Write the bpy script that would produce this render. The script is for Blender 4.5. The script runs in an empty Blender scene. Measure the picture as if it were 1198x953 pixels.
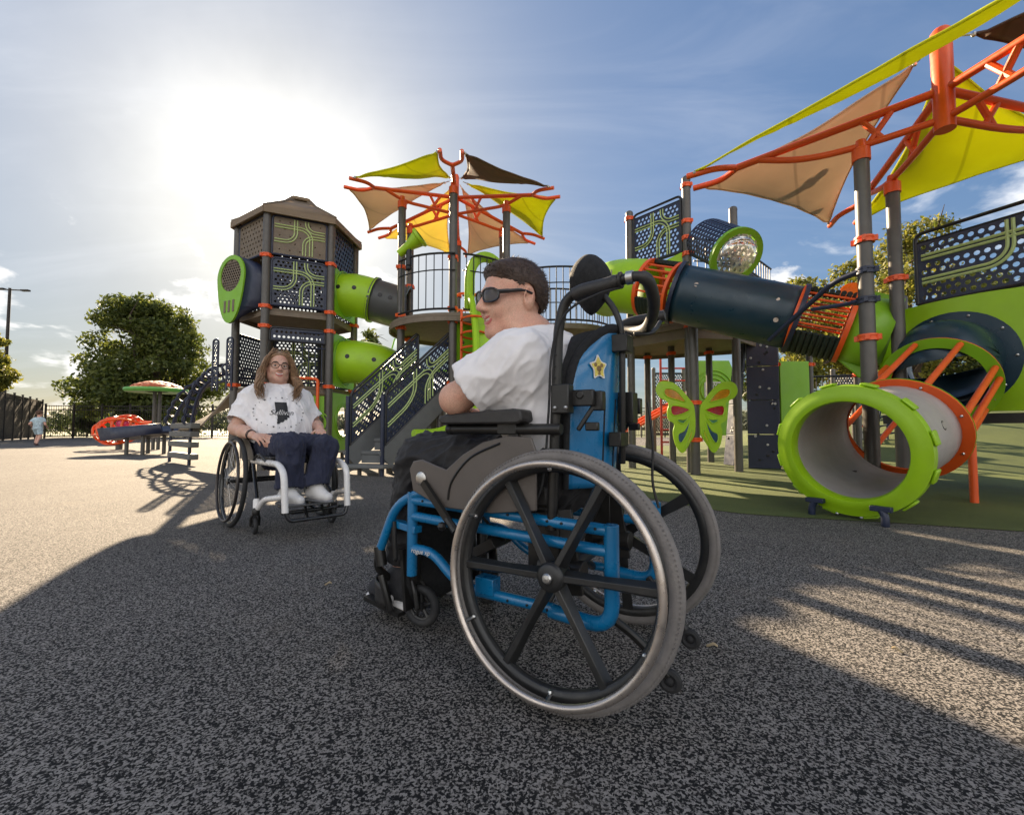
import bpy, math, random
import numpy as np
from mathutils import Vector, Matrix, noise
random.seed(7); np.random.seed(7)
SC = bpy.context.scene
COL = SC.collection
PI = math.pi
R = math.radians
def V(*a): return Vector(a if len(a) > 1 else a[0])

# ---------------------------------------------------------------- camera model (used to set out the place)
FPX, CAMH, PITCH = 525.0, 0.66, math.atan((501-476.5)/525.0)
def ray(px, py):
    u = (px-599)/FPX; w = -(py-476.5)/FPX
    c, s = math.cos(PITCH), math.sin(PITCH)
    return Vector((u, c-w*s, s+w*c))
def U(px, py, Y):
    d = ray(px, py); return d*(Y/d.y) + Vector((0, 0, CAMH))
def G(px, py, z=0):
    d = ray(px, py); return d*((z-CAMH)/d.z) + Vector((0, 0, CAMH))

# ---------------------------------------------------------------- materials
def nodes(m):
    m.use_nodes = True
    nt = m.node_tree
    for n in list(nt.nodes): nt.nodes.remove(n)
    return nt
def N(nt, typ, **kw):
    n = nt.nodes.new(typ)
    for k, v in kw.items():
        if k.startswith('i_'):
            key = k[2:]
            n.inputs[int(key) if key.isdigit() else key.replace('_', ' ')].default_value = v
        else: setattr(n, k, v)
    return n
def c4(c): return (c[0], c[1], c[2], 1.0)
MATS = {}
def mat(name, col, rough=.5, metal=0., var=.12, scale=8., bump=.0, bscale=120., spec=.5, coat=0., trans=0., dirt=0., sheen=0., sss=0.):
    """principled paint/plastic/cloth with uneven colour, gloss and grain"""
    if name in MATS: return MATS[name]
    m = bpy.data.materials.new(name); nt = nodes(m)
    out = N(nt, 'ShaderNodeOutputMaterial'); b = N(nt, 'ShaderNodeBsdfPrincipled')
    tc = N(nt, 'ShaderNodeTexCoord')
    nz = N(nt, 'ShaderNodeTexNoise', i_Scale=scale, i_Detail=6., i_Roughness=.62)
    nt.links.new(tc.outputs['Object'], nz.inputs['Vector'])
    rp = N(nt, 'ShaderNodeMapRange', i_1=.28, i_2=.72, i_3=1-var, i_4=1+var)
    nt.links.new(nz.outputs[0], rp.inputs[0])
    mx = N(nt, 'ShaderNodeMix', data_type='RGBA', blend_type='MULTIPLY'); mx.inputs[0].default_value = 1.
    mx.inputs[6].default_value = c4(col); nt.links.new(rp.outputs[0], mx.inputs[7])
    last = mx.outputs[2]
    if dirt > 0:
        n2 = N(nt, 'ShaderNodeTexNoise', i_Scale=scale*.45, i_Detail=8., i_Roughness=.7)
        nt.links.new(tc.outputs['Object'], n2.inputs['Vector'])
        r2 = N(nt, 'ShaderNodeMapRange', i_1=.52, i_2=.75, i_3=0., i_4=dirt)
        nt.links.new(n2.outputs[0], r2.inputs[0])
        m2 = N(nt, 'ShaderNodeMix', data_type='RGBA'); m2.inputs[7].default_value = (.22, .19, .15, 1)
        nt.links.new(r2.outputs[0], m2.inputs[0]); nt.links.new(last, m2.inputs[6]); last = m2.outputs[2]
    nt.links.new(last, b.inputs['Base Color'])
    r3 = N(nt, 'ShaderNodeMapRange', i_1=.3, i_2=.7, i_3=max(.02, rough-.08), i_4=min(1, rough+.1))
    n3 = N(nt, 'ShaderNodeTexNoise', i_Scale=scale*3.1, i_Detail=5.)
    nt.links.new(tc.outputs['Object'], n3.inputs['Vector']); nt.links.new(n3.outputs[0], r3.inputs[0])
    nt.links.new(r3.outputs[0], b.inputs['Roughness'])
    b.inputs['Metallic'].default_value = metal
    b.inputs['Specular IOR Level'].default_value = spec
    if coat: b.inputs['Coat Weight'].default_value = coat; b.inputs['Coat Roughness'].default_value = .15
    if sheen: b.inputs['Sheen Weight'].default_value = sheen
    if sss:
        b.inputs['Subsurface Weight'].default_value = sss
        b.inputs['Subsurface Radius'].default_value = (1., .35, .2); b.inputs['Subsurface Scale'].default_value = .012
    if bump:
        n4 = N(nt, 'ShaderNodeTexNoise', i_Scale=bscale, i_Detail=4.)
        nt.links.new(tc.outputs['Object'], n4.inputs['Vector'])
        bp = N(nt, 'ShaderNodeBump', i_Strength=bump, i_Distance=.004)
        nt.links.new(n4.outputs[0], bp.inputs['Height']); nt.links.new(bp.outputs[0], b.inputs['Normal'])
    sh = b.outputs[0]
    if trans:
        t = N(nt, 'ShaderNodeBsdfTranslucent'); nt.links.new(last, t.inputs['Color'])
        ms = N(nt, 'ShaderNodeMixShader', i_0=trans)
        nt.links.new(sh, ms.inputs[1]); nt.links.new(t.outputs[0], ms.inputs[2]); sh = ms.outputs[0]
    nt.links.new(sh, out.inputs['Surface'])
    MATS[name] = m
    return m

LIME = mat('lime_plastic', (.29, .5, .006), .42, var=.1, scale=3, bump=.06, bscale=300, dirt=.2)
LIMED = mat('lime_panel', (.19, .42, .012), .45, var=.08, scale=2, bump=.04, bscale=400, dirt=.1)
OLIVE = mat('olive_track', (.4, .5, .2), .5, var=.1, scale=5)
NAVY = mat('navy_plastic', (.012, .018, .045), .42, var=.15, scale=4, bump=.05, bscale=300, dirt=.06)
BLUEG = mat('petrol_plastic', (.009, .032, .052), .34, var=.15, scale=3, bump=.04, bscale=260, dirt=.08)
ORANGE = mat('orange_powdercoat', (.72, .095, .012), .38, var=.1, scale=6, bump=.03, bscale=400, dirt=.08)
POST = mat('bronze_grey_post', (.085, .078, .07), .42, metal=.2, var=.14, scale=5, dirt=.15)
BLACKM = mat('black_metal', (.014, .014, .016), .4, metal=.2, var=.2, scale=9)
DECK = mat('brown_deck', (.16, .125, .09), .7, var=.15, scale=6, bump=.15, bscale=90, dirt=.2)
GREYD = mat('grey_step_coat', (.12, .125, .125), .6, var=.12, scale=6, bump=.1, bscale=200, dirt=.2)
TUBEGREY = mat('warm_grey_plastic', (.36, .33, .31), .42, var=.1, scale=4, dirt=.25)
TAN = mat('tan_shade_cloth', (.56, .46, .36), .8, var=.06, scale=2, bump=.15, bscale=160, trans=.4)
LIMEC = mat('lime_shade_cloth', (.62, .64, .025), .8, var=.06, scale=2, bump=.15, bscale=160, trans=.5)
YELC = mat('yellow_shade_cloth', (.75, .66, .24), .8, var=.06, scale=2, bump=.15, bscale=160, trans=.5)
BROWNC = mat('brown_shade_cloth', (.17, .115, .085), .8, var=.06, scale=2, bump=.15, bscale=160, trans=.35)
ROOFT = mat('roof_panel_tan', (.22, .16, .1), .6, var=.12, scale=3, dirt=.15, trans=.15)
STEEL = mat('bare_steel', (.55, .54, .52), .32, metal=1., var=.1, scale=12)

def seams(m):
    """sewn panel seams and a slightly uneven knit for the shade cloths"""
    nt = m.node_tree; tc = [n for n in nt.nodes if n.type == 'TEX_COORD'][0]; mp = N(nt, 'ShaderNodeMapping'); mp.inputs['Rotation'].default_value = (0, 0, .6); nt.links.new(tc.outputs['Object'], mp.inputs[0])
    w = N(nt, 'ShaderNodeTexWave', wave_type='BANDS', bands_direction='X', i_Scale=.42, i_Distortion=.15); nt.links.new(mp.outputs[0], w.inputs['Vector'])
    r = N(nt, 'ShaderNodeMapRange', i_1=.993, i_2=.9995, i_3=1., i_4=.84); nt.links.new(w.outputs[1], r.inputs[0])
    for l in list(nt.links):
        if l.from_node.type == 'MIX' and l.to_node.type in ('BSDF_PRINCIPLED', 'BSDF_TRANSLUCENT') and l.to_socket.name in ('Base Color', 'Color'):
            mx = N(nt, 'ShaderNodeMix', data_type='RGBA', blend_type='MULTIPLY'); mx.inputs[0].default_value = 1.; s, t = l.from_socket, l.to_socket; nt.links.new(s, mx.inputs[6]); nt.links.new(r.outputs[0], mx.inputs[7]); nt.links.new(mx.outputs[2], t)
for m_ in (TAN, LIMEC, YELC, BROWNC): seams(m_)
# ---------------------------------------------------------------- mesh builder
def frame_of(d):
    d = Vector(d).normalized()
    a = Vector((0, 0, 1)) if abs(d.z) < .9 else Vector((1, 0, 0))
    u = a.cross(d).normalized(); v = d.cross(u)
    return u, v
def cr(pts, k=6, closed=False):
    """catmull-rom through points"""
    P = [Vector(p) for p in pts]; n = len(P); out = []
    rng = range(n) if closed else range(n-1)
    for i in rng:
        if closed: p0, p1, p2, p3 = P[i-1], P[i], P[(i+1) % n], P[(i+2) % n]
        else: p0, p1, p2, p3 = P[max(i-1, 0)], P[i], P[i+1], P[min(i+2, n-1)]
        for j in range(k):
            t = j/k
            out.append(.5*((2*p1)+(p2-p0)*t+(2*p0-5*p1+4*p2-p3)*t*t+(3*p1-p0-3*p2+p3)*t**3))
    if not closed: out.append(P[-1])
    return out
def bend(pts, r, k=5):
    """polyline with rounded corners"""
    P = [Vector(p) for p in pts]; out = [P[0]]
    for i in range(1, len(P)-1):
        a, b, c = P[i-1], P[i], P[i+1]
        l = min(r, (b-a).length*.48, (c-b).length*.48)
        s = b+(a-b).normalized()*l; e = b+(c-b).normalized()*l
        for j in range(k+1):
            t = j/k; out.append(s*(1-t)**2+b*2*t*(1-t)+e*t*t)
    out.append(P[-1]); return out
class MB:
    def __init__(s): s.v = []; s.f = []; s.m = []
    def add(s, vs, fs, m=0):
        o = len(s.v); s.v += [tuple(v) for v in vs]
        for f in fs: s.f.append(tuple(i+o for i in f)); s.m.append(m)
        return s
    def box(s, c, size, M=None, m=0):
        x, y, z = [a/2 for a in size]
        vs = [Vector(p) for p in ((-x,-y,-z),(x,-y,-z),(x,y,-z),(-x,y,-z),(-x,-y,z),(x,-y,z),(x,y,z),(-x,y,z))]
        if M is not None: vs = [M @ v for v in vs]
        vs = [v+Vector(c) for v in vs]
        return s.add(vs, [(0,3,2,1),(4,5,6,7),(0,1,5,4),(1,2,6,5),(2,3,7,6),(3,0,4,7)], m)
    def beam(s, a, b, w, h, m=0, up=(0,0,1)):
        """bar of section w x h from a to b, h along up"""
        a, b = Vector(a), Vector(b); d = (b-a); L = d.length; d.normalize()
        y = Vector(up).cross(d)
        if y.length < 1e-4: y = Vector((0, 1, 0))
        y.normalize(); z = d.cross(y)
        M = Matrix((d, y, z)).transposed()
        return s.box((a+b)/2, (L, w, h), M, m)
    def tube(s, pts, r, n=10, closed=False, caps=True, m=0, sq=1.):
        P = [Vector(p) for p in pts]; k = len(P)
        rs = r if isinstance(r, (list, tuple)) else [r]*k
        T = []
        for i in range(k):
            a = P[i-1] if (i > 0 or closed) else P[i]; b = P[(i+1) % k] if (i < k-1 or closed) else P[i]
            T.append((b-a).normalized())
        u, v = frame_of(T[0]); vs = []
        for i in range(k):
            if i:
                q = T[i-1].rotation_difference(T[i]); u = q @ u; v = q @ v
            for j in range(n):
                a = 2*PI*j/n; vs.append(P[i]+(u*math.cos(a)+v*math.sin(a)*sq)*rs[i])
        fs = []
        for i in range(k if closed else k-1):
            for j in range(n):
                i2 = (i+1) % k; j2 = (j+1) % n
                fs.append((i*n+j, i*n+j2, i2*n+j2, i2*n+j))
        if caps and not closed:
            fs.append(tuple(range(n-1, -1, -1))); fs.append(tuple((k-1)*n+j for j in range(n)))
        return s.add(vs, fs, m)
    def lathe(s, prof, M=None, n=24, m=0, a0=0, a1=2*PI):
        """profile [(r, z)] about local z"""
        full = abs(a1-a0-2*PI) < 1e-6; k = n if full else n+1; vs = []
        for r, z in prof:
            for j in range(k):
                a = a0+(a1-a0)*j/n; p = Vector((r*math.cos(a), r*math.sin(a), z))
                vs.append(M @ p if M is not None else p)
        fs = []
        for i in range(len(prof)-1):
            for j in range(n):
                j2 = (j+1) % k; fs.append((i*k+j, i*k+j2, (i+1)*k+j2, (i+1)*k+j))
        return s.add(vs, fs, m)
    def prism(s, poly, M, h, m=0):
        """poly in local xy, extruded 0..h along local z"""
        n = len(poly); vs = [M @ Vector((p[0], p[1], 0)) for p in poly]+[M @ Vector((p[0], p[1], h)) for p in poly]
        fs = [tuple(range(n-1, -1, -1)), tuple(range(n, 2*n))]+[(i, (i+1) % n, n+(i+1) % n, n+i) for i in range(n)]
        return s.add(vs, fs, m)
    def plate(s, outer, inner, M, h, m=0):
        """flat ring between two loops of the same length, thickness h"""
        n = len(outer); vs = []
        for z in (0, h):
            for lp in (outer, inner): vs += [M @ Vector((p[0], p[1], z)) for p in lp]
        fs = []
        for i in range(n):
            j = (i+1) % n
            fs += [(i, n+i, n+j, j), (2*n+i, 2*n+j, 3*n+j, 3*n+i), (i, j, 2*n+j, 2*n+i), (n+i, 3*n+i, 3*n+j, n+j)]
        return s.add(vs, fs, m)
    def ball(s, c, r, n=12, m=0, M=None):
        k = n//2; rr = r if isinstance(r, (tuple, list)) else (r, r, r); vs = []; fs = []
        for i in range(k+1):
            t = PI*i/k
            for j in range(n):
                a = 2*PI*j/n; p = Vector((rr[0]*math.sin(t)*math.cos(a), rr[1]*math.sin(t)*math.sin(a), rr[2]*math.cos(t)))
                if M is not None: p = M @ p
                vs.append(p+Vector(c))
        for i in range(k):
            for j in range(n): fs.append((i*n+j, (i+1)*n+j, (i+1)*n+(j+1) % n, i*n+(j+1) % n))
        return s.add(vs, fs, m)
    def grid(s, fn, nu, nv, m=0, closed_u=False):
        vs = [fn(i/nu, j/nv) for j in range(nv+1) for i in range(nu+1)]
        fs = [(j*(nu+1)+i, j*(nu+1)+i+1, (j+1)*(nu+1)+i+1, (j+1)*(nu+1)+i) for j in range(nv) for i in range(nu)]
        return s.add(vs, fs, m)
    def build(s, name, mats, parent=None, loc=None, rot=None, angle=38, bevel=0., solid=0., fix=True):
        me = bpy.data.meshes.new(name); me.from_pydata(s.v, [], s.f); me.validate()
        for mm in (mats if isinstance(mats, (list, tuple)) else [mats]): me.materials.append(mm)
        if len(me.polygons) == len(s.m): me.polygons.foreach_set('material_index', s.m)
        if fix:
            import bmesh
            bm = bmesh.new(); bm.from_mesh(me); bmesh.ops.remove_doubles(bm, verts=bm.verts, dist=1e-5)
            bmesh.ops.recalc_face_normals(bm, faces=bm.faces); bm.to_mesh(me); bm.free()
        me.polygons.foreach_set('use_smooth', [True]*len(me.polygons))
        me.set_sharp_from_angle(angle=R(angle))
        o = bpy.data.objects.new(name, me); COL.objects.link(o)
        if parent is not None: o.parent = parent
        if loc is not None: o.location = loc
        if rot is not None: o.rotation_euler = rot
        if solid:
            md = o.modifiers.new('thickness', 'SOLIDIFY'); md.thickness = solid; md.offset = 0
        if bevel:
            md = o.modifiers.new('bevel', 'BEVEL'); md.width = bevel; md.segments = 2; md.limit_method = 'ANGLE'; md.angle_limit = R(35)
        return o
def tag(o, label=None, cat=None, group=None, kind=None):
    if label: o['label'] = label
    if cat: o['category'] = cat
    if group: o['group'] = group
    if kind: o['kind'] = kind
    return o
def thing(name, label, cat, loc=(0,0,0), rz=0., group=None):
    o = bpy.data.objects.new(name, None); COL.objects.link(o); o.empty_display_size = .2
    o.location = loc; o.rotation_euler = (0, 0, rz)
    return tag(o, label, cat, group)
class Rel:
    """parent proxy: parts are written in world coordinates of the scene and stored relative to an Empty's location"""
def rel(root, pts): return [Vector(p)-root.location for p in pts]
def copy_tree(o, parent=None):
    c = o.copy(); COL.objects.link(c); c.parent = parent
    for ch in list(o.children): copy_tree(ch, c)
    return c
def align(z, x=None, loc=(0,0,0)):
    """4x4 whose local z points along z"""
    z = Vector(z).normalized()
    if x is None: u, v = frame_of(z)
    else:
        u = Vector(x); u = (u-z*u.dot(z)).normalized(); v = z.cross(u)
    M = Matrix((u, v, z)).transposed().to_4x4(); M.translation = Vector(loc); return M

# ---------------------------------------------------------------- perforated panels
def perforated(mb, fn, W, H, cell=.062, hole=.021, t=.012, mask=None, m=0, edge=.03, ns=8):
    """sheet of width W, height H with staggered round holes; fn(u, v, w) -> point, w along the normal"""
    ny = max(1, int((H-2*edge)/(cell*.87))); nx = max(1, int((W-2*edge)/cell))
    cx = (W-2*edge)/nx; cy = (H-2*edge)/ny
    sq = [(1,0),(1,1),(0,1),(-1,1),(-1,0),(-1,-1),(0,-1),(1,-1)]
    def quad(a, b, c, d): mb.add([a, b, c, d], [(0,1,2,3)], m)
    for j in range(ny):
        off = cx/2 if j % 2 else 0
        y0 = edge+j*cy
        n_ = nx-(1 if j % 2 else 0)
        if j % 2:
            for (xa, xb) in ((edge, edge+off), (W-edge-off, W-edge)):
                for w in (-t/2, t/2): quad(fn(xa,y0,w), fn(xb,y0,w), fn(xb,y0+cy,w), fn(xa,y0+cy,w))
        for i in range(n_):
            x0 = edge+off+i*cx; u, v = x0+cx/2, y0+cy/2
            if mask and not mask(u, v):
                for w in (-t/2, t/2): quad(fn(x0,y0,w), fn(x0+cx,y0,w), fn(x0+cx,y0+cy,w), fn(x0,y0+cy,w))
                continue
            vs = []
            for w in (-t/2, t/2):
                vs += [fn(u+a*cx/2, v+b*cy/2, w) for a, b in sq]
                vs += [fn(u+hole*math.cos(k*PI/4), v+hole*math.sin(k*PI/4), w) for k in range(8)]
            fs = []
            for k in range(8):
                k2 = (k+1) % 8
                fs += [(k, k2, 8+k2, 8+k), (16+k, 24+k, 24+k2, 16+k2), (8+k, 8+k2, 24+k2, 24+k)]
            mb.add(vs, fs, m)
    for (xa, xb, ya, yb) in ((0, W, 0, edge), (0, W, H-edge, H), (0, edge, edge, H-edge), (W-edge, W, edge, H-edge)):
        k = max(1, int((xb-xa)/.08))
        for q in range(k):
            a = xa+(xb-xa)*q/k; b = xa+(xb-xa)*(q+1)/k
            for w in (-t/2, t/2): quad(fn(a,ya,w), fn(b,ya,w), fn(b,yb,w), fn(a,yb,w))
    for q in range(8):
        a, b = W*q/8, W*(q+1)/8
        quad(fn(a,0,-t/2), fn(b,0,-t/2), fn(b,0,t/2), fn(a,0,t/2)); quad(fn(a,H,-t/2), fn(b,H,-t/2), fn(b,H,t/2), fn(a,H,t/2))
    for a in (0, W): quad(fn(a,0,-t/2), fn(a,H,-t/2), fn(a,H,t/2), fn(a,0,t/2))
def near_lines(lines, d):
    segs = [(Vector(l[i]), Vector(l[i+1])) for l in lines for i in range(len(l)-1)]
    def f(u, v):
        p = Vector((u, v))
        for a, b in segs:
            ab = b-a; t = max(0, min(1, (p-a).dot(ab)/max(1e-9, ab.dot(ab))))
            if (a+ab*t-p).length < d: return False
        return True
    return f
def arcs(W, H, seed=0):
    """winding road-like tracks for a panel"""
    rn = random.Random(seed); L = []
    def arc(cx, cy, r, a0, a1): return [(cx+r*math.cos(R(a0+(a1-a0)*i/8)), cy+r*math.sin(R(a0+(a1-a0)*i/8))) for i in range(9)]
    def cl(l): return [(min(max(x, .03), W-.03), min(max(y, .03), H-.03)) for x, y in l]
    r = min(W, H)*.26; w, h = W, H
    L.append(cl([(w*.42, h*.98), (w*.42, h*.62)]+arc(w*.42-r, h*.62, r, 0, -90)+[(w*.03, h*.62-r)]))
    L.append(cl([(w*.03, h*.74), (w*.5, h*.74)]+arc(w*.5, h*.74-r, r, 90, 0)+[(w*.5+r, h*.03)]))
    L.append(cl([(w*.97, h*.55), (w*.76, h*.55)]+arc(w*.76, h*.55-r*.9, r*.9, 90, 180)+[(w*.76-r*.9, h*.02)]))
    L.append(cl([(w*.62, h*.98), (w*.62, h*.9)]+arc(w*.62+r*.8, h*.9, r*.8, 180, 270)+[(w*.97, h*.9-r*.8)]))
    return L
def track_panel(name, A, B, z0, z1, parent, mats=(NAVY, OLIVE, BLACKM), shear=0., cell=.062, hole=.021, seed=0, rail=True, side=-1, top_gap=.0, tracks=True, label=None, z0b=None, tw=.016):
    """perforated panel between two ground points A and B (xy); shear lifts the B end; -> mesh with frame and track sub-parts"""
    A = Vector((A[0], A[1], 0)); B = Vector((B[0], B[1], 0)); d = B-A; W = d.length; d.normalize()
    nrm = Vector((d.y, -d.x, 0)); H = z1-z0
    base = parent.location if parent.type == 'EMPTY' else Vector((0,0,0))
    def fn(u, v, w=0): return A+d*u+nrm*w+Vector((0, 0, z0+v+shear*u/W))-base
    L = arcs(W, H, seed) if tracks else []
    mb = MB(); perforated(mb, fn, W, H, cell, hole, mask=near_lines(L, .03) if tracks else None)
    p = mb.build(name, [mats[0]], parent, fix=False)
    if rail:
        fr = MB(); e = .0
        loop = [fn(0, 0), fn(W, 0), fn(W, H+top_gap), fn(0, H+top_gap)]
        q = bend([loop[0], loop[3], loop[2], loop[1]], .08)
        fr.tube(q, .019, 8); fr.tube([loop[0], loop[1]], .019, 8)
        if top_gap: fr.tube([fn(0, H), fn(W, H)], .012, 6)
        fr.build('panel_frame', mats[2], p)
    if tracks:
        tr = MB()
        for l in L:
            for o in (-.022, .022):
                pts = [Vector((a, b, 0)) for a, b in l]; q = []
                for i, a in enumerate(pts):
                    t = (pts[min(i+1, len(pts)-1)]-pts[max(i-1, 0)]).normalized(); q.append(a+Vector((-t.y, t.x, 0))*o)
                tr.tube([fn(a.x, a.y, side*.012) for a in q], tw*.62, 6)
        tr.build('track', mats[1], p)
    return p
def post(parent, xy, z1, clamps=(), r=.062, z0=0., cap=True, capm=None):
    base = parent.location
    x, y = xy[0]-base.x, xy[1]-base.y; zb = base.z
    mb = MB(); prof = [(r, z0-zb), (r, z1-zb-r*.9)]
    if cap: prof += [(r*1.04, z1-zb-r*.9), (r*1.04, z1-zb-r*.5), (r*.92, z1-zb-r*.15), (r*.6, z1-zb+r*.12), (.001, z1-zb+r*.2)]
    else: prof += [(.001, z1-zb-r*.9)]
    mb.lathe(prof, Matrix.Translation((x, y, 0)), 20)
    p = mb.build('post', POST, parent)
    for z in clamps: clamp(p, (x, y), z-zb, r)
    return p
def clamp(p, xy, z, r, m=None):
    mb = MB(); T = Matrix.Translation((xy[0], xy[1], z))
    mb.lathe([(r*1.02,-.03),(r*1.22,-.03),(r*1.22,-.012),(r*1.12,-.006),(r*1.12,.006),(r*1.22,.012),(r*1.22,.03),(r*1.02,.03)], T, 20)
    for a in (.9, 2.2, 4.0, 5.4): mb.box((xy[0]+math.cos(a)*r*1.3, xy[1]+math.sin(a)*r*1.3, z), (.035, .03, .05), Matrix.Rotation(a, 3, 'Z'))
    return mb.build('clamp', m or ORANGE, p)
def bar_rail(name, pts, z0, z1, parent, m=None, step=.105, r=.0085, rr=.018, mid=True):
    """railing of upright bars along a polyline of xy points"""
    base = parent.location if parent.type == 'EMPTY' else Vector((0,0,0)); m = m or BLACKM
    P = [Vector((p[0], p[1], 0))-Vector((base.x, base.y, 0)) for p in pts]; mb = MB(); z0 -= base.z; z1 -= base.z
    for z in (z0, z1)+((z0*.3+z1*.7,) if mid else ()): mb.tube([p+Vector((0,0,z)) for p in P], rr if z != z0*.3+z1*.7 else rr*.6, 8)
    for a, b in zip(P[:-1], P[1:]):
        L = (b-a).length; n = max(1, int(L/step))
        for i in range(n):
            q = a+(b-a)*((i+.5)/n); mb.tube([q+Vector((0,0,z0)), q+Vector((0,0,z1))], r, 6, caps=False)
    return mb.build(name, m, parent)
# ---------------------------------------------------------------- camera, sun, sky
cam = bpy.data.cameras.new('camera'); co = bpy.data.objects.new('camera', cam); COL.objects.link(co)
cam.sensor_width = 36.; cam.lens = 36*FPX/1198; cam.clip_end = 4000; cam.clip_start = .02
co.location = (0, 0, CAMH); co.rotation_euler = (R(90)+PITCH, 0, 0)
SC.camera = co
SD = ray(325, 229).normalized()                     # towards the sun: just over the eaves of the tower
sun = bpy.data.lights.new('sun', 'SUN'); so = bpy.data.objects.new('sun', sun); COL.objects.link(so)
sun.energy = 5.; sun.angle = R(.53); sun.color = (1., .79, .54)
so.rotation_euler = SD.to_track_quat('Z', 'Y').to_euler(); so.location = (-20, 40, 30)
w = bpy.data.worlds.new('World'); SC.world = w; w.use_nodes = True
nt = w.node_tree
for n in list(nt.nodes): nt.nodes.remove(n)
L = nt.links.new
out = N(nt, 'ShaderNodeOutputWorld'); bg = N(nt, 'ShaderNodeBackground', i_Strength=.065)
sky = N(nt, 'ShaderNodeTexSky', sky_type='NISHITA', sun_disc=False)
sky.sun_elevation = math.asin(SD.z); sky.sun_rotation = math.atan2(SD.x, SD.y)
sky.air_density = 1.0; sky.dust_density = 1.6; sky.ozone_density = 1.4; sky.altitude = 200
tc = N(nt, 'ShaderNodeTexCoord')
def vm(op, a, b=None, **k):
    n = N(nt, 'ShaderNodeVectorMath', operation=op)
    for i, x in enumerate((a, b)):
        if x is None: continue
        if isinstance(x, (tuple, Vector)): n.inputs[i].default_value = tuple(x)
        else: L(x, n.inputs[i])
    return n
def mt(op, a, b=0., c=0., clamp=False):
    n = N(nt, 'ShaderNodeMath', operation=op, use_clamp=clamp)
    for i, x in enumerate((a, b, c)):
        if isinstance(x, (int, float)): n.inputs[i].default_value = x
        else: L(x, n.inputs[i])
    return n.outputs[0]
D = tc.outputs['Generated']
dotn = vm('DOT_PRODUCT', D, SD).outputs['Value']
sep = N(nt, 'ShaderNodeSeparateXYZ'); L(D, sep.inputs[0])
zc = mt('MAXIMUM', sep.outputs[2], 0.02)
inv = mt('DIVIDE', 1., mt('ADD', zc, .18))
pv = vm('SCALE', D); L(inv, pv.inputs[3])
flat = vm('MULTIPLY', pv.outputs[0], (1., 1., .0))
n1 = N(nt, 'ShaderNodeTexNoise', i_Scale=1.55, i_Detail=7., i_Roughness=.55, i_Distortion=.3)
mp = vm('ADD', flat.outputs[0], (3.1, .35, 0)); L(mp.outputs[0], n1.inputs['Vector'])
# cumulus: heaps near the horizon ahead; extra, brighter ones added unseen behind the viewer as fill light
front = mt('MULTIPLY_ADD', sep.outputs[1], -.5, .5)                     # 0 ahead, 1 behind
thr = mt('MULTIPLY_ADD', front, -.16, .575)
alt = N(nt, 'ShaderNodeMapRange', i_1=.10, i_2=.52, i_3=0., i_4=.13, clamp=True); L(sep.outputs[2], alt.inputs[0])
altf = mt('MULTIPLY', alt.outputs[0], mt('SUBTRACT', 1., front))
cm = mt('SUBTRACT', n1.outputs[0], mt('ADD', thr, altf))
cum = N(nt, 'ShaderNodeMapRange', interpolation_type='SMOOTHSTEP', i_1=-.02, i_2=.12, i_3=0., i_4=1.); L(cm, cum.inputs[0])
# thin high cloud, streaked
n2 = N(nt, 'ShaderNodeTexNoise', i_Scale=1.3, i_Detail=6., i_Roughness=.6, i_Distortion=.8)
mp2 = N(nt, 'ShaderNodeMapping'); mp2.inputs['Rotation'].default_value = (0, 0, R(35)); mp2.inputs['Scale'].default_value = (.7, 2.6, 1)
L(flat.outputs[0], mp2.inputs[0]); L(mp2.outputs[0], n2.inputs['Vector'])
cir = N(nt, 'ShaderNodeMapRange', interpolation_type='SMOOTHSTEP', i_1=.42, i_2=.85, i_3=0., i_4=.2); L(n2.outputs[0], cir.inputs[0])
# light scattered round the sun by haze and thin cloud
dc = mt('MAXIMUM', dotn, 0.)
g1 = mt('MULTIPLY', mt('POWER', dc, 11.), .75)
g2 = mt('MULTIPLY', mt('POWER', dc, 60.), 2.3)
g3 = mt('MULTIPLY', mt('POWER', dc, 900.), 40.)
n5 = N(nt, 'ShaderNodeTexNoise', i_Scale=2.2, i_Detail=5., i_Roughness=.6); L(D, n5.inputs['Vector'])
gv = mt('MULTIPLY_ADD', n5.outputs[0], 2.0, .05)
gl = mt('ADD', mt('MULTIPLY', mt('ADD', g1, g2), gv), g3)
lum = vm('DOT_PRODUCT', sky.outputs[0], (.25, .5, .25)).outputs['Value']
skyb = vm('SCALE', sky.outputs[0]); L(mt('DIVIDE', 1., mt('MULTIPLY_ADD', lum, .34, 1.)), skyb.inputs[3])
skyb = vm('MULTIPLY', skyb.outputs[0], (.86, .98, 1.1))
ccol = vm('SCALE', (1.0, .97, .93)); L(mt('MULTIPLY_ADD', front, 5., 6.), ccol.inputs[3])  # added clouds behind the viewer are brightened to fill the shaded foreground
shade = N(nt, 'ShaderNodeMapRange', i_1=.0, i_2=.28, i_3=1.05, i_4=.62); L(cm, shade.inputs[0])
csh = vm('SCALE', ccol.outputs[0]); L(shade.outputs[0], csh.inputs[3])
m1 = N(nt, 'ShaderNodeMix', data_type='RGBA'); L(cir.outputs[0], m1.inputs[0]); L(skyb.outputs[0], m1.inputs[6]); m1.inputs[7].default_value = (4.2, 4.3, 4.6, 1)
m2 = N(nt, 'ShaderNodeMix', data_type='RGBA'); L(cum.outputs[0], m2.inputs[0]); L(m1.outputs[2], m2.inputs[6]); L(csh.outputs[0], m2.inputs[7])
gcol = vm('SCALE', (1., .95, .86)); L(gl, gcol.inputs[3])
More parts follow.
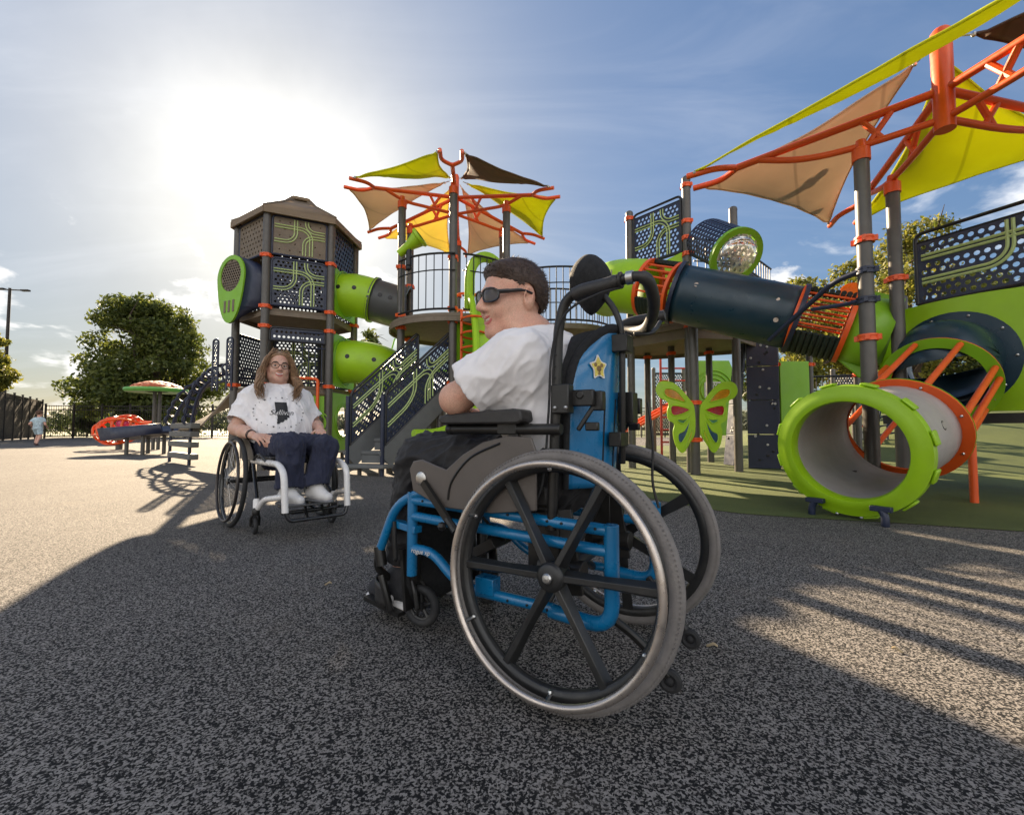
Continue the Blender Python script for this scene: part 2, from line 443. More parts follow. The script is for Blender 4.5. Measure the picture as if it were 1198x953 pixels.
n6 = N(nt, 'ShaderNodeTexNoise', i_Scale=5.2, i_Detail=8., i_Roughness=.56, i_Distortion=.15); L(vm('ADD', vm('MULTIPLY', D, (1, 1, 1.5)).outputs[0], (5.3, .7, 1.4)).outputs[0], n6.inputs['Vector'])
wl = N(nt, 'ShaderNodeMapRange', interpolation_type='SMOOTHSTEP', i_1=.02, i_2=.12, i_3=.16, i_4=0.); L(sep.outputs[2], wl.inputs[0])
wh = N(nt, 'ShaderNodeMapRange', interpolation_type='SMOOTHSTEP', i_1=.3, i_2=.46, i_3=0., i_4=.25); L(sep.outputs[2], wh.inputs[0])
c6 = mt('SUBTRACT', n6.outputs[0], mt('ADD', .548, mt('ADD', mt('MULTIPLY', wl.outputs[0], .4), wh.outputs[0])))
k6 = N(nt, 'ShaderNodeMapRange', interpolation_type='SMOOTHSTEP', i_1=0., i_2=.075, i_3=0., i_4=.92); L(c6, k6.inputs[0])
s6 = N(nt, 'ShaderNodeMapRange', i_1=.02, i_2=.2, i_3=1., i_4=.6); L(c6, s6.inputs[0])
p6 = vm('SCALE', (5.2, 5.1, 5.0)); L(s6.outputs[0], p6.inputs[3])
m3 = N(nt, 'ShaderNodeMix', data_type='RGBA'); L(k6.outputs[0], m3.inputs[0]); L(m2.outputs[2], m3.inputs[6]); L(p6.outputs[0], m3.inputs[7]); m2 = m3
ad = vm('ADD', m2.outputs[2], gcol.outputs[0])
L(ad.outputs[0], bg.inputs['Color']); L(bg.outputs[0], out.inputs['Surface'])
vs_ = SC.view_settings
SC.display_settings.display_device = 'sRGB'
vs_.view_transform = 'Standard'; vs_.look = 'None'; vs_.gamma = 1.; vs_.use_curve_mapping = False; vs_.exposure = 1.9
SC.render.engine = 'CYCLES'

# ---------------------------------------------------------------- ground
def rubber_mat():
    m = bpy.data.materials.new('speckled_rubber'); nt = nodes(m); L = nt.links.new
    out = N(nt, 'ShaderNodeOutputMaterial'); b = N(nt, 'ShaderNodeBsdfPrincipled', i_Roughness=.9)
    b.inputs['Specular IOR Level'].default_value = .25
    tc = N(nt, 'ShaderNodeTexCoord')
    v = N(nt, 'ShaderNodeTexVoronoi', i_Scale=230.); v.inputs['Randomness'].default_value = 1.
    wv = N(nt, 'ShaderNodeTexNoise', i_Scale=120., i_Detail=2.)
    L(tc.outputs['Object'], wv.inputs['Vector'])
    mxv = N(nt, 'ShaderNodeMix', data_type='RGBA', blend_type='LINEAR_LIGHT'); mxv.inputs[0].default_value = .004
    L(tc.outputs['Object'], mxv.inputs[6]); L(wv.outputs[1], mxv.inputs[7]); L(mxv.outputs[2], v.inputs['Vector'])
    sp = N(nt, 'ShaderNodeSeparateColor'); L(v.outputs['Color'], sp.inputs[0])
    n = N(nt, 'ShaderNodeTexNoise', i_Scale=150., i_Detail=2., i_Roughness=.5); L(tc.outputs['Object'], n.inputs['Vector'])
    ad = N(nt, 'ShaderNodeMath', operation='MULTIPLY_ADD'); L(sp.outputs[0], ad.inputs[0]); ad.inputs[1].default_value = .42; 
    nn = N(nt, 'ShaderNodeMath', operation='MULTIPLY'); L(n.outputs[0], nn.inputs[0]); nn.inputs[1].default_value = .6; L(nn.outputs[0], ad.inputs[2])
    rp = N(nt, 'ShaderNodeValToRGB'); L(ad.outputs[0], rp.inputs[0])
    e = rp.color_ramp.elements
    e[0].position = .40; e[0].color = (.009, .009, .0095, 1); e[1].position = .66; e[1].color = (.27, .248, .228, 1)
    x = e.new(.475); x.color = (.016, .0155, .0155, 1); x = e.new(.535); x.color = (.125, .115, .107, 1)
    # slow changes: worn, dusty and a few scattered stains
    big = N(nt, 'ShaderNodeTexNoise', i_Scale=.55, i_Detail=7., i_Roughness=.6); L(tc.outputs['Object'], big.inputs['Vector'])
    mr = N(nt, 'ShaderNodeMapRange', i_1=.3, i_2=.72, i_3=.78, i_4=1.2); L(big.outputs[0], mr.inputs[0])
    mx = N(nt, 'ShaderNodeMix', data_type='RGBA', blend_type='MULTIPLY'); mx.inputs[0].default_value = 1.
    L(rp.outputs[0], mx.inputs[6]); L(mr.outputs[0], mx.inputs[7])
    d2 = N(nt, 'ShaderNodeTexNoise', i_Scale=1.7, i_Detail=8., i_Roughness=.7); L(tc.outputs['Object'], d2.inputs['Vector'])
    r2 = N(nt, 'ShaderNodeMapRange', i_1=.54, i_2=.74, i_3=0., i_4=.34); L(d2.outputs[0], r2.inputs[0])
    mx2 = N(nt, 'ShaderNodeMix', data_type='RGBA'); L(r2.outputs[0], mx2.inputs[0]); L(mx.outputs[2], mx2.inputs[6]); mx2.inputs[7].default_value = (.15, .125, .1, 1)
    L(mx2.outputs[2], b.inputs['Base Color'])
    bp = N(nt, 'ShaderNodeBump', i_Strength=.55, i_Distance=.004); L(ad.outputs[0], bp.inputs['Height']); L(bp.outputs[0], b.inputs['Normal'])
    L(b.outputs[0], out.inputs['Surface']); return m
def grass_mat(name, c1, c2, sc=60., bump=.8):
    m = bpy.data.materials.new(name); nt = nodes(m); L = nt.links.new
    out = N(nt, 'ShaderNodeOutputMaterial'); b = N(nt, 'ShaderNodeBsdfPrincipled', i_Roughness=.8)
    tc = N(nt, 'ShaderNodeTexCoord'); n = N(nt, 'ShaderNodeTexNoise', i_Scale=sc, i_Detail=5., i_Roughness=.7); L(tc.outputs['Object'], n.inputs['Vector'])
    n2 = N(nt, 'ShaderNodeTexNoise', i_Scale=.9, i_Detail=9., i_Roughness=.7); L(tc.outputs['Object'], n2.inputs['Vector'])
    a = N(nt, 'ShaderNodeMath', operation='MULTIPLY_ADD'); L(n2.outputs[0], a.inputs[0]); a.inputs[1].default_value = .5
    h = N(nt, 'ShaderNodeMath', operation='MULTIPLY'); L(n.outputs[0], h.inputs[0]); h.inputs[1].default_value = .6; L(h.outputs[0], a.inputs[2])
    rp = N(nt, 'ShaderNodeValToRGB'); rp.color_ramp.elements[0].position = .35; rp.color_ramp.elements[0].color = c4(c1); rp.color_ramp.elements[1].position = .72; rp.color_ramp.elements[1].color = c4(c2)
    L(a.outputs[0], rp.inputs[0]); L(rp.outputs[0], b.inputs['Base Color'])
    bp = N(nt, 'ShaderNodeBump', i_Strength=bump, i_Distance=.012); L(n.outputs[0], bp.inputs['Height']); L(bp.outputs[0], b.inputs['Normal'])
    L(b.outputs[0], out.inputs['Surface']); return m
RUB = rubber_mat()
g = MB(); g.add([(-60,-30,0),(40,-30,0),(40,34,0),(-60,34,0)], [(0,1,2,3)])
tag(g.build('ground', RUB, fix=False), kind='structure')
TURF = grass_mat('synthetic_turf', (.03, .048, .008), (.12, .145, .03), 140.)
edge = [G(1500, 640), G(1198, 622), G(1050, 612), G(910, 604), G(844, 598), G(780, 587), G(735, 577), G(712, 565), (.75, 6.6, 0), (.6, 8.2, 0), (1.2, 10.5, 0), (4, 13, 0), (12, 16, 0), (22, 14, 0)]
edge = [Vector((p[0], p[1], .004)) for p in edge]
edge = cr(edge, 5)
g = MB(); ctr = Vector((8, 5.5, .004)); g.add([ctr]+edge+[Vector((22, 2, .004))], [(0, i, i+1) for i in range(1, len(edge)+1)])
tag(g.build('turf', TURF, fix=False), kind='structure')
GRASS = grass_mat('meadow_grass', (.035, .055, .012), (.14, .15, .04), 9.)
g = MB(); g.add([(-900,34,-.02),(900,34,-.02),(900,1500,-.02),(-900,1500,-.02),(-900,-600,-.03),(900,-600,-.03)], [(0,1,2,3),(4,5,1,0)])
tag(g.build('grass_field', GRASS, fix=False), kind='structure')
# ---------------------------------------------------------------- bodies: smooth-blended solids turned into one continuous surface
class Field:
    def __init__(s, lo, hi, res):
        s.lo = np.array(lo, float); s.res = res
        s.n = np.ceil((np.array(hi)-s.lo)/res).astype(int)+1
        s.d = np.full(s.n, 1e3, np.float32)
    def _sub(s, lo, hi):
        a = np.clip(np.floor((np.array(lo)-s.lo)/s.res).astype(int), 0, s.n-1); b = np.clip(np.ceil((np.array(hi)-s.lo)/s.res).astype(int)+1, 1, s.n)
        sl = tuple(slice(i, j) for i, j in zip(a, b))
        ax = [s.lo[k]+s.res*np.arange(a[k], b[k]) for k in range(3)]
        return sl, np.stack(np.meshgrid(*ax, indexing='ij'), -1)
    def _mix(s, sl, d, k, op):
        o = s.d[sl]
        if op == 'sub':
            d = -d; h = np.maximum(k-np.abs(o-d), 0)/k if k > 0 else 0; s.d[sl] = np.maximum(o, d)+(h*h*k*.25 if k > 0 else 0)
        else:
            h = np.maximum(k-np.abs(o-d), 0)/k if k > 0 else 0; s.d[sl] = np.minimum(o, d)-(h*h*k*.25 if k > 0 else 0)
    def cap(s, a, b, ra, rb=None, k=.02, op='add', flat=None, fs=1., cut=None):
        """tapered limb from a to b; flat/fs squash it along an axis; cut = (point, normal) keeps the side behind the plane"""
        a, b = np.array(a, float), np.array(b, float); rb = ra if rb is None else rb
        r = max(ra, rb)*max(1., 1/fs)+k+3*s.res
        sl, p = s._sub(np.minimum(a, b)-r, np.maximum(a, b)+r)
        if p.size == 0: return s
        q = p-a; ba = b-a
        if flat is not None:
            f = np.array(flat, float); f /= np.linalg.norm(f)
            q = q+f*((q@f)[..., None]*(fs-1)); ba = ba+f*((ba@f)*(fs-1))
        t = np.clip((q@ba)/max(1e-9, ba@ba), 0, 1)
        d = np.linalg.norm(q-t[..., None]*ba, axis=-1)-(ra+(rb-ra)*t)
        if cut is not None:
            c, n_ = np.array(cut[0], float), np.array(cut[1], float); n_ = n_/np.linalg.norm(n_); d = np.maximum(d, (p-c)@n_)
        s._mix(sl, d, k, op); return s
    def ell(s, c, r, M=None, k=.02, op='add', cut=None):
        c = np.array(c, float); r = np.array(r, float); e = r.max()+k+3*s.res
        sl, p = s._sub(c-e, c+e)
        if p.size == 0: return s
        q = p-c
        if M is not None: q = q@np.array(M)              # columns of M are the local axes
        k0 = np.linalg.norm(q/r, axis=-1); k1 = np.linalg.norm(q/(r*r), axis=-1)
        d = k0*(k0-1)/np.maximum(k1, 1e-6)
        if cut is not None:
            for cc, nn in cut: d = np.maximum(d, (p-np.array(cc))@np.array(nn))
        s._mix(sl, d, k, op); return s
    def plane(s, c, n):
        """cut everything in front of a plane"""
        sl, p = s._sub(s.lo, s.lo+s.n*s.res); n = np.array(n, float); n /= np.linalg.norm(n)
        s.d = np.maximum(s.d, ((p-np.array(c))@n).astype(np.float32)); return s
    def mesh(s):
        d = s.d; ins = d < 0; n = s.n
        c = np.zeros(n-1, np.int8)
        for i in (0, 1):
            for j in (0, 1):
                for k in (0, 1): c += ins[i:n[0]-1+i, j:n[1]-1+j, k:n[2]-1+k]
        act = np.argwhere((c > 0) & (c < 8)); idx = -np.ones(n-1, int); idx[tuple(act.T)] = np.arange(len(act))
        acc = np.zeros((len(act), 3)); cnt = np.zeros(len(act))
        cor = [(0,0,0),(1,0,0),(0,1,0),(1,1,0),(0,0,1),(1,0,1),(0,1,1),(1,1,1)]
        for a, b in ((0,1),(2,3),(4,5),(6,7),(0,2),(1,3),(4,6),(5,7),(0,4),(1,5),(2,6),(3,7)):
            A, B = np.array(cor[a]), np.array(cor[b])
            da = d[tuple((act+A).T)]; db = d[tuple((act+B).T)]; m = (da < 0) != (db < 0)
            t = np.where(m, da/np.where(m, da-db, 1), 0)
            acc += m[:, None]*(A+(B-A)*t[:, None]); cnt += m
        v = s.lo+s.res*(act+acc/cnt[:, None])
        faces = []
        for ax in range(3):
            o = [0, 0, 0]; o[ax] = 1
            sa = ins[:n[0]-o[0], :n[1]-o[1], :n[2]-o[2]]; sb = ins[o[0]:, o[1]:, o[2]:]
            e = np.argwhere(sa != sb); b1, b2 = (ax+1) % 3, (ax+2) % 3
            e = e[(e[:, b1] > 0) & (e[:, b2] > 0) & (e[:, b1] < n[b1]-1) & (e[:, b2] < n[b2]-1)]
            if not len(e): continue
            flip = sa[tuple(e.T)]
            u = np.zeros(3, int); u[b1] = 1; w_ = np.zeros(3, int); w_[b2] = 1
            q = np.stack([idx[tuple((e-u-w_).T)], idx[tuple((e-w_).T)], idx[tuple(e.T)], idx[tuple((e-u).T)]], 1)
            q = np.where(flip[:, None], q, q[:, ::-1]); faces.append(q)
        return v, np.concatenate(faces)
    def build(s, name, m, parent, disp=None, smooth=2):
        v, f = s.mesh()
        me = bpy.data.meshes.new(name); me.from_pydata(v.tolist(), [], f.tolist()); me.validate()
        if disp is not None:
            me.update(); nn = np.zeros(len(me.vertices)*3); me.vertices.foreach_get('normal', nn); nn = nn.reshape(-1, 3)
            co_ = np.zeros(len(me.vertices)*3); me.vertices.foreach_get('co', co_); co_ = co_.reshape(-1, 3)
            h = np.array([disp(Vector(p)) for p in co_]); co_ = co_+nn*h[:, None]; me.vertices.foreach_set('co', co_.ravel())
        me.materials.append(m); me.polygons.foreach_set('use_smooth', [True]*len(me.polygons))
        o = bpy.data.objects.new(name, me); COL.objects.link(o); o.parent = parent
        if smooth:
            md = o.modifiers.new('smooth', 'SMOOTH'); md.iterations = smooth; md.factor = .5
        return o
def A3(v): return np.array((v[0], v[1], v[2]), float)
def folds(amp, sx=7., sz=5., seed=0., dirv=(0, 0, 1)):
    """cloth folds: stretched ridged noise"""
    dv = Vector(dirv).normalized()
    def f(p):
        q = Vector((p.x*sx+seed, p.y*sx, p.z*sz)); q -= dv*(q.dot(dv)*.55)
        a = noise.noise(q*1.0); b = noise.noise(q*2.3+Vector((5.2, 1.3, 9.1)))
        c = noise.noise(q*4.7+Vector((1.2, 7.3, 2.1)))
        return amp*(1.15*max(0, 1-abs(a)*2.1)**2.2+.6*max(0, 1-abs(b)*2.1)**2.4+.22*max(0, 1-abs(c)*2)**2-.75)
    return f
def head_axes(yaw, pitch=0., roll=0.):
    """columns: forward, left, up"""
    M = Matrix.Rotation(yaw, 3, 'Z') @ Matrix.Rotation(-pitch, 3, 'Y') @ Matrix.Rotation(roll, 3, 'X')
    return np.array(M)
def add_head(F, c, M, s=1., smile=True, neck=None, fem=0., k=.012):
    c = A3(c)
    def P(x, y, z): return c+M@(np.array((x, y, z))*s)
    E = lambda x, y, z, r, kk=k, op='add', MM=None: F.ell(P(x, y, z), np.array(r)*s, M if MM is None else M@MM, kk*s, op)
    C = lambda a, b, ra, rb, kk=k, op='add': F.cap(P(*a), P(*b), ra*s, rb*s, kk*s, op)
    w_ = 1.-.06*fem
    E(-.014, 0, .032, (.098, .076*w_, .09)); E(.024, 0, -.03, (.068, .06*w_, .085), .03)
    C((.03, -.038, -.075), (.03, .038, -.075), .03, .03, .03); C((.07, -.012, -.1), (.07, .012, -.1), .018, .018, .03)
    for sg in (-1, 1):
        E(.056, sg*.038, -.028, (.028, .024, .026), .02)
        C((.0, sg*.058, -.03), (.012, sg*.05, -.07), .018, .016, .03)
        E(.098, sg*.031, .004, (.016, .017, .012), .012, 'sub')
    C((.077, -.032, .02), (.077, .032, .02), .013, .013, .018)
    C((.086, 0, .012), (.11, 0, -.026), .009, .0125, .01)
    for sg in (-1, 1): E(.096, sg*.0125, -.031, (.011, .009, .009), .008)
    if smile:
        for sg in (-1, 1):
            C((.088, 0, -.055), (.074, sg*.03, -.047), .007, .005, .008); C((.086, 0, -.075), (.073, sg*.029, -.05), .0075, .004, .008)
            C((.09, 0, -.0645), (.078, sg*.024, -.05), .005, .002, .004, 'sub')
            E(.064, sg*.036, -.038, (.018, .014, .016), .016)
    else:
        C((.088, -.016, -.058), (.088, .016, -.058), .006, .006, .008); C((.086, -.014, -.07), (.086, .014, -.07), .007, .007, .008)
    for sg in (-1, 1):
        T = np.array(Matrix.Rotation(sg*R(18), 3, 'Z') @ Matrix.Rotation(R(-10), 3, 'Y'))
        E(-.012, sg*.083*w_, -.004, (.023, .011, .036), .005, 'add', T); E(-.007, sg*.093*w_, .004, (.013, .008, .022), .003, 'sub', T); E(-.002, sg*.09*w_, -.004, (.007, .012, .01), .003, 'sub', T)
    if neck is not None: F.cap(P(-.02, 0, -.06), A3(neck), .054*s*(1-.1*fem), .06*s*(1-.12*fem), .03*s)
    return P
def add_hand(F, wrist, fwd, palm, side, s=1., curl=.5, spread=.06):
    """five fingers bent towards the palm normal; side = +1 puts the thumb on the left of fwd seen from the back of the hand"""
    w_ = A3(wrist); f = A3(fwd)/np.linalg.norm(A3(fwd)); p = A3(palm); p = p-f*(p@f); p /= np.linalg.norm(p)
    x = np.cross(f, p)*side                                         # towards the thumb
    F.cap(w_-f*.02*s, w_+f*.05*s, .021*s, .026*s, .012*s, flat=p, fs=1.45)
    F.cap(w_+f*.035*s-x*.022*s, w_+f*.078*s-x*.026*s, .014*s, .0125*s, .01*s); F.cap(w_+f*.03*s+x*.02*s, w_+f*.082*s+x*.026*s, .0145*s, .0125*s, .01*s)
    F.cap(w_+f*.04*s, w_+f*.085*s, .0145*s, .0125*s, .01*s)
    tips = []
    for i, (o, L_, r) in enumerate(((.03, .068, .0085), (.0105, .077, .0088), (-.0105, .072, .0085), (-.03, .056, .0075))):
        a = w_+f*(.084-.005*abs(i-1))*s+x*o*s; d = f+x*(o*spread*18); d /= np.linalg.norm(d)
        for j, (fr, rr) in enumerate(((.44, 1.), (.32, .92), (.26, .82))):
            ang = curl*(.45+.55*j)*(1+.08*i)
            dd = d*math.cos(ang)+p*math.sin(ang); b = a+dd*L_*fr*s
            F.cap(a, b, r*rr*s, r*rr*.93*s, .004*s); a = b
        tips.append(a)
    a = w_+f*.018*s+x*.024*s; d = f*.62+x*.7+p*.3; d /= np.linalg.norm(d)
    b = a+d*.042*s; F.cap(a, b, .0125*s, .0105*s, .008*s)
    d = f*.85+x*.28+p*.5*max(.3, curl); d /= np.linalg.norm(d); e = b+d*.03*s; F.cap(b, e, .0103*s, .0095*s, .004*s)
    F.cap(e, e+(d+p*.2)*.022*s, .0093*s, .0075*s, .004*s)
    return tips
def skin_mat(name, c, c2):
    m = mat(name, c, .46, var=.1, scale=14, bump=.1, bscale=420, sss=.12, spec=.4); nt = m.node_tree; b = [n for n in nt.nodes if n.type == 'BSDF_PRINCIPLED'][0]
    src = b.inputs['Base Color'].links[0].from_socket; tc = [n for n in nt.nodes if n.type == 'TEX_COORD'][0]
    n1 = N(nt, 'ShaderNodeTexNoise', i_Scale=17., i_Detail=5., i_Roughness=.6); nt.links.new(tc.outputs['Object'], n1.inputs['Vector']); r = N(nt, 'ShaderNodeMapRange', i_1=.42, i_2=.7, i_3=0., i_4=.6); nt.links.new(n1.outputs[0], r.inputs[0])
    mx = N(nt, 'ShaderNodeMix', data_type='RGBA'); mx.inputs[7].default_value = c4(c2); nt.links.new(r.outputs[0], mx.inputs[0]); nt.links.new(src, mx.inputs[6])
    n2 = N(nt, 'ShaderNodeTexNoise', i_Scale=260., i_Detail=3.); nt.links.new(tc.outputs['Object'], n2.inputs['Vector']); r2 = N(nt, 'ShaderNodeMapRange', i_1=.3, i_2=.7, i_3=.86, i_4=1.1); nt.links.new(n2.outputs[0], r2.inputs[0])
    m2 = N(nt, 'ShaderNodeMix', data_type='RGBA', blend_type='MULTIPLY'); m2.inputs[0].default_value = 1.; nt.links.new(mx.outputs[2], m2.inputs[6]); nt.links.new(r2.outputs[0], m2.inputs[7]); nt.links.new(m2.outputs[2], b.inputs['Base Color']); return m
SKIN = skin_mat('skin', (.64, .37, .265), (.58, .235, .165))
SKINW = skin_mat('fair_skin', (.6, .37, .275), (.56, .25, .18))
OLD_ = lambda *a, **k: 0
OLD_('skin', (.55, .31, .215), .48, var=.1, scale=14, bump=.06, bscale=500, sss=.12, spec=.4)
OLD_('fair_skin', (.6, .36, .265), .48, var=.09, scale=14, bump=.06, bscale=500, sss=.12, spec=.4)
HAIRM = mat('dark_brown_hair', (.05, .027, .016), .5, var=.45, scale=90, bump=.6, bscale=420)
SHIRT = mat('white_cotton', (.82, .79, .79), .85, var=.04, scale=9, bump=.12, bscale=700, sheen=.15, trans=.06)
BLKCLOTH = mat('black_track_cloth', (.012, .011, .012), .75, var=.2, scale=12, bump=.12, bscale=500, sheen=.03)
NAVYCLOTH = mat('navy_trouser_cloth', (.016, .019, .042), .85, var=.15, scale=14, bump=.15, bscale=600, sheen=.05)
LENS = mat('dark_lens', (.045, .033, .03), .16, var=.1, spec=.4, coat=.2)
TEETH = mat('teeth', (.75, .7, .62), .3, var=.03)
LIPS = mat('lips', (.5, .14, .12), .42, var=.08)
SHOEW = mat('white_shoe_leather', (.66, .64, .62), .55, var=.08, scale=20, bump=.1)
SHOEB = mat('black_shoe_mesh', (.02, .02, .023), .75, var=.2, scale=40, bump=.3, bscale=600)
RUBB = mat('black_rubber', (.016, .016, .017), .7, var=.25, scale=25, bump=.15, bscale=300, dirt=.1)
# ---------------------------------------------------------------- man in the blue wheelchair (chair frame: x ahead, y left, z up)
MAN_O, MAN_YAW = (.2375, 1.322, 0.), 2.584
HS = 1.05
def build_man():
    root = thing('person', 'short haired man in white t-shirt and dark sunglasses seated in the blue wheelchair', 'person', MAN_O, MAN_YAW)
    hd = np.array((.262, .03, 1.073)); M = head_axes(R(61), R(-5), R(-5)); nb = np.array((.2, .015, .955))
    shL, shR = np.array((.165, .185, .845)), np.array((.125, -.19, .875))
    elL, elR = np.array((.325, .235, .745)), np.array((.245, -.275, .735))
    wrL, wrR = np.array((.475, .035, .735)), np.array((.47, -.235, .735))
    hips = np.array((.115, 0, .56)); chest = np.array((.155, 0, .82)); belly = np.array((.135, 0, .69))
    kn = [np.array((.565, .115, .56)), np.array((.57, -.125, .55))]; hp = [np.array((.12, .09, .545)), np.array((.12, -.09, .545))]
    an = [np.array((.665, .1, .16)), np.array((.66, -.1, .16))]
    F = Field((-.08, -.38, .05), (.9, .38, 1.26), .0045)
    F.cap(hips, belly, .135, .125, .05, flat=(0, 1, 0), fs=.9); F.cap(belly, chest, .125, .13, .06, flat=(0, 1, 0), fs=.85)
    F.cap(shL*.88+chest*.12, shR*.88+chest*.12, .062, .062, .07); F.cap(chest, nb, .1, .06, .06)
    for s_, e_, w_, fwd, side in ((shL, elL, wrL, (.5, -.8, -.1), -1), (shR, elR, wrR, (.9, .3, -.1), 1)):
        F.cap(s_, e_, .054, .043, .03); F.cap(e_, e_*.45+w_*.55, .0445, .04, .02); F.cap(e_*.45+w_*.55, w_, .04, .028, .02)
        add_hand(F, w_+(w_-e_)/np.linalg.norm(w_-e_)*.02, fwd, (0, 0, -1), side, 1.02, .55)
    for i in (0, 1):
        F.cap(hp[i], kn[i], .085, .06, .04); F.cap(kn[i], an[i], .056, .038, .03)
        F.cap(an[i]+[-.02, 0, -.04], an[i]+[.1, 0, -.07], .026, .02, .02)
    P = add_head(F, hd, M, HS, True, nb)
    body = F.build('body', SKIN, root)
    # hair: a close cap with a fringe edge
    H = Field(hd-.16, hd+.16, .0035)
    def W(x, y, z): return hd+M@(np.array((x, y, z))*HS)
    H.ell(W(-.016, 0, .037), np.array((.105, .083, .093))*HS, M, 0.)
    H.ell(W(-.03, 0, -.0), np.array((.088, .079, .08))*HS, M, .02)
    H.cap(W(.052, -.03, .082), W(.052, .035, .082), .024*HS, .024*HS, .03)
    n1 = M@np.array((.52, 0, -.85)); n1 = n1/np.linalg.norm(n1)
    H.plane(W(.028, 0, .024), n1)
    H.ell(W(-.008, .082, -.004), np.array((.03, .034, .042))*HS, M, .0, 'sub'); H.ell(W(-.008, -.082, -.004), np.array((.022, .03, .036))*HS, M, .0, 'sub')
    hv, hf = H.mesh(); rn = random.Random(2)
    hm = bpy.data.meshes.new('t'); hm.from_pydata(hv.tolist(), [], hf.tolist()); hm.update(); cap_ = [(v.co.copy(), v.normal.copy()) for v in hm.vertices]; bpy.data.meshes.remove(hm)
    back = Vector(M@np.array((-1, 0, -.55))); strands = MB(); hc = Vector(hd)
    for i in range(5200):
        c, n_ = rn.choice(cap_)
        if (c-hc).dot(n_) < 0 or (c-Vector(W(.028, 0, .024))).dot(Vector(n1)) > -.02: continue
        top = max(0, (c.z-hd[2])/.12); d = (n_*(.45+.3*top)+back*.7+Vector((rn.gauss(0, .25), rn.gauss(0, .25), rn.gauss(0, .25)))).normalized(); l = rn.uniform(.008, .015)*(.6+.6*top)
        a = c-n_*.003; u = n_.cross(d).normalized()*.0011
        strands.add([a-u, a+u, a+d*l*.6+n_*.001+u*.6, a+d*l, a+d*l*.6+n_*.001-u*.6], [(0, 1, 2, 4), (4, 2, 3)])
    hobj = H.build('hair', HAIRM, root, disp=lambda p: .002*noise.noise(p*60)+.0018*noise.noise(p*190)-.0115*max(0, 1-max(0, (Vector(W(.028, 0, .024))-p).dot(Vector(n1)))/.045), smooth=1)
    strands.build('short_strands', HAIRM, hobj, fix=False)
    # t-shirt
    S = Field((-.08, -.42, .5), (.5, .42, 1.05), .005)
    S.cap(hips+[0, 0, .0], belly, .158, .142, .04, flat=(0, 1, 0), fs=.88); S.cap(belly, chest, .145, .15, .06, flat=(0, 1, 0), fs=.83)
    S.cap(shL*.9+chest*.1, shR*.9+chest*.1, .074, .074, .08); S.cap(chest+[.0, 0, .03], nb+[-.004, 0, -.03], .11, .066, .06)
    S.plane((0, 0, .545), (0, 0, -1))
    for s_, e_ in ((shL, elL), (shR, elR)):
        d = e_-s_; d = d/np.linalg.norm(d); hem = s_+(e_-s_)*.74
        S.cap(s_-d*.01, e_, .083, .084, .055, cut=(hem, d)); S.cap(hem-d*.035, e_, .066, .07, 0., 'sub')
    S.cap(nb-[.0, 0, .012], nb+[.02, .0, .12], .0655, .068, .008, 'sub')
    sh = S.build('shirt', SHIRT, root, disp=folds(.0085, 9., 9., 3., (.6, .5, -1)), smooth=2)
    mb = MB(); Mc = align(np.array((.02, .0, .13)), loc=nb+[.002, 0, .0]); mb.lathe([(.064, -.004), (.0695, -.004), (.0705, .006), (.0685, .014), (.064, .012)], Mc, 40); mb.build('collar', SHIRT, sh)
    # trousers
    T = Field((-.09, -.3, .12), (.78, .3, .72), .005)
    T.cap(hips+[0, .035, -.005], hips+[0, -.035, -.005], .148, .148, .05)
    for i in (0, 1):
        T.cap(hp[i], kn[i], .105, .082, .04); T.cap(kn[i], an[i]+[0, 0, .03], .08, .066, .03, cut=(an[i]+[0, 0, .045], (.1, 0, -1)))
        T.cap(an[i]+[0, 0, .02], an[i]+[0, 0, .08], .05, .05, 0., 'sub')
    T.build('trousers', BLKCLOTH, root, disp=folds(.013, 12., 9., 1., (1, 0, -.4)), smooth=2)
    for i in (0, 1):
        a = an[i]; q = Field(a-[.12, .1, .12], a+[.25, .1, .1], .005)
        q.cap(a+[-.045, 0, -.055], a+[.12, 0, -.075], .043, .038, .02); q.cap(a+[-.01, 0, .0], a+[.06, 0, -.05], .05, .042, .03); q.plane(a+[0, 0, -.1], (0, 0, -1))
        so_ = q.build('shoe', SHOEB, root)
        q = Field(a-[.12, .1, .15], a+[.25, .1, .1], .005); q.cap(a+[-.048, 0, -.1], a+[.125, 0, -.1], .046, .042, .0, flat=(0, 0, 1), fs=2.2); q.build('sole', SHOEW, so_)
        mb = MB()
        for o in (.02, .05, .08): mb.tube(cr([a+[o-.02, .05*sg, -.085+.0*o] if sg else a+[o+.02, 0, -.022-.2*o] for sg in (-1, 0, 1)], 6), .005, 6)
        mb.build('stripe', SHOEW, so_)
    # sunglasses: wraparound
    mb = MB()
    def gl(y, z): x = .101-11*(abs(y)**2.6)*1.3; return Vector(W(max(x, .02), y, z))
    for sg in (-1, 1):
        pw = lambda q, e: math.copysign(abs(q)**e, q)
        lo = [(sg*(.037+.036*pw(math.cos(t), .75)*(.85 if math.cos(t) < 0 else 1.05)), .005+.0195*pw(math.sin(t), .75)-.0035*math.cos(t)) for t in [i*2*PI/18 for i in range(18)]]
        ctr = gl(sg*.033, .006)+Vector(M@np.array((.004, 0, 0)))
        vs = [ctr]+[gl(a, b) for a, b in lo]; mb.add(vs, [(0, 1+i, 1+(i+1) % 18) for i in range(18)], 0)
        mb.tube([gl(a, b) for a, b in lo], .0034, 6, closed=True, m=1)
        mb.tube(cr([gl(sg*.069, .010), Vector(W(.045, sg*.077, .014)), Vector(W(.01, sg*.085, .016)), Vector(W(-.02, sg*.087, .008))], 5), [.0072]*5+[.006]*5+[.004]*6, 8, m=1)
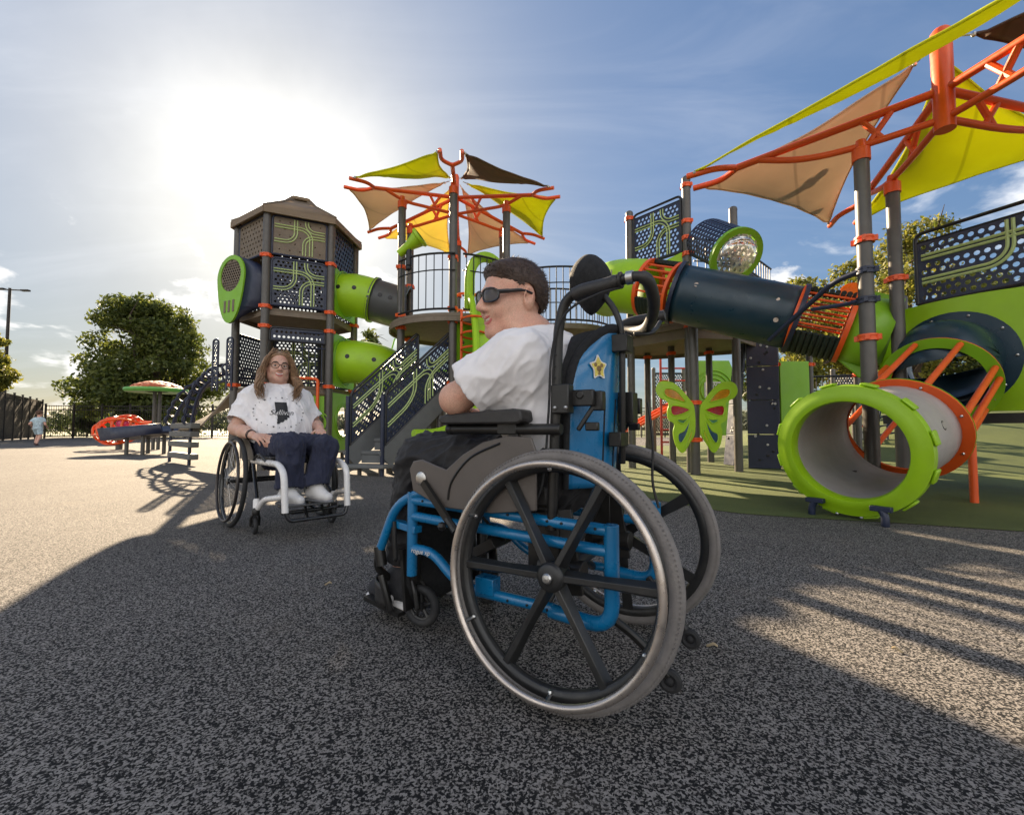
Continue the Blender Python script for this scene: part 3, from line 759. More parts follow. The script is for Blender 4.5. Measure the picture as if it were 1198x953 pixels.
    mb.tube(cr([gl(-.008, .012), gl(0, .014), gl(.008, .012)], 4), .0035, 6, m=1)
    mb.build('sunglasses', [LENS, mat('glasses_frame', (.014, .013, .014), .3, coat=.3)], root)
    mb = MB(); mb.tube(cr([W(.0765, -.023, -.0505), W(.084, -.012, -.058), W(.0865, 0, -.061), W(.084, .012, -.058), W(.0765, .023, -.0505)], 4), [.0015]+[.0042]*15+[.0015], 8); mb.build('teeth', TEETH, root)
    mb = MB()
    mb.tube(cr([W(.074, -.03, -.046), W(.087, -.013, -.0525), W(.0915, 0, -.0545), W(.087, .013, -.0525), W(.074, .03, -.046)], 4), [.0022]+[.0046]*15+[.0022], 8)
    mb.tube(cr([W(.075, -.028, -.05), W(.0855, -.013, -.069), W(.0895, 0, -.0735), W(.0855, .013, -.069), W(.075, .028, -.05)], 4), [.0022]+[.0055]*15+[.0022], 8)
    mb.build('lips', LIPS, root)
    return root
build_man()
# ---------------------------------------------------------------- blue wheelchair
CHBLUE = mat('blue_frame_paint', (.003, .145, .33), .3, var=.07, scale=9, coat=.5, dirt=.05)
CHBLK = mat('satin_black_tube', (.02, .019, .018), .36, metal=.3, var=.2, scale=15, dirt=.08)
VINYL = mat('black_vinyl', (.025, .023, .022), .5, var=.2, scale=14, bump=.18, bscale=420, dirt=.08)
TYRE = mat('worn_grey_tyre', (.17, .155, .145), .75, var=.18, scale=30, bump=.3, bscale=260, dirt=.25)
MAG = mat('black_mag_plastic', (.016, .016, .016), .38, var=.25, scale=12, dirt=.16)
RIMM = mat('anodised_push_rim', (.5, .44, .39), .3, metal=.85, var=.1, scale=18)
GUARD = mat('brown_grey_plastic', (.1, .085, .075), .42, var=.12, scale=9, bump=.05, dirt=.12)
FOAM = mat('black_mesh_foam', (.012, .012, .013), .9, var=.25, scale=30, bump=.5, bscale=420)
def torus(mb, Rr, r, y=0., n=64, k=12, m=0, sq=1.):
    vs = []; fs = []
    for i in range(n):
        a = 2*PI*i/n
        for j in range(k):
            b = 2*PI*j/k; q = Rr+r*math.cos(b)*sq; vs.append((q*math.cos(a), y+r*math.sin(b), q*math.sin(a)))
    for i in range(n):
        for j in range(k): fs.append((i*k+j, i*k+(j+1) % k, ((i+1) % n)*k+(j+1) % k, ((i+1) % n)*k+j))
    mb.add(vs, fs, m)
def mag_wheel(parent, loc, camber, sg, Rw=.305, phase=.0):
    """six-spoke moulded wheel, axle along y, outside towards sg"""
    w_ = MB(); torus(w_, Rw-.04, .0165, 0, 72, 10, sq=1.1)
    for i in range(6):
        a = phase+i*PI/3; d = Vector((math.cos(a), 0, math.sin(a))); t = Vector((-d.z, 0, d.x))
        for q in range(2):
            r0, r1 = (.02, .13) if q == 0 else (.13, Rw-.045)
            wd = (.017, .0145) if q == 0 else (.0145, .019)
            vs = []
            for r_, h, th in ((r0, wd[0], .017 if q == 0 else .011), (r1, wd[1], .011 if q == 0 else .012)):
                for u, v in ((-1, -1), (-.45, 1), (.45, 1), (1, -1)): vs.append(d*r_+t*u*h+Vector((0, sg*v*th, 0)))
            w_.add(vs, [(0,1,5,4),(1,2,6,5),(2,3,7,6),(3,0,4,7),(0,3,2,1),(4,5,6,7)])
    Mx = align((0, sg, 0))
    w_.lathe([(.0005, -.04), (.03, -.04), (.034, -.02), (.036, .016), (.03, .024), (.02, .027), (.0005, .027)], Mx, 24)
    w = w_.build('wheel', MAG, parent, loc, (camber, 0, 0), bevel=.0015)
    h = MB(); h.lathe([(.0125, .026), (.0125, .034), (.009, .038), (.0005, .039)], Mx, 16); h.build('hub_cap', STEEL, w)
    t = MB(); torus(t, Rw-.0185, .0185, 0, 96, 14)
    for i in range(180):                                              # fine shoulder blocks
        a = 2*PI*i/180
        for s2 in (-1, 1):
            b = R(50)*s2; q = Rw-.0185+.0187*math.cos(b); c = Vector((q*math.cos(a), .0187*math.sin(b), q*math.sin(a)))
            t.box(c, (.004, .007, .0022), Matrix.Rotation(-a+PI/2, 3, 'Y'))
    t.build('tyre', TYRE, w)
    p = MB(); torus(p, Rw-.036, .0098, sg*.046, 90, 12); p.build('push_rim', RIMM, w)
    for i in range(6):
        p = MB(); a = phase+PI/6+i*PI/3; d = Vector((math.cos(a), 0, math.sin(a))); p.tube([d*(Rw-.046)+Vector((0, sg*.012, 0)), d*(Rw-.038)+Vector((0, sg*.042, 0))], .005, 6)
        p.ball(d*(Rw-.05)+Vector((0, sg*.016, 0)), .006, 8)
        p.build('rim_bracket', STEEL, w)
    return w
def caster(parent, loc, yaw, rw, fork_h, m=RUBB):
    """small swivel wheel with fork: loc is the wheel centre"""
    f = MB(); 
    for sg in (-1, 1): f.tube(bend([(0, sg*.024, 0), (.012, sg*.024, rw*.9), (.03, sg*.012, rw*1.25)], .02), .0075, 8)
    f.lathe([(.019, rw*1.15), (.022, rw*1.25), (.022, fork_h), (.015, fork_h+.012), (.0005, fork_h+.014)], Matrix.Translation((.03, 0, 0)), 16)
    f.tube([(0, -.03, 0), (0, .03, 0)], .007, 8)
    c = f.build('caster', CHBLK, parent, loc, (0, 0, yaw))
    t = MB(); torus(t, rw-.0125, .0135, 0, 36, 10); t.build('tyre', m, c)
    h = MB(); torus(h, rw-.024, .006, 0, 30, 8)
    for i in range(5):
        a = i*2*PI/5+.3; h.tube([(0, 0, 0), ((rw-.024)*math.cos(a), 0, (rw-.024)*math.sin(a))], .006, 6)
    h.lathe([(.0005, -.016), (.014, -.016), (.014, .016), (.0005, .016)], align((0, 1, 0)), 14); h.build('rim', MAG, c)
    return c
def build_blue_chair():
    root = thing('wheelchair', 'blue framed manual wheelchair with black six-spoke wheels and tall push handles, nearest to viewer', 'wheelchair', MAN_O, MAN_YAW)
    mag_wheel(root, (0, .262, .305), .07, 1, phase=R(-2)); mag_wheel(root, (0, -.262, .305), -.07, -1, phase=R(27))
    fr = MB(); r = .0148
    for sg in (1, -1):
        y = .2*sg
        fr.tube(bend([(.22, y, .462), (.50, y, .462), (.60, y, .41), (.675, y, .25)], .09), r, 12)      # hanger
        fr.tube([(.525, y, .435), (-.125, y, .415)], r, 12); fr.tube([(.525, y, .385), (-.125, y, .365)], r, 12)
        fr.tube([(.525, y, .46), (.525, y, .2)], r*1.1, 12); fr.tube(bend([(-.125, y, .43), (-.125, y, .185), (.04, y, .195)], .06), r*1.25, 12)
        fr.tube(bend([(.525, y, .285), (.44, y, .285), (.33, y, .2), (.03, y, .2)], .08), r, 12)
        fr.beam((.63, y-.02*sg, .35), (.50, y, .345), .03, .022)
        fr.box((.235, y, .225), (.06, .04, .045))
    frame = fr.build('frame', CHBLUE, root, bevel=.002)
    for x in (-.09, -.05, 0, .04, .1, .16, .35, .42, .47):
        for z in (.438-.02*(1-(x+.12)/.6), .2):
            if z == .2 and not .03 < x < .2: continue
            bo = MB(); bo.lathe([(.0035, .0), (.0035, .0035), (.0005, .004)], align((0, 1, 0), loc=(x, .2135, z)), 8); bo.build('bolt', CHBLK, frame)
    cu = bpy.data.curves.new('lettering', 'FONT'); cu.body = 'rogue xp'; cu.size = .021; cu.extrude = .0006; cu.shear = .25
    tmp = bpy.data.objects.new('tmp', cu); COL.objects.link(tmp); bpy.context.view_layer.update()
    me = bpy.data.meshes.new_from_object(tmp.evaluated_get(bpy.context.evaluated_depsgraph_get())); COL.objects.unlink(tmp); bpy.data.objects.remove(tmp)
    me.materials.append(SHOEW); tx = bpy.data.objects.new('lettering', me); COL.objects.link(tx); tx.parent = frame
    tx.rotation_euler = (R(90), 0, R(180)); tx.location = (.515, .2155, .277)
    # cross brace, axle plate, cables under the seat
    k = MB()
    k.tube([(.06, .19, .2), (.06, -.19, .41)], .013, 10); k.tube([(.08, -.19, .2), (.08, .19, .41)], .013, 10); k.tube([(0, -.24, .305), (0, .24, .305)], .016, 12)
    for sg in (1, -1):
        k.beam((-.01, sg*.19, .24), (.02, sg*.19, .45), .012, .075, up=(1, 0, 0)); k.tube([(-.05, sg*.19, .30), (.07, sg*.19, .30)], .03, 12)
        k.box((.06, sg*.19, .36), (.09, .02, .16)); k.tube(bend([(-.11, sg*.17, .2), (-.17, sg*.14, .15), (-.235, sg*.125, .075)], .05), .011, 8)
    k.tube(cr([(.3, .17, .42), (.25, .1, .33), (.31, -.03, .29), (.2, -.1, .34), (.08, 0, .3)], 6), .005, 6); k.tube(cr([(.36, .18, .44), (.33, .15, .33), (.38, .1, .26), (.3, .1, .235)], 6), .006, 6)
    k.box((.3, .1, .3), (.1, .09, .03), Matrix.Rotation(.5, 3, 'Y')); k.tube([(.24, .16, .23), (.36, .0, .3)], .014, 8)
    k.build('cross_brace', CHBLK, root, bevel=.0015)
    for sg in (1, -1):
        a = MB(); torus(a, .019, .01, 0, 20, 8); a.ball((0, 0, 0), .013, 10); a.build('anti_tip_wheel', RUBB, root, (-.238, sg*.125, .065))
    caster(root, (.53, .15, .09), R(8), .066, .2); caster(root, (.5, -.17, .067), R(-20), .066, .2)
    # seat and cushion
    s = MB(); s.box((.27, 0, .447), (.44, .36, .02)); s.box((.27, 0, .48), (.44, .38, .055)); s.build('seat_cushion', VINYL, root, bevel=.014)
    # foot rests: dark posts, calf pad, plates
    for sg in (1, -1):
        f = MB(); y = .115*sg
        f.tube(bend([(.675, .2*sg, .255), (.685, .2*sg, .2), (.69, y+.03*sg, .15)], .03), .013, 10); f.tube([(.675, .2*sg, .27), (.66, .2*sg, .21)], .018, 12)
        f.box((.70, y-.01*sg, .058), (.17, .13, .014), Matrix.Rotation(R(-8), 3, 'Y')); f.tube([(.685, .18*sg, .17), (.65, .17*sg, .055)], .012, 10)
        f.tube(bend([(.60, .205*sg, .36), (.585, .21*sg, .24), (.6, .2*sg, .235), (.61, .2*sg, .34)], .02), .006, 8)
        f.beam((.58, y+.05*sg, .27), (.56, y+.05*sg, .08), .06, .012, up=(1, 0, 0))
        f.build('foot_rest', CHBLK, root, bevel=.002)
        h = MB(); h.grid(lambda u, v: Vector((.74+.095*math.cos(PI*(u-.5))-.07, y+.06*math.sin(PI*(u-.5)), .062+v*.085*(1-.35*abs(u-.5)))), 12, 4); h.build('toe_strap', VINYL, root, solid=.005)
    c = MB(); c.grid(lambda u, v: Vector((.565-.03*math.cos(PI*(u-.5)), (u-.5)*.37, .09+v*.34)), 14, 6); c.build('calf_panel', FOAM, root, solid=.006)
    # side guards (fenders)
    for sg in (1, -1):
        y = .228*sg; o = [(.49, .47), (.505, .535), (.49, .56), (.455, .566), (.39, .548), (.36, .54), (.30, .585), (.23, .622), (.15, .64), (.075, .637), (.06, .6), (.06, .45), (.20, .43), (.38, .43)]
        Mg = Matrix(((1, 0, 0, 0), (0, 0, sg, y), (0, 1, 0, 0), (0, 0, 0, 1)))
        gq = MB(); gq.prism(o, Mg, .008); gg = gq.build('side_guard', GUARD, root, bevel=.003)
        l = MB(); l.tube([Vector((x, y+.009*sg, z)) for x, z in cr([(.485, .555, 0), (.39, .54, 0), (.355, .47, 0)], 5) and [(p.x, p.y) for p in cr([(.35, .455, 0), (.335, .51, 0), (.27, .578, 0), (.17, .62, 0)], 6)]], .0035, 6); l.build('guard_trim', CHBLK, gg)
        l = MB(); l.lathe([(.02, 0), (.02, .006), (.013, .009), (.0005, .009)], align((0, sg, 0), loc=(.452, y+.008*sg, .51)), 20)
        kb = l.build('guard_bolt', STEEL, gg)
        l = MB(); l.beam((.44, y+.016*sg, .5), (.33, y+.03*sg, .40), .012, .02); l.tube([(.335, y+.03*sg, .405), (.30, y+.035*sg, .375)], .011, 8); l.ball((.345, y+.04*sg, .385), .013, 8); l.build('brake_lever', CHBLK, root)
        # arm rest
        a = MB()
        a.prism([(.09, .680), (.105, .672), (.36, .672), (.375, .684), (.37, .694), (.345, .7), (.12, .712), (.095, .708)], Matrix(((1, 0, 0, 0), (0, 0, 1, sg*.225-.032), (0, 1, 0, 0), (0, 0, 0, 1))), .064)
        ar = a.build('arm_rest', VINYL, root, bevel=.008)
        a = MB(); a.tube([(.345, sg*.222, .658), (-.005, sg*.222, .658)], .0145, 12); a.beam((.135, sg*.222, .65), (.12, sg*.222, .45), .016, .03, up=(1, 0, 0)); a.box((.15, sg*.222, .66), (.06, .03, .03)); a.tube([(.345, sg*.222, .658), (.362, sg*.222, .658)], .0165, 12); a.build('arm_tube', CHBLK, ar, bevel=.002)
        # back cane with handle
        b = MB(); b.tube(bend([(.035, sg*.2, .40), (.012, sg*.2, .93), (-.012, sg*.2, 1.003), (-.175 if sg > 0 else -.16, sg*.2, 1.02)], .085, 8), .0132, 12)
        cn = b.build('back_cane', CHBLK, root)
        b = MB(); b.tube(cr([(-.03, sg*.2, 1.0), (-.06, sg*.2, 1.008), (-.12, sg*.2, 1.012), (-.15 if sg > 0 else -.165, sg*.2, 1.018)], 5), [.0155]+[.0185]*13+[.0165]*2, 14)
        if sg > 0: b.tube([(-.152, sg*.2, 1.018), (-.158, sg*.2, 1.018)], .02, 14)
        b.build('handle_grip', VINYL, cn)
        for z in (.56, .6, .64, .79, .82, .85) if sg > 0 else ():
            b = MB(); b.ball((.032-.038*(z-.4), sg*.2125, z), .0034, 8); b.build('hole_plug', RUBB, cn)
        b = MB(); b.box((.0, sg*.205, .735), (.05, .035, .075)); b.box((-.045, sg*.188, .737), (.07, .018, .042)); b.box((-.082, sg*.165, .73), (.03, .03, .05)); b.beam((-.075, sg*.175, .72), (-.035, sg*.188, .655), .01, .012); b.box((-.07, sg*.178, .665), (.035, .016, .022)); b.tube([(-.045, sg*.2, .745), (-.045, sg*.168, .745)], .012, 10)
        br = b.build('back_bracket', CHBLK, root, bevel=.004)
        for x in (.012, -.018): b = MB(); b.ball((x, sg*.224, .712), .0055, 8); b.build('bracket_bolt', STEEL, br)
    # stroller bar behind the handles
    b = MB(); b.tube(cr([(-.172, .2, 1.02), (-.2, .196, 1.02), (-.215, .17, 1.008), (-.205, .09, .975), (-.16, -.03, .955), (-.1, -.14, .965), (-.02, -.195, .985)], 6), [.0125]*7+[.0155]*30, 12); b.build('stroller_bar', VINYL, root)
    b = MB()
    b.tube([(-.17, .2, 1.02), (-.186, .2, 1.02)], .0165, 12)
    b.build('bar_ferrule', STEEL, root)
    # hard shell back with padded edge
    Wd, z0, z1 = .178, .5, .905
    def half(z):
        t = (z-z0)/(z1-z0); return Wd*(1-.12*(1-t))*(1-max(0, (t-.55)/.45)**2.4*.62)
    def shell(u, v, o=0.):
        z = z0+(z1-z0)*v; h = half(z); y = (u*2-1)*h
        return Vector((-.052+.068*(2*u-1)**2-.022*v-o, y, z+.045*(1-(2*u-1)**2)*max(0, v-.6)/.4))
    b = MB(); b.grid(lambda u, v: shell(u, v), 20, 24); bs = b.build('backrest_shell', CHBLUE, root, solid=.008)
    b = MB(); pe = [shell(0, v/20) for v in range(21)]+[shell(u/12, 1) for u in range(1, 12)]+[shell(1, 1-v/20) for v in range(21)]; pe = [sum((pe[min(max(i+k_, 0), 52)] for k_ in (-3, -2, -1, 0, 1, 2, 3)), Vector())/7 if 3 < i < 49 else pe[i] for i in range(53)]
    b.tube(pe, [.009]*12+[.01+.006*min(1, i/8) for i in range(9)]+[.017]*11+[.016-.006*min(1, i/8) for i in range(9)]+[.009]*12, 10); b.build('edge_padding', FOAM, bs)
    b = MB(); b.grid(lambda u, v: shell(.03+.94*u, .02+.97*v, -.045), 14, 16); b.build('back_cushion', FOAM, root, solid=.04)
    b = MB()
    for yy in (-.06, 0., .06): b.tube([shell(.5+yy/.34, v/10, .003) for v in range(1, 7)], .0035, 6)
    b.build('shell_slot', FOAM, bs)
    # star badge
    st = []
    for i in range(10):
        a = PI/2+i*PI/5; q = .034 if i % 2 == 0 else .0185; st.append((q*math.cos(a), q*math.sin(a)))
    def rs(st, k=3):
        P = [Vector((x, y, 0)) for x, y in st]; n = len(P); o = []
        for i in range(n):
            a, b_, c = P[i-1], P[i], P[(i+1) % n]
            for j in range(k+1): t = j/k; s_ = b_+(a-b_)*.3; e_ = b_+(c-b_)*.3; o.append(s_*(1-t)**2+b_*2*t*(1-t)+e_*t*t)
        return [(p.x, p.y) for p in o]
    nrm = (shell(.80, .77)-shell(.76, .77)).cross(shell(.78, .79)-shell(.78, .75)).normalized()
    if nrm.x > 0: nrm = -nrm
    ctr = shell(.78, .77)+nrm*.006
    Ms = align(nrm, (0, -1, 0), ctr)
    b = MB(); b.prism(rs([(x*1.0, y*1.15) for x, y in st]), Ms, .002); sb = b.build('star_badge', SHOEW, root); tag(sb, 'white edged gold star sticker')
    b = MB(); b.prism(rs([(x*.82, y*.95) for x, y in st]), Ms @ Matrix.Translation((0, 0, .0021)), .0008); b.build('star_face', mat('gold_print', (.62, .5, .08), .35, var=.35, scale=60), sb)
    b = MB()
    for x, y, q in ((-.011, .008, .006), (.011, .006, .006), (0, -.003, .009), (0, -.016, .005)): b.lathe([(q, .003), (q*.9, .0036), (.0003, .0036)], Ms @ Matrix.Translation((x, y, 0)), 10)
    b.build('star_print', mat('dark_print', (.2, .12, .03), .4, var=.4, scale=80), sb)
    # headrest on its post
    h = MB()
    h.grid(lambda u, v: Vector((.002+.066*math.sin(PI*v)**.6*math.cos(2*PI*u)*(1-.42*v*v), .088*math.sin(2*PI*u)*math.sin(PI*v)**.56*(1-.42*v*v), 1.18-.185*v)), 28, 18)
    hr = h.build('headrest', FOAM, root)
    h = MB(); h.box((-.046, -.045, 1.125), (.004, .022, .02), Matrix.Rotation(R(20), 3, 'Z')); h.build('cloth_tab', mat('grey_tab', (.3, .28, .2), .8), hr)
    h = MB(); h.tube(bend([(-.03, 0, 1.06), (-.075, 0, 1.0), (-.092, 0, .93), (-.088, 0, .56)], .04), .0095, 10); h.box((-.092, 0, .9), (.045, .06, .05)); h.box((-.09, -.05, .72), (.045, .05, .09)); h.box((-.085, .02, .63), (.035, .07, .04))
    h.tube(bend([(-.12, -.02, .93), (-.16, -.07, .935), (-.17, -.12, .98)], .03), .007, 8); h.build('headrest_post', CHBLK, root, bevel=.003)
    for sg in (1, -1):
        h = MB(); h.tube(cr([(-.16, sg*.2, 1.0), (-.1, sg*.222, .985), (-.02, sg*.224, .95), (.02, sg*.222, .86), (.03, sg*.224, .7), (.05, sg*.22, .52), (.1, sg*.21, .4), (.02, sg*.18, .3)], 6), .0032, 6); h.build('brake_cable', RUBB, root)
    # hanging strap
    h = MB(); h.tube(cr([(-.13, -.12, .74), (-.14, -.13, .62), (-.135, -.14, .5), (-.15, -.15, .42)], 6), .004, 6); h.build('strap', VINYL, root)
    return root
build_blue_chair()
# ---------------------------------------------------------------- woman in the white wheelchair
WO_O, WO_YAW = (-1.695, 3.27, 0.), R(-45)
LHAIR = mat('light_brown_hair', (.3, .185, .105), .45, var=.35, scale=60, bump=.3, bscale=300, trans=.12)
def build_woman():
    root = thing('person', 'woman with long wavy hair, glasses and printed white t-shirt sitting in the white wheelchair', 'person', WO_O, WO_YAW)
    hd = np.array((-.035, -.005, 1.105)); M = head_axes(R(-10), R(2), R(-3)); nb = np.array((-.045, 0, .985)); S_ = .96
    sh = [np.array((-.05, -.165, .872)), np.array((-.06, .165, .872))]
    el = [np.array((-.0, -.275, .66)), np.array((-.03, .265, .69))]
    wr = [np.array((.235, -.235, .615)), np.array((.2, .215, .655))]
    hips = np.array((.06, 0, .53)); belly = np.array((.045, 0, .66)); chest = np.array((-.015, 0, .83))
    hp = [np.array((.07, -.095, .52)), np.array((.07, .095, .52))]; kn = [np.array((.55, -.1, .555)), np.array((.585, .1, .54))]; an = [np.array((.575, -.125, .295)), np.array((.62, .025, .305))]
    F = Field((-.26, -.38, .12), (.85, .38, 1.26), .0048)
    F.cap(hips, belly, .15, .145, .05, flat=(0, 1, 0), fs=.85); F.cap(belly, chest, .14, .125, .06, flat=(0, 1, 0), fs=.85)
    F.cap(sh[0]*.85+chest*.15, sh[1]*.85+chest*.15, .06, .06, .07); F.cap(chest, nb, .1, .055, .06)
    fw = [(.95, .25, -.15), (.9, -.3, -.25)]
    for i in (0, 1):
        F.cap(sh[i], el[i], .057, .045, .03); m_ = el[i]*.5+wr[i]*.5; F.cap(el[i], m_, .045, .041, .02); F.cap(m_, wr[i], .041, .027, .02)
        add_hand(F, wr[i]+np.array(fw[i])*.015, fw[i], (0, .45, -1) if i == 0 else (0, 0, -1), 1 if i == 0 else -1, .95, .85 if i == 0 else .4)
        F.cap(hp[i], kn[i], .09, .062, .04); F.cap(kn[i], an[i], .056, .034, .03); F.cap(an[i]+[-.02, 0, -.04], an[i]+[.09, .03, -.065], .026, .02, .02)
    add_head(F, hd, M, S_, True, nb, fem=1.)
    F.build('body', SKINW, root)
    def W(x, y, z): return hd+M@(np.array((x, y, z))*S_)
    # hair: cap with centre-left parting and wavy locks falling over the shoulders
    rn = random.Random(5); mb = MB()
    H = Field(hd-.17, hd+.17, .005)
    H.ell(W(-.018, 0, .035), np.array((.11, .089, .098))*S_, M, 0.); H.ell(W(-.04, 0, -.03), np.array((.085, .088, .1))*S_, M, .02)
    n1 = M@np.array((.8, 0, -.5)); H.plane(W(.04, 0, .055), n1/np.linalg.norm(n1)); 
    v, f = H.mesh(); mb.add([Vector(p)+Vector((0, 0, .001)) for p in v], f.tolist())
    for i in range(210):
        sg = 1 if i % 2 else -1; a = rn.uniform(.12, 1.)            # 0 front, 1 back
        x0 = .07-.16*a; y0 = sg*(.012+.03*rn.random()); fr = rn.random()
        p0 = W(x0, y0-.006, .128-.9*abs(x0+.015)**1.55)
        yo = sg*(.078+.03*rn.random())*(1-.45*max(0, a-.6)); xo = .062-.135*a
        p1 = W(xo+.012, yo*.85, .075); p2 = W(xo+.006, yo*1.06, .01); p3 = W(xo, yo*1.15, -.06)
        ph = rn.uniform(0, 6.3); Ln = rn.uniform(.12, .21); pts = [p0, p1, p2, p3]
        for q in range(1, 8):
            t = q/7; out = .025*math.sin(t*3)*sg; wv = .011*math.sin(ph+t*9)
            pts.append(W(xo+((.045+.1*min(1, t*1.6)) if a < .62 else -.03*t)+wv+.01*rn.uniform(-1, 1), yo*1.15+out+.012*math.cos(ph+t*8), -.06-Ln*t))
        pts = cr([Vector(p) for p in pts], 3); n_ = len(pts)
        r0 = rn.uniform(.005, .0095); mb.tube(pts, [r0*(.55+.45*min(1, k/5))*(1-.85*max(0, (k-n_*.6)/(n_*.4))) for k in range(n_)], 6, sq=.55)
    for i in range(60):                                               # loose strands catching the light
        sg = 1 if i % 2 else -1; xo = rn.uniform(-.05, .06); pts = []
        for q in range(8):
            t = q/7; pts.append(Vector(W(xo+.02*math.sin(t*5+i), sg*(.03+.095*min(1, t*2.2)+.02*math.sin(i+t*6)), .13-.42*t+.02*rn.random())))
        mb.tube(cr(pts, 3), .0013, 4)
    mb.build('hair', LHAIR, root, fix=False)
    # t-shirt with a print
    T = Field((-.26, -.42, .5), (.36, .42, 1.05), .0055)
    T.cap(hips+[.0, 0, .02], belly, .165, .162, .04, flat=(0, 1, 0), fs=.84); T.cap(belly, chest, .16, .148, .06, flat=(0, 1, 0), fs=.83)
    for s_ in (-1, 1): T.ell((.075, s_*.075, .8), (.07, .08, .075), None, .06)
    T.cap(sh[0]*.9+chest*.1, sh[1]*.9+chest*.1, .068, .068, .08); T.cap(chest+[0, 0, .03], nb+[0, 0, -.03], .105, .062, .06)
    T.plane((.05, 0, .575), (-.25, 0, -1))
    for i in (0, 1):
        d = el[i]-sh[i]; d /= np.linalg.norm(d); hem = sh[i]+(el[i]-sh[i])*.8
        T.cap(sh[i]-d*.01, el[i]+d*.02, .082, .092, .06, cut=(hem, d)); T.cap(hem-d*.035, el[i]+d*.05, .074, .079, 0., 'sub')
    T.cap(nb-[0, 0, .008], nb+[.03, 0, .12], .064, .07, .008, 'sub')
    shirt = T.build('shirt', SHIRT, root, disp=folds(.011, 9., 8., 7., (.2, .35, -1)), smooth=2)
    from mathutils.bvhtree import BVHTree
    me = shirt.data; bv = BVHTree.FromPolygons([v.co.copy() for v in me.vertices], [tuple(p.vertices) for p in me.polygons])
    def on(y, z, o=.0025):
        h = bv.ray_cast(Vector((.6, y, z)), Vector((-1, 0, 0)))
        return (h[0] if h[0] else Vector((.1, y, z)))+Vector((o, 0, 0))
    cy, cz = -.04, .765
    stp = [(-.5,1),(.46,1),(.5,-.38),(.36,-.42),(.3,-.62),(.12,-.6),(-.02,-.8),(-.2,-.78),(-.32,-.95),(-.52,-.92),(-.46,-.62),(-.42,-.3),(-.5,.1)]
    def inside(x, y):
        r = False; n_ = len(stp)
        for i in range(n_):
            (a, b), (c, d) = stp[i], stp[(i+1) % n_]
            if (b > y) != (d > y) and x < (c-a)*(y-b)/(d-b)+a: r = not r
        return r
    sw, shh = .064, .078
    mb = MB(); nx, ny = 26, 40
    for i in range(nx):
        for j in range(ny):
            x, y = -.55+1.1*(i+.5)/nx, -1+2*(j+.5)/ny
            if inside(x, y): mb.add([on(cy+sw*1.25*(-.55+1.1*(i+a)/nx), cz+shh*(-1+2*(j+b)/ny)) for a, b in ((0,0),(1,0),(1,1),(0,1))], [(0,1,2,3)])
    mb.build('state_print', mat('black_print', (.02, .02, .022), .7), shirt)
    cu = bpy.data.curves.new('lettering', 'FONT'); cu.body = 'Sullivan'; cu.size = .05; cu.shear = .35; cu.align_x = 'CENTER'; cu.resolution_u = 3
    tmp = bpy.data.objects.new('tmp', cu); COL.objects.link(tmp); bpy.context.view_layer.update()
    tm = bpy.data.meshes.new_from_object(tmp.evaluated_get(bpy.context.evaluated_depsgraph_get())); bpy.data.objects.remove(tmp)
    import bmesh
    bm = bmesh.new(); bm.from_mesh(tm); bmesh.ops.triangulate(bm, faces=bm.faces); bmesh.ops.subdivide_edges(bm, edges=bm.edges, cuts=1, use_grid_fill=True); bmesh.ops.triangulate(bm, faces=bm.faces)
    mb = MB(); mb.v = [tuple(on(cy-.004+v.co.x, cz-.012+v.co.y, .004)) for v in bm.verts]
    for fc in bm.faces:
        c = fc.calc_center_median(); mb.f.append(tuple(v.index for v in fc.verts)); mb.m.append(0 if inside((c.x-.004)/sw/1.25, (c.y-.012)/shh) else 1)
    bm.free(); mb.build('lettering', [SHOEW, MATS['black_print']], shirt, fix=False)
    mb = MB()
    for i in range(26):
        a = 2*PI*i/26; y, z = cy-.008+.15*math.cos(a), cz+.005+.105*math.sin(a); q = .0045 if i % 3 else .0075
        mb.add([on(y, z)]+[on(y+q*(1 if k % 2 else .45)*math.cos(k*PI/5), z+q*(1 if k % 2 else .45)*math.sin(k*PI/5)) for k in range(10)], [(0, 1+k, 1+(k+1) % 10) for k in range(10)])
    dots = mb.build('star_print', MATS['black_print'], shirt, fix=False)
    # wide navy trousers
    T = Field((-.12, -.32, .17), (.82, .32, .76), .0055)
    T.cap(hips+[-.0, .03, -.005], hips+[-.0, -.03, -.005], .158, .158, .05)
    for i in (0, 1):
        T.cap(hp[i], kn[i], .104, .073, .04); hem = an[i]+[0, 0, -.0]
        T.cap(kn[i], an[i]+[.0, 0, .0], .07, .078, .03, cut=(hem, (.1, 0, -1))); T.cap(hem+[0, 0, -.03], hem+[0, 0, .03], .06, .056, 0., 'sub')
    T.build('trousers', NAVYCLOTH, root, disp=folds(.014, 12., 7., 4., (.6, 0, -1)), smooth=2)
    for i in (0, 1):
        a = an[i]; q = Field(a-[.12, .1, .12], a+[.25, .1, .1], .005)
        q.cap(a+[-.04, -.012, -.055], a+[.1, .035, -.07], .036, .03, .02); q.cap(a+[-.01, 0, .0], a+[.045, .015, -.05], .042, .034, .03); q.plane(a+[0, 0, -.092], (0, 0, -1))
        so_ = q.build('shoe', SHOEW, root)
        q = Field(a-[.12, .1, .15], a+[.25, .1, .1], .005); q.cap(a+[-.048, -.016, -.094], a+[.105, .037, -.094], .039, .034, .0, flat=(0, 0, 1), fs=2.6); q.build('sole', mat('grey_sole', (.16, .16, .17), .7), so_)
        mb = MB()
        for o in (.03, .048, .066): mb.tube(cr([a+[o, .33*o+.028, -.052], a+[o+.012, .33*o, -.033-.25*(o-.03)], a+[o, .33*o-.028, -.052]], 5), .0035, 6)
        mb.build('lace', mat('grey_lace', (.3, .3, .32), .8), so_)
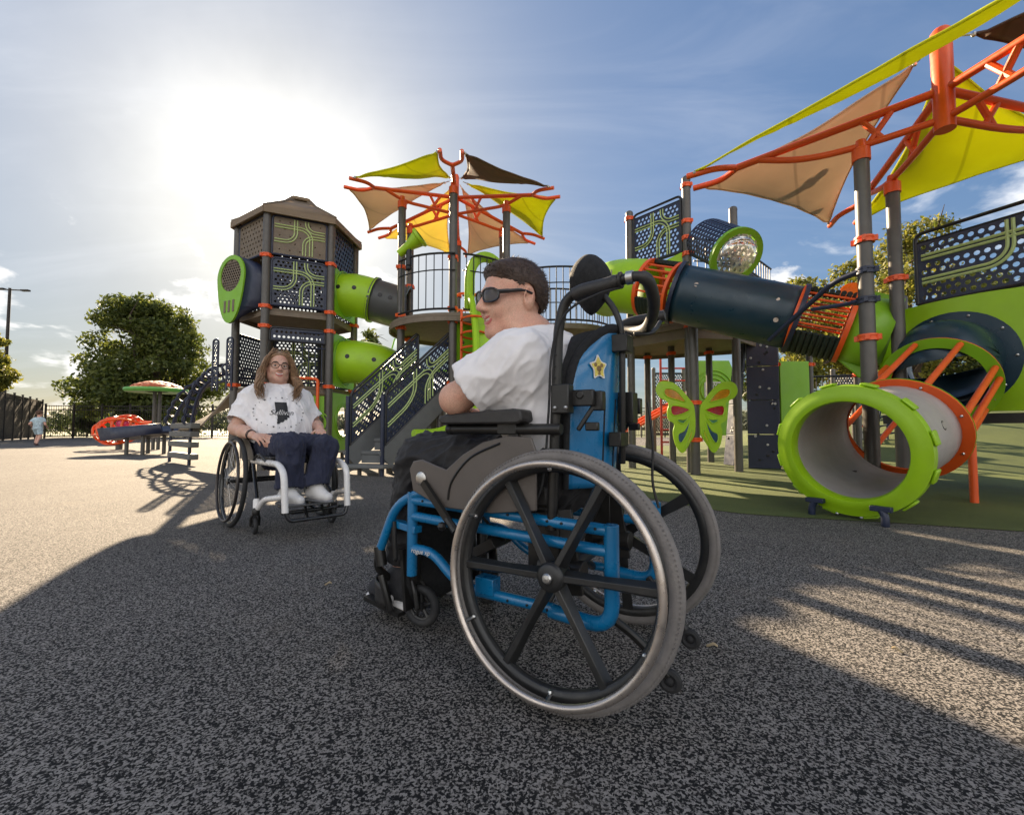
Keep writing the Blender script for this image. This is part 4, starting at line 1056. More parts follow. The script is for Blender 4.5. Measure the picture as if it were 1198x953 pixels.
    # round glasses, eyes, mouth
    mb = MB(); e = MB()
    for sg in (-1, 1):
        mb.tube([W(.107-.9*abs(abs(sg*.033+.026*math.cos(t))-.0)**2*6, sg*.033+.026*math.cos(t), .003+.0215*math.sin(t)) for t in [i*2*PI/20 for i in range(20)]], .0022, 6, closed=True)
        mb.tube([W(.085, sg*.06, .01), W(.03, sg*.077, .012), W(-.01, sg*.082, .006)], .0022, 6)
    mb.tube([W(.105, -.008, .006), W(.108, 0, .009), W(.105, .008, .006)], .002, 6)
    mb.build('glasses', mat('bronze_glasses', (.06, .04, .03), .3, metal=.4), root)
    for sg in (-1, 1):
        e = MB(); e.ball(W(.0775, sg*.031, .003), (.0125*S_, .0135*S_, .0072*S_), 14); eo = e.build('eye', SHOEW, root)
        e = MB(); e.ball(W(.0865, sg*.031-.001, .003), (.0045, .0066, .0066), 12); e.build('iris', mat('iris', (.05, .04, .03), .2), eo)
        e = MB(); e.tube(cr([W(.094, sg*.014, .026), W(.093, sg*.032, .031), W(.078, sg*.052, .024)], 4), [.0018]+[.003]*6+[.0015]*2, 6); e.build('eyebrow', HAIRM, root)
    mb = MB(); mb.tube(cr([W(.0795, -.024, -.0505), W(.0885, -.012, -.058), W(.0915, 0, -.061), W(.0885, .012, -.058), W(.0795, .024, -.0505)], 4), [.0015]+[.0048]*15+[.0015], 8); mb.build('teeth', TEETH, root)
    mb = MB(); mb.tube(cr([W(.075, -.029, -.046), W(.088, -.013, -.0525), W(.0925, 0, -.0545), W(.088, .013, -.0525), W(.075, .029, -.046)], 4), [.002]+[.0042]*15+[.002], 8)
    mb.tube(cr([W(.0755, -.028, -.05), W(.0865, -.013, -.069), W(.0905, 0, -.0735), W(.0865, .013, -.069), W(.0755, .028, -.05)], 4), [.002]+[.0052]*15+[.002], 8); mb.build('lips', LIPS, root)
    mb = MB(); d = wr[0]-el[0]; d /= np.linalg.norm(d); Mb = align(d, loc=wr[0]-d*.02)
    for z in (-.008, .006): mb.lathe([(.031, z-.005), (.0335, z), (.031, z+.005)], Mb, 20)
    mb.build('bracelet', BLACKM, root)
    return root
build_woman()
def build_white_chair():
    root = thing('wheelchair', 'white framed sport wheelchair with thin spoked cambered wheels, under the woman', 'wheelchair', WO_O, WO_YAW)
    WH = mat('white_frame_paint', (.72, .7, .68), .25, var=.05, scale=12, coat=.4, dirt=.06)
    GLB = mat('gloss_black', (.014, .014, .015), .3, var=.2, scale=20, coat=.3)
    for sg in (1, -1):
        w_ = MB(); torus(w_, .277, .011, 0, 60, 8); w_.lathe([(.0005, -.035), (.022, -.035), (.022, -.022), (.012, -.018), (.012, .018), (.022, .022), (.022, .035), (.0005, .04)], align((0, sg, 0)), 18)
        w = w_.build('wheel', GLB, root, (.0, sg*.285, .302), (sg*.06, 0, 0))
        t = MB(); torus(t, .29, .0145, 0, 72, 10); t.build('tyre', RUBB, w)
        p = MB(); torus(p, .262, .0095, sg*.035, 72, 10); p.build('push_rim', mat('satin_dark_rim', (.05, .045, .045), .35, metal=.6), w)
        for i in range(24):
            a = i*2*PI/24; b = a+(.5 if i % 2 else -.5); s2 = .028 if i % 4 < 2 else -.028
            q = MB(); q.tube([(.02*math.cos(b), s2, .02*math.sin(b)), (.27*math.cos(a), 0, .27*math.sin(a))], .0011, 5); q.build('spoke', STEEL, w)
    y = .2
    for sg in (1, -1):
        f = MB(); y = .19*sg
        f.tube(bend([(.10, y, .44), (.6, y, .445), (.70, y, .40), (.725, y*.98, .17)], .09), .0195, 12); f.tube(bend([(.40, y*1.25, .165), (.47, y*1.18, .225), (.70, y, .26)], .05), .018, 12)
        f.lathe([(.02, -.04), (.02, .05), (.014, .058), (.0005, .06)], Matrix.Translation((.385, y*1.28, .165)), 14)
        f.build('frame', WH, root)
        caster(root, (.36, y*1.28, .056), R(4) if sg > 0 else R(-6), .056, .1)
    k = MB(); k.tube([(.0, -.27, .305), (.0, .27, .305)], .019, 12); k.tube([(.66, -.19, .16), (.66, .19, .16)], .01, 10); k.tube(bend([(.725, -.186, .18), (.735, -.17, .12), (.735, .17, .12), (.725, .186, .18)], .03), .0115, 10)
    for sg in (1, -1):
        k.tube([(-.12, sg*.19, .44), (.2, sg*.19, .44)], .015, 10); k.beam((.0, sg*.19, .3), (.05, sg*.19, .44), .03, .05, up=(1, 0, 0)); k.tube([(.1, sg*.19, .43), (.36, sg*.235, .22)], .012, 10)
        k.tube(bend([(.42, sg*.195, .44), (.36, sg*.23, .5), (.28, sg*.235, .46)], .02), .009, 8)
        k.tube(bend([(.725, sg*.06, .125), (.68, sg*.05, .15), (.655, sg*.05, .19)], .02), .009, 8)
    k.tube([(.63, -.12, .15), (.63, .12, .15)], .011, 8); k.tube([(.66, 0, .16), (.05, 0, .305)], .012, 8); k.build('axle', GLB, root)
    s = MB(); s.box((.22, 0, .44), (.46, .37, .015)); s.box((.22, 0, .465), (.45, .38, .035)); s.build('seat_cushion', VINYL, root, bevel=.01)
    s = MB(); s.box((.655, -.03, .195), (.16, .3, .012), Matrix.Rotation(R(-6), 3, 'Y')); s.build('foot_plate', GLB, root, bevel=.003)
    b = MB(); b.grid(lambda u, v: Vector((-.15-.05*v+.06*(2*u-1)**2, (u-.5)*.4, .5+.36*v)), 14, 8); b.build('backrest', FOAM, root, solid=.025)
    for sg in (1, -1):
        b = MB(); b.tube([(-.1, sg*.195, .44), (-.15, sg*.2, .84)], .0125, 10); b.build('back_cane', GLB, root)
        g_ = MB(); g_.prism([(-.1, .45), (.22, .45), (.2, .5), (.1, .58), (-.02, .6), (-.1, .58)], Matrix(((1, 0, 0, 0), (0, 0, 1, sg*.225), (0, 1, 0, 0), (0, 0, 0, 1))), .006); g_.build('side_guard', GUARD, root)
    return root
build_white_chair()
# ---------------------------------------------------------------- child running along the fence
def build_child():
    p = G(43, 521); yaw = R(105)
    root = thing('person', 'curly haired child in pale blue patterned outfit running away beside the dark fence', 'person', (p.x, p.y, 0), yaw)
    F = Field((-.45, -.4, -.02), (.5, .4, 1.42), .011)
    hips = np.array((0, 0, .68)); ch = np.array((.04, 0, .96)); nb = np.array((.05, 0, 1.09)); hd = np.array((.075, 0, 1.225)); M = head_axes(0, R(-4))
    F.cap(hips, ch, .1, .105, .05, flat=(0, 1, 0), fs=.85); F.cap(ch+[0, -.1, .07], ch+[0, .1, .07], .05, .05, .05); F.cap(ch, nb, .07, .045, .04)
    arms = [((.04, .14, 1.03), (-.09, .2, .83), (.07, .21, .73)), ((.04, -.14, 1.03), (.02, -.22, .82), (.17, -.19, .72))]
    for a, b, c in arms:
        F.cap(a, b, .04, .034, .02); F.cap(b, c, .034, .024, .02); v = np.array(c)-np.array(b); add_hand(F, np.array(c)+v*.08, v, (0, 0, -1), 1, .8, .5)
    legs = [((0, .07, .66), (.17, .08, .4), (.05, .08, .12), (.1, 0, .03)), ((0, -.07, .66), (.02, -.08, .37), (-.14, -.08, .1), (.1, 0, -.01))]
    for a, b, c, t in legs: F.cap(a, b, .07, .052, .03); F.cap(b, c, .05, .035, .03)
    add_head(F, hd, M, .93, False, nb)
    F.build('body', SKIN, root, smooth=1)
    mb = MB(); rn = random.Random(3)
    for i in range(150):
        d = Vector((rn.gauss(0, 1), rn.gauss(0, 1), rn.gauss(.35, 1))).normalized()
        if d.x*.8-d.z > .25 or d.z < -.45: continue
        mb.ball(Vector(hd)+Vector((d.x*.1-.015, d.y*.088, d.z*.1+.03)), rn.uniform(.02, .032), 6)
    mb.build('hair', mat('curly_hair', (.11, .055, .03), .6, var=.4, scale=60), root, fix=False)
    PB = mat('pale_blue_print', (.42, .52, .55), .85, var=.4, scale=11)
    T = Field((-.35, -.4, .5), (.4, .4, 1.2), .011); T.cap(hips+[0, 0, -.02], ch, .118, .122, .05, flat=(0, 1, 0), fs=.85); T.cap(ch+[0, -.1, .07], ch+[0, .1, .07], .062, .062, .05); T.cap(ch, nb-[0, 0, .03], .08, .055, .04)
    for a, b, c in arms: a, b = np.array(a), np.array(b); T.cap(a, b, .055, .06, .03, cut=(a+(b-a)*.62, b-a))
    T.plane((0, 0, .64), (0, 0, -1)); T.build('shirt', PB, root, disp=folds(.01, 12, 9, 2), smooth=1)
    T = Field((-.3, -.3, .3), (.4, .3, .85), .011); T.cap(hips+[0, -.03, 0], hips+[0, .03, 0], .105, .105, .04)
    for a, b, c, t in legs: a, b = np.array(a), np.array(b); T.cap(a, b, .085, .078, .03, cut=(a+(b-a)*.8, b-a))
    T.build('shorts', PB, root, smooth=1)
    for a, b, c, t in legs:
        c = np.array(c); q = Field(c-[.2, .1, .2], c+[.3, .1, .15], .009); d = np.array(t)-[0, 0, .0]; q.cap(c+[-.02, 0, -.06], c+[-.02, 0, -.06]+d*1.1+[0, 0, -.02], .04, .034, .02); q.build('shoe', mat('dark_red_shoe', (.06, .02, .02), .6), root, smooth=1)
build_child()
# ---------------------------------------------------------------- hexagonal play tower
GREYB = mat('grey_transfer_step', (.3, .3, .29), .7, var=.12, scale=5, dirt=.2)
WHITEP = mat('pale_mesh_plastic', (.5, .5, .45), .5, var=.1)
def hexpts(c, r, a0): return [Vector((c[0]+r*math.cos(R(a0+60*i)), c[1]+r*math.sin(R(a0+60*i)), 0)) for i in range(6)]
TW = (-3.9, 8.1); TH = hexpts(TW, .97, -94)
TH_FL, TH_FR, TH_RR, TH_B, TH_BL, TH_L = TH           # front-left, front-right, right-rear, back, back-left, left
ZD, ZL, ZE = 2.62, 1.36, 4.25
def deck_plate(name, pts, z, t, parent, m=DECK, edge=True):
    base = parent.location; mb = MB(); P = [(p.x-base.x, p.y-base.y) for p in pts]
    mb.prism(P, Matrix.Translation((0, 0, z-t-base.z)), t); d = mb.build(name, m, parent, bevel=.012)
    if edge:
        mb = MB()
        for a, b in zip(P, P[1:]+P[:1]): mb.beam((a[0], a[1], z-t-.035-base.z), (b[0], b[1], z-t-.035-base.z), .03, .07)
        mb.build('deck_rim', DECK, d)
    return d
def build_tower():
    root = thing('play_tower', 'tall six sided play tower with peaked roof and perforated navy walls behind the woman', 'play tower', (TW[0], TW[1], 0))
    for i, p in enumerate(TH):
        post(root, p, ZE-.04, (1.36, 2.3, 2.62, 3.45) if i < 3 else (1.4, 2.6, 3.5), .062)
    inn = [Vector((TW[0], TW[1], 0)).lerp(p, .95) for p in TH]
    deck_plate('upper_deck', inn, ZD, .05, root); deck_plate('lower_deck', inn, ZL, .05, root)
    # roof: six panels, overhanging eaves
    mb = MB(); ap = Vector((0, 0, ZE+.62)); eo = [(p-Vector((TW[0], TW[1], 0)))*1.11+Vector((0, 0, ZE-.02)) for p in TH]
    for a, b in zip(eo, eo[1:]+eo[:1]): mb.add([a, b, b.lerp(ap, .8), a.lerp(ap, .8)], [(0,1,2,3)])
    rf = mb.build('roof', ROOFT, root, solid=.03, angle=10)
    mb = MB(); tp = [a.lerp(ap, .8) for a in eo]; tp2 = [Vector((p.x*1.25, p.y*1.25, p.z+.03)) for p in tp]
    mb.prism([(p.x, p.y) for p in tp2], Matrix.Translation((0, 0, tp[0].z+.02)), .07); mb.build('roof_cap', ROOFT, rf, bevel=.02)
    mb = MB()
    for a, b in zip(eo, eo[1:]+eo[:1]): mb.beam(a-Vector((0, 0, .05)), b-Vector((0, 0, .05)), .03, .1)
    mb.build('eave', ROOFT, rf)
    for e in eo: mb = MB(); mb.beam(e+Vector((0,0,.02)), e.lerp(ap, .8)+Vector((0,0,.03)), .04, .03); mb.build('roof_rib', DECK, rf)
    # walls
    def wall(a, b, z0, z1, seed, cell=.066, **k):
        d = (b-a).normalized()*.075; return track_panel('wall_panel', a+d, b-d, z0, z1, root, seed=seed, cell=cell, side=1, **k)
    wall(TH_FL, TH_FR, ZD+.04, 3.44, 3, mats=(NAVY, OLIVE, NAVY)); wall(TH_FL, TH_FR, 3.5, 4.14, 8, hole=.012, cell=.13, mats=(DECK, OLIVE, NAVY))
    wall(TH_BL, TH_B, ZD+.05, 3.44, 4, tracks=False); wall(TH_BL, TH_B, 3.5, 4.14, 9, hole=.012, cell=.13, mats=(DECK, OLIVE, NAVY))
    wall(TH_RR, TH_B, ZD+.05, 3.44, 5, tracks=False); wall(TH_RR, TH_B, 3.5, 4.14, 5, hole=.012, cell=.13, tracks=False, mats=(DECK, OLIVE, NAVY))
    wall(TH_FR, TH_RR, 3.42, 4.14, 2, tracks=False, cell=.085, hole=.03); wall(TH_L, TH_FL, 3.5, 4.14, 6, tracks=False, mats=(DECK, OLIVE, NAVY), cell=.09)
    wall(TH_L, TH_BL, ZD+.05, 3.44, 1, tracks=False); wall(TH_L, TH_BL, 3.5, 4.14, 6, tracks=False, mats=(DECK, OLIVE, NAVY), hole=.012, cell=.13)
    wall(TH_FL, TH_FR, ZL+.72, 2.3, 1, tracks=False); wall(TH_BL, TH_B, ZL+.05, 2.4, 2); wall(TH_RR, TH_B, ZL+.05, 2.4, 3, tracks=False); wall(TH_L, TH_BL, ZL+.05, 2.3, 5, tracks=False)
    for a, b, z0, z1 in ((TH_FL, TH_FR, ZL, 2.25),):
        bar_rail('guard_rail', [a.lerp(b, .52), a.lerp(b, .93)], z0+.05, z1, root, NAVY, step=.085)
    # orange ladder frame on the front
    mb = MB(); a, b = TH_FL.lerp(TH_FR, .42)-Vector((TW[0], TW[1], 0)), TH_FL.lerp(TH_FR, .82)-Vector((TW[0], TW[1], 0)); n = Vector((b.y-a.y, a.x-b.x, 0)).normalized()*.09
    mb.tube(bend([a+n, a+n+Vector((0,0,1.48)), b+n+Vector((0,0,1.48)), b+n], .07), .026, 10)
    for z in (.3, .55, .8, 1.05): mb.tube([a+n+Vector((0,0,z)), b+n+Vector((0,0,z))], .02, 8)
    mb.build('ladder', ORANGE, root)
    # bug-eye window: green tapered hood with a perforated drum face, bulging from the left-front side
    c = (TH_L+TH_FL)/2-Vector((TW[0], TW[1], 0)); nn = c.normalized(); tx = (TH_FL-TH_L).normalized()
    Mh = align(nn+Vector((.0, -.3, .02)), tx, c*1.24-tx*.2+Vector((0, 0, 3.17)))
    n_ = 40; ang = [2*PI*i/n_ for i in range(n_)]
    def drop(q, tail): return [(q*math.cos(a), q*math.sin(a) if math.sin(a) > -.25 else q*math.sin(a)-(tail*(-math.sin(a)-.25)/.75)) for a in ang]
    mb = MB(); o = drop(.36, .42); inr = [(.27*math.cos(a), .02+.27*math.sin(a)) for a in ang]; mb.plate(o, inr, Mh, .03); bk = drop(.36, .28)
    bug = mb.build('bubble_window', LIMED, root)
    mb = MB(); outer = [Mh @ Vector((x, y, 0)) for x, y in o]; H_ = .44
    back = [c+tx*max(-.44, min(.44, x*1.25))+Vector((0, 0, 3.05+max(-.43, min(.4, y*1.05)))) for x, y in o]
    for i in range(n_):
        j = (i+1) % n_; mb.add([outer[i], outer[j], back[j], back[i]], [(0,1,2,3)])
    mb.build('hood', NAVY, bug, solid=.012)
    mb = MB(); rn = random.Random(4); Mi = Mh
    def fn(u, v, w=0):
        x, y = u-.27, v-.25; return Mi @ Vector((x, y, .012+w))
    perforated(mb, fn, .54, .54, .05, .02, .008, mask=lambda u, v: (u-.27)**2+(v-.27)**2 < .25**2, edge=.0); 
    keep = MB()
    inv = Mi.inverted()
    for f, m_ in zip(mb.f, mb.m):
        cc = sum((Vector(mb.v[i]) for i in f), Vector())/len(f); l = inv @ cc
        if (l.x)**2+(l.y-.02)**2 < .275**2: keep.add([mb.v[i] for i in f], [tuple(range(len(f)))])
    keep.build('mesh_face', DECK, bug, fix=False)
    for x in (-.14, 0, .14): mb = MB(); mb.box((0, 0, 0), (.05, .2, .012)); q = MB(); q.add([Mh @ (Vector(v)+Vector((x*.8, -.5, .033))) for v in mb.v], mb.f); q.build('slot', DECK, bug, bevel=.005)
    # lime panels with tube openings on the right-hand face and raised rings below
    def face_panel(a, b, z0, z1, rc=.36, cz=None, m=LIMED, name='tube_panel', slant=0.):
        A, B = a-Vector((TW[0], TW[1], 0)), b-Vector((TW[0], TW[1], 0)); d = (B-A).normalized(); W_ = (B-A).length; n = Vector((d.y, -d.x, 0)); cz_ = cz if cz else (z0+z1)/2
        M = Matrix((d, Vector((0,0,1)), n)).transposed().to_4x4(); M.translation = A+n*.02
        w0, w1 = .07, W_-.07; m_ = 48; outer = []; inner = []
        for i in range(m_):
            t = 2*PI*i/m_+PI/4; x, y = math.cos(t), math.sin(t); s_ = 1/max(abs(x), abs(y)); ox = (w0+w1)/2+x*s_*(w1-w0)/2; top = z1-slant*(ox-w0); oy = (z0+top)/2+y*s_*(top-z0)/2
            outer.append((ox, oy)); inner.append(((w0+w1)/2+rc*x, cz_+rc*y))
        q = MB(); q.plate(outer, inner, M, .022); p = q.build(name, m, root)
        for rr in (rc+.015, rc+.06): 
            q = MB(); q.tube([M @ Vector(((w0+w1)/2+rr*math.cos(t), cz_+rr*math.sin(t), .024)) for t in [2*PI*i/40 for i in range(40)]], .012, 6, closed=True); q.build('raised_ring', m, p)
        return p
    face_panel(TH_FR, TH_RR, ZD+.02, 3.46, .36, 3.06, slant=.25); face_panel(TH_FR, TH_RR, ZL+.02, 2.3, .36, 1.85)
    face_panel(TH_FR, TH_RR, .28, 1.27, .26, .78); face_panel(TH_FL.lerp(TH_FR, .6), TH_FR, .28, 1.2, .14, .75)
    return root
build_tower()
def ring_loop(c, ax, r, n=28, up=(0,0,1)):
    ax = Vector(ax).normalized(); u = Vector(up).cross(ax).normalized(); v = ax.cross(u)
    return [Vector(c)+(u*math.cos(2*PI*i/n)+v*math.sin(2*PI*i/n))*r for i in range(n)]
def tube_shell(mb, path, r, n=28, m=0):
    P = [Vector(p) for p in path]; loops = []
    for i, p in enumerate(P):
        d = P[min(i+1, len(P)-1)]-P[max(i-1, 0)]; loops.append(ring_loop(p, d, r if not isinstance(r, (list, tuple)) else r[i], n))
    for a, b in zip(loops[:-1], loops[1:]):
        for i in range(n): j = (i+1) % n; mb.add([a[i], a[j], b[j], b[i]], [(0,1,2,3)], m)
    return loops
def flange(mb, c, ax, r0, r1, t=.03, m=0, n=36):
    ax = Vector(ax).normalized(); M = align(ax, loc=c); mb.lathe([(r0, -t/2), (r1, -t/2), (r1, t/2), (r0, t/2), (r0, -t/2)], M, n, m)
def dimple(parent, c, nrm, r=.035, m=None):
    mb = MB(); mb.lathe([(r, 0), (r*.9, .006), (r*.5, .004), (.0005, .003)], align(nrm, loc=c), 14); return mb.build('port_hole', m or BLACKM, parent)
def build_tube(name, label, pts, cols, z_panel_dir, dims=True):
    o = Vector((pts[0][0], pts[0][1], 0)); root = thing(name, label, 'tube slide' if 'slide' in name else 'crawl tube', tuple(o)); P = cr([Vector(p)-o for p in pts], 6)
    h = int(len(P)*.52)
    segs = [(P[:h+1], cols[0], 'tube_section'), (P[h:], cols[1], 'tube_section')]
    for i, (sp, c, n) in enumerate(segs):
        mb = MB(); tube_shell(mb, sp, .375); s = mb.build(n, c, root, solid=.012)
        [ (lambda q: (flange(q, a_, b_, .37, .415, .045), q.build('flange', c, s)))(MB()) for a_, b_ in ((sp[0], sp[1]-sp[0]), (sp[-1], sp[-1]-sp[-2]))]
        if dims:
            for t in (.3, .62):
                k = int(t*(len(sp)-1)); d = (sp[k+1]-sp[k-1]).normalized(); nn = Vector((d.y, -d.x, 0)).normalized()
                if nn.y > 0: nn = -nn
                nn = (nn+Vector((0, 0, .12))).normalized(); dimple(s, sp[k]+nn*.378, nn, .04)
    return root
mR = (TH_FR+TH_RR)/2
build_tube('crawl_tube', 'upper lime and charcoal crawl tube leaving the tower towards the round deck', [mR+Vector((0, 0, 3.06)), mR+Vector((.22, -.02, 3.06)), mR+Vector((.5, .0, 3.0)), mR+Vector((.85, .03, 2.9)), mR+Vector((1.12, .06, 2.84))], (LIME, mat('charcoal_tube', (.05, .055, .058), .45, var=.15, scale=4, dirt=.1)), None)
build_tube('tube_slide', 'lower lime and charcoal tube slide curling down behind the grey stairs', [mR+Vector((0, 0, 1.85)), mR+Vector((.4, -.02, 1.84)), mR+Vector((.8, .08, 1.72)), mR+Vector((1.2, .4, 1.4)), mR+Vector((1.35, .9, 1.0)), mR+Vector((1.25, 1.4, .6))], (LIME, MATS['charcoal_tube']), None)
# ---------------------------------------------------------------- arched loop climber on the left of the tower
def build_arch():
    a0, b0 = G(198, 540), G(221, 544); base = (a0+b0)/2
    root = thing('arch_climber', 'arched climber with dark blue loop rails and grey step plates left of the woman', 'climber', (base.x, base.y, 0))
    tops = (TH_L.lerp(TH_BL, .75)+Vector((-.03, 0, 0)), TH_L+Vector((-.03, .05, 0)))
    prof = [(0, 0), (.01, .5), (.06, .9), (.2, 1.27), (.45, 1.5), (.75, 1.6), (1., 1.6)]
    def line(k, lift=0.): return cr([(a0, b0)[k].lerp(tops[k], t)-root.location+Vector((0, 0, z)) for t, z in prof], 8)
    for k in (0, 1):
        pts = line(k); n_ = len(pts); dd = (tops[k]-(a0, b0)[k]).normalized(); mb = MB(); mb.tube(pts, .028, 10); rail = mb.build('curved_rail', NAVY, root)
        up = []
        for i, p in enumerate(pts):
            tg = (pts[min(i+1, n_-1)]-pts[max(i-1, 0)]).normalized(); nn = (Vector((0, 0, 1))-tg*tg.z); nn = nn.normalized() if nn.length > .1 else -dd
            if nn.dot(-dd) < 0 and tg.z > .7: nn = -nn
            up.append(p+(nn*.75-dd*.35).normalized()*.19)
        i0 = 13; mb = MB(); mb.tube([pts[i0-2]]+up[i0:-3]+[pts[-1]], .02, 8); mb.build('outer_rail', NAVY, rail)
        for i in range(i0+1, n_-4, 3):
            q = MB(); q.tube(ring_loop((pts[i]+up[i])/2, (b0-a0), .095, 16), .017, 8, closed=True); q.build('grip_loop', NAVY, rail)
    L0, L1 = line(0), line(1); SP = mat('grey_step_plate', (.11, .11, .105), .6, var=.15, scale=7, dirt=.2)
    for i in (3, 6, 9, 12):
        q = MB(); a, b = L0[i], L1[i]; q.beam(a.lerp(b, .12), b.lerp(a, -.2), .15, .1); q.build('step_plate', SP, root, bevel=.012)
    q = MB(); m_ = len(L0)-1; e0, e1 = tops[0]-root.location+Vector((0, 0, ZL)), tops[1]-root.location+Vector((0, 0, ZL)); s0, s1 = L0[13]+Vector((.1, 0, -.12)), L1[13]+Vector((.1, 0, -.12))
    n_ = 9
    for i in range(n_):
        c = [s0.lerp(e0, i/n_), s1.lerp(e1, i/n_), s1.lerp(e1, (i+1)/n_), s0.lerp(e0, (i+1)/n_)]; d_ = Vector((0, 0, -.05)); q.add(c+[v+d_ for v in c], [(0,1,2,3),(7,6,5,4),(0,4,5,1),(1,5,6,2),(2,6,7,3),(3,7,4,0)])
    q.build('ramp_deck', DECK, root)
    return root
build_arch()
def handrail_loop():
    a = TH_L+Vector((-.12, -.02, 0)); b = a+Vector((-.34, .15, 0)); root = thing('entry_rail', 'dark blue upright entry handrail at the top of the arched climber', 'handrail', (a.x, a.y, 0))
    for o in (0, 1):
        p = (a if not o else b)-root.location; m = MB(); m.tube(bend([p+Vector((0,0,ZL-.05)), p+Vector((0,0,ZL+.85)), p+Vector((.12,-.05,ZL+.85)), p+Vector((.12,-.05,ZL-.05))], .06), .018, 8); r_ = m.build('rail_loop', NAVY, root)
        m = MB(); A = p+root.location; B = A+Vector((.12,-.05,0))
        perforated(m, lambda u, v, w=0, A=A: A-root.location+Vector((.12,-.05,0)).normalized()*u+Vector((0,w,ZL+v)), .13, .8, .05, .018, edge=.015); m.build('mesh_panel', NAVY, r_, fix=False)
    return root
handrail_loop()
# ---------------------------------------------------------------- low step and stairs
def build_low_step():
    c = G(395, 537); root = thing('low_deck', 'low grey platform between the tower posts and the stairs', 'platform', (c.x-.35, c.y+.1, 0))
    m = MB(); m.prism([(-.75, -.15), (.3, -.15), (.45, .35), (.3, .7), (-.75, .7)], Matrix.Translation((0, 0, .13)), .1); m.build('platform_top', GREYB, root, bevel=.02)
    for x, y in ((-.6, 0), (.2, 0), (.2, .55), (-.6, .55)): m = MB(); m.tube([(x, y, 0), (x, y, .14)], .04, 10); m.build('leg', POST, root)
build_low_step()
def build_stairs():
    A, B = G(404, 556), G(444, 550)                       # feet of the near-left and near-right newels
    A = Vector((A.x, A.y, 0)); B = Vector((A.x+.46, A.y-.08, 0))+Vector((.0, .0, 0))
    root = thing('stairs', 'grey stairs with perforated navy side panels and winding olive tracks', 'stairs', tuple(A)); B = B-A
    d = Vector((.80, .60, 0)); w = Vector((.53, -.12, 0)); rise, run, n = .18, .185, 6
    def P(k, t, z): return d*k+w*t+Vector((0, 0, z))
    for k in range(n):
        m = MB(); z = .16+k*rise; x0 = -.1 if k == 0 else k*run
        dd = d.copy()
        c = [P(x0, -.12 if k == 0 else .04, 0), P(x0, 1.25 if k == 0 else .96, 0), P((k+1)*run+.05, 1.1 if k == 0 else .96, 0), P((k+1)*run+.05, 0 if k == 0 else .04, 0)]
        m.prism([(p.x, p.y) for p in c], Matrix.Translation((0, 0, z-.055)), .055)
        m.add([c[0]+Vector((0,0,z-.05))+d*.02, c[1]+Vector((0,0,z-.05))+d*.02, c[1]+Vector((0,0,z-rise*.95))+d*.02, c[0]+Vector((0,0,z-rise*.95))+d*.02], [(0,1,2,3)]) if k else None
        m.build('step', GREYD, root, bevel=.012)
    for t in (0, 1):
        m = MB(); q0, q1 = P(.05, t, .22), P(n*run, t, .22+n*rise*.97); m.beam(q0, q1, .035, .26, up=(0, 0, 1)); m.build('stringer', GREYD, root, bevel=.006)
        m = MB(); m.tube([P(.02, t, 0), P(.02, t, 1.12)], .03, 10); m.build('newel', NAVY, root)
        a, b = P(.06, t, 0)+A, P(n*run*.98, t, 0)+A
        track_panel('side_panel', a, b, .42, 1.12, root, shear=n*rise*.92, seed=1+t*2, cell=.055, hole=.018, top_gap=.05, side=1)
    for k in (3.2, 5.2): 
        for t in (.1, .9): m = MB(); p = P(k*run, t, 0); m.tube([p, p+Vector((0, 0, .1+k*rise))], .05, 12); m.build('leg', POST, root)
    for t in (.2, .8): m = MB(); p = P(.1, t, 0); m.tube([p, p+Vector((0, 0, .11))], .03, 10); m.build('leg', POST, root)
    return root
build_stairs()
# ---------------------------------------------------------------- shade canopies
def sail(parent, A, B, C, m, sag=.12, pull=.16, name='shade_sail', n=26):
    A0, B0, C0 = Vector(A), Vector(B), Vector(C); ct = (A0+B0+C0)/3; A, B, C = [q+(ct-q).normalized()*.09 for q in (A0, B0, C0)]; mb = MB(); idx = {}; vs = []; fs = []
    for i in range(n+1):
        for j in range(n+1-i):
            a, b = i/n, j/n; c = 1-a-b; p = A*a+B*b+C*c
            k = pull*4*(a*b*(1-c)**2+b*c*(1-a)**2+c*a*(1-b)**2); p = p+(ct-p)*k-Vector((0, 0, sag*27*a*b*c))
            ed_ = min(a, b, c); p += Vector((0, 0, .014*noise.noise(p*3.1)+.012*math.sin(26*(math.atan2(b+.01, a+.01)))*max(0, c-.55)*2+.012*math.sin(26*math.atan2(c+.01, a+.01))*max(0, b-.55)*2+.012*math.sin(26*math.atan2(c+.01, b+.01))*max(0, a-.55)*2))
            idx[i, j] = len(vs); vs.append(p)
    for i in range(n):
        for j in range(n-i):
            fs.append((idx[i,j], idx[i+1,j], idx[i,j+1]))
            if j < n-i-1: fs.append((idx[i+1,j], idx[i+1,j+1], idx[i,j+1]))
    mb.add(vs, fs); s = mb.build(name, m, parent, solid=.004, angle=80)
    mb = MB(); E = [vs[idx[i,0]] for i in range(n+1)]+[vs[idx[n-j,j]] for j in range(1, n+1)]+[vs[idx[0,n-j]] for j in range(1, n)]
    mb.tube(E, .011, 6, closed=True); mb.build('sail_hem', m, s)
    for q0, q1 in ((A0, A), (B0, B), (C0, C)): mb = MB(); mb.tube([q0, q1], .008, 6); mb.ball(q1, .022, 8); mb.build('corner_cable', STEEL, s)
    return s
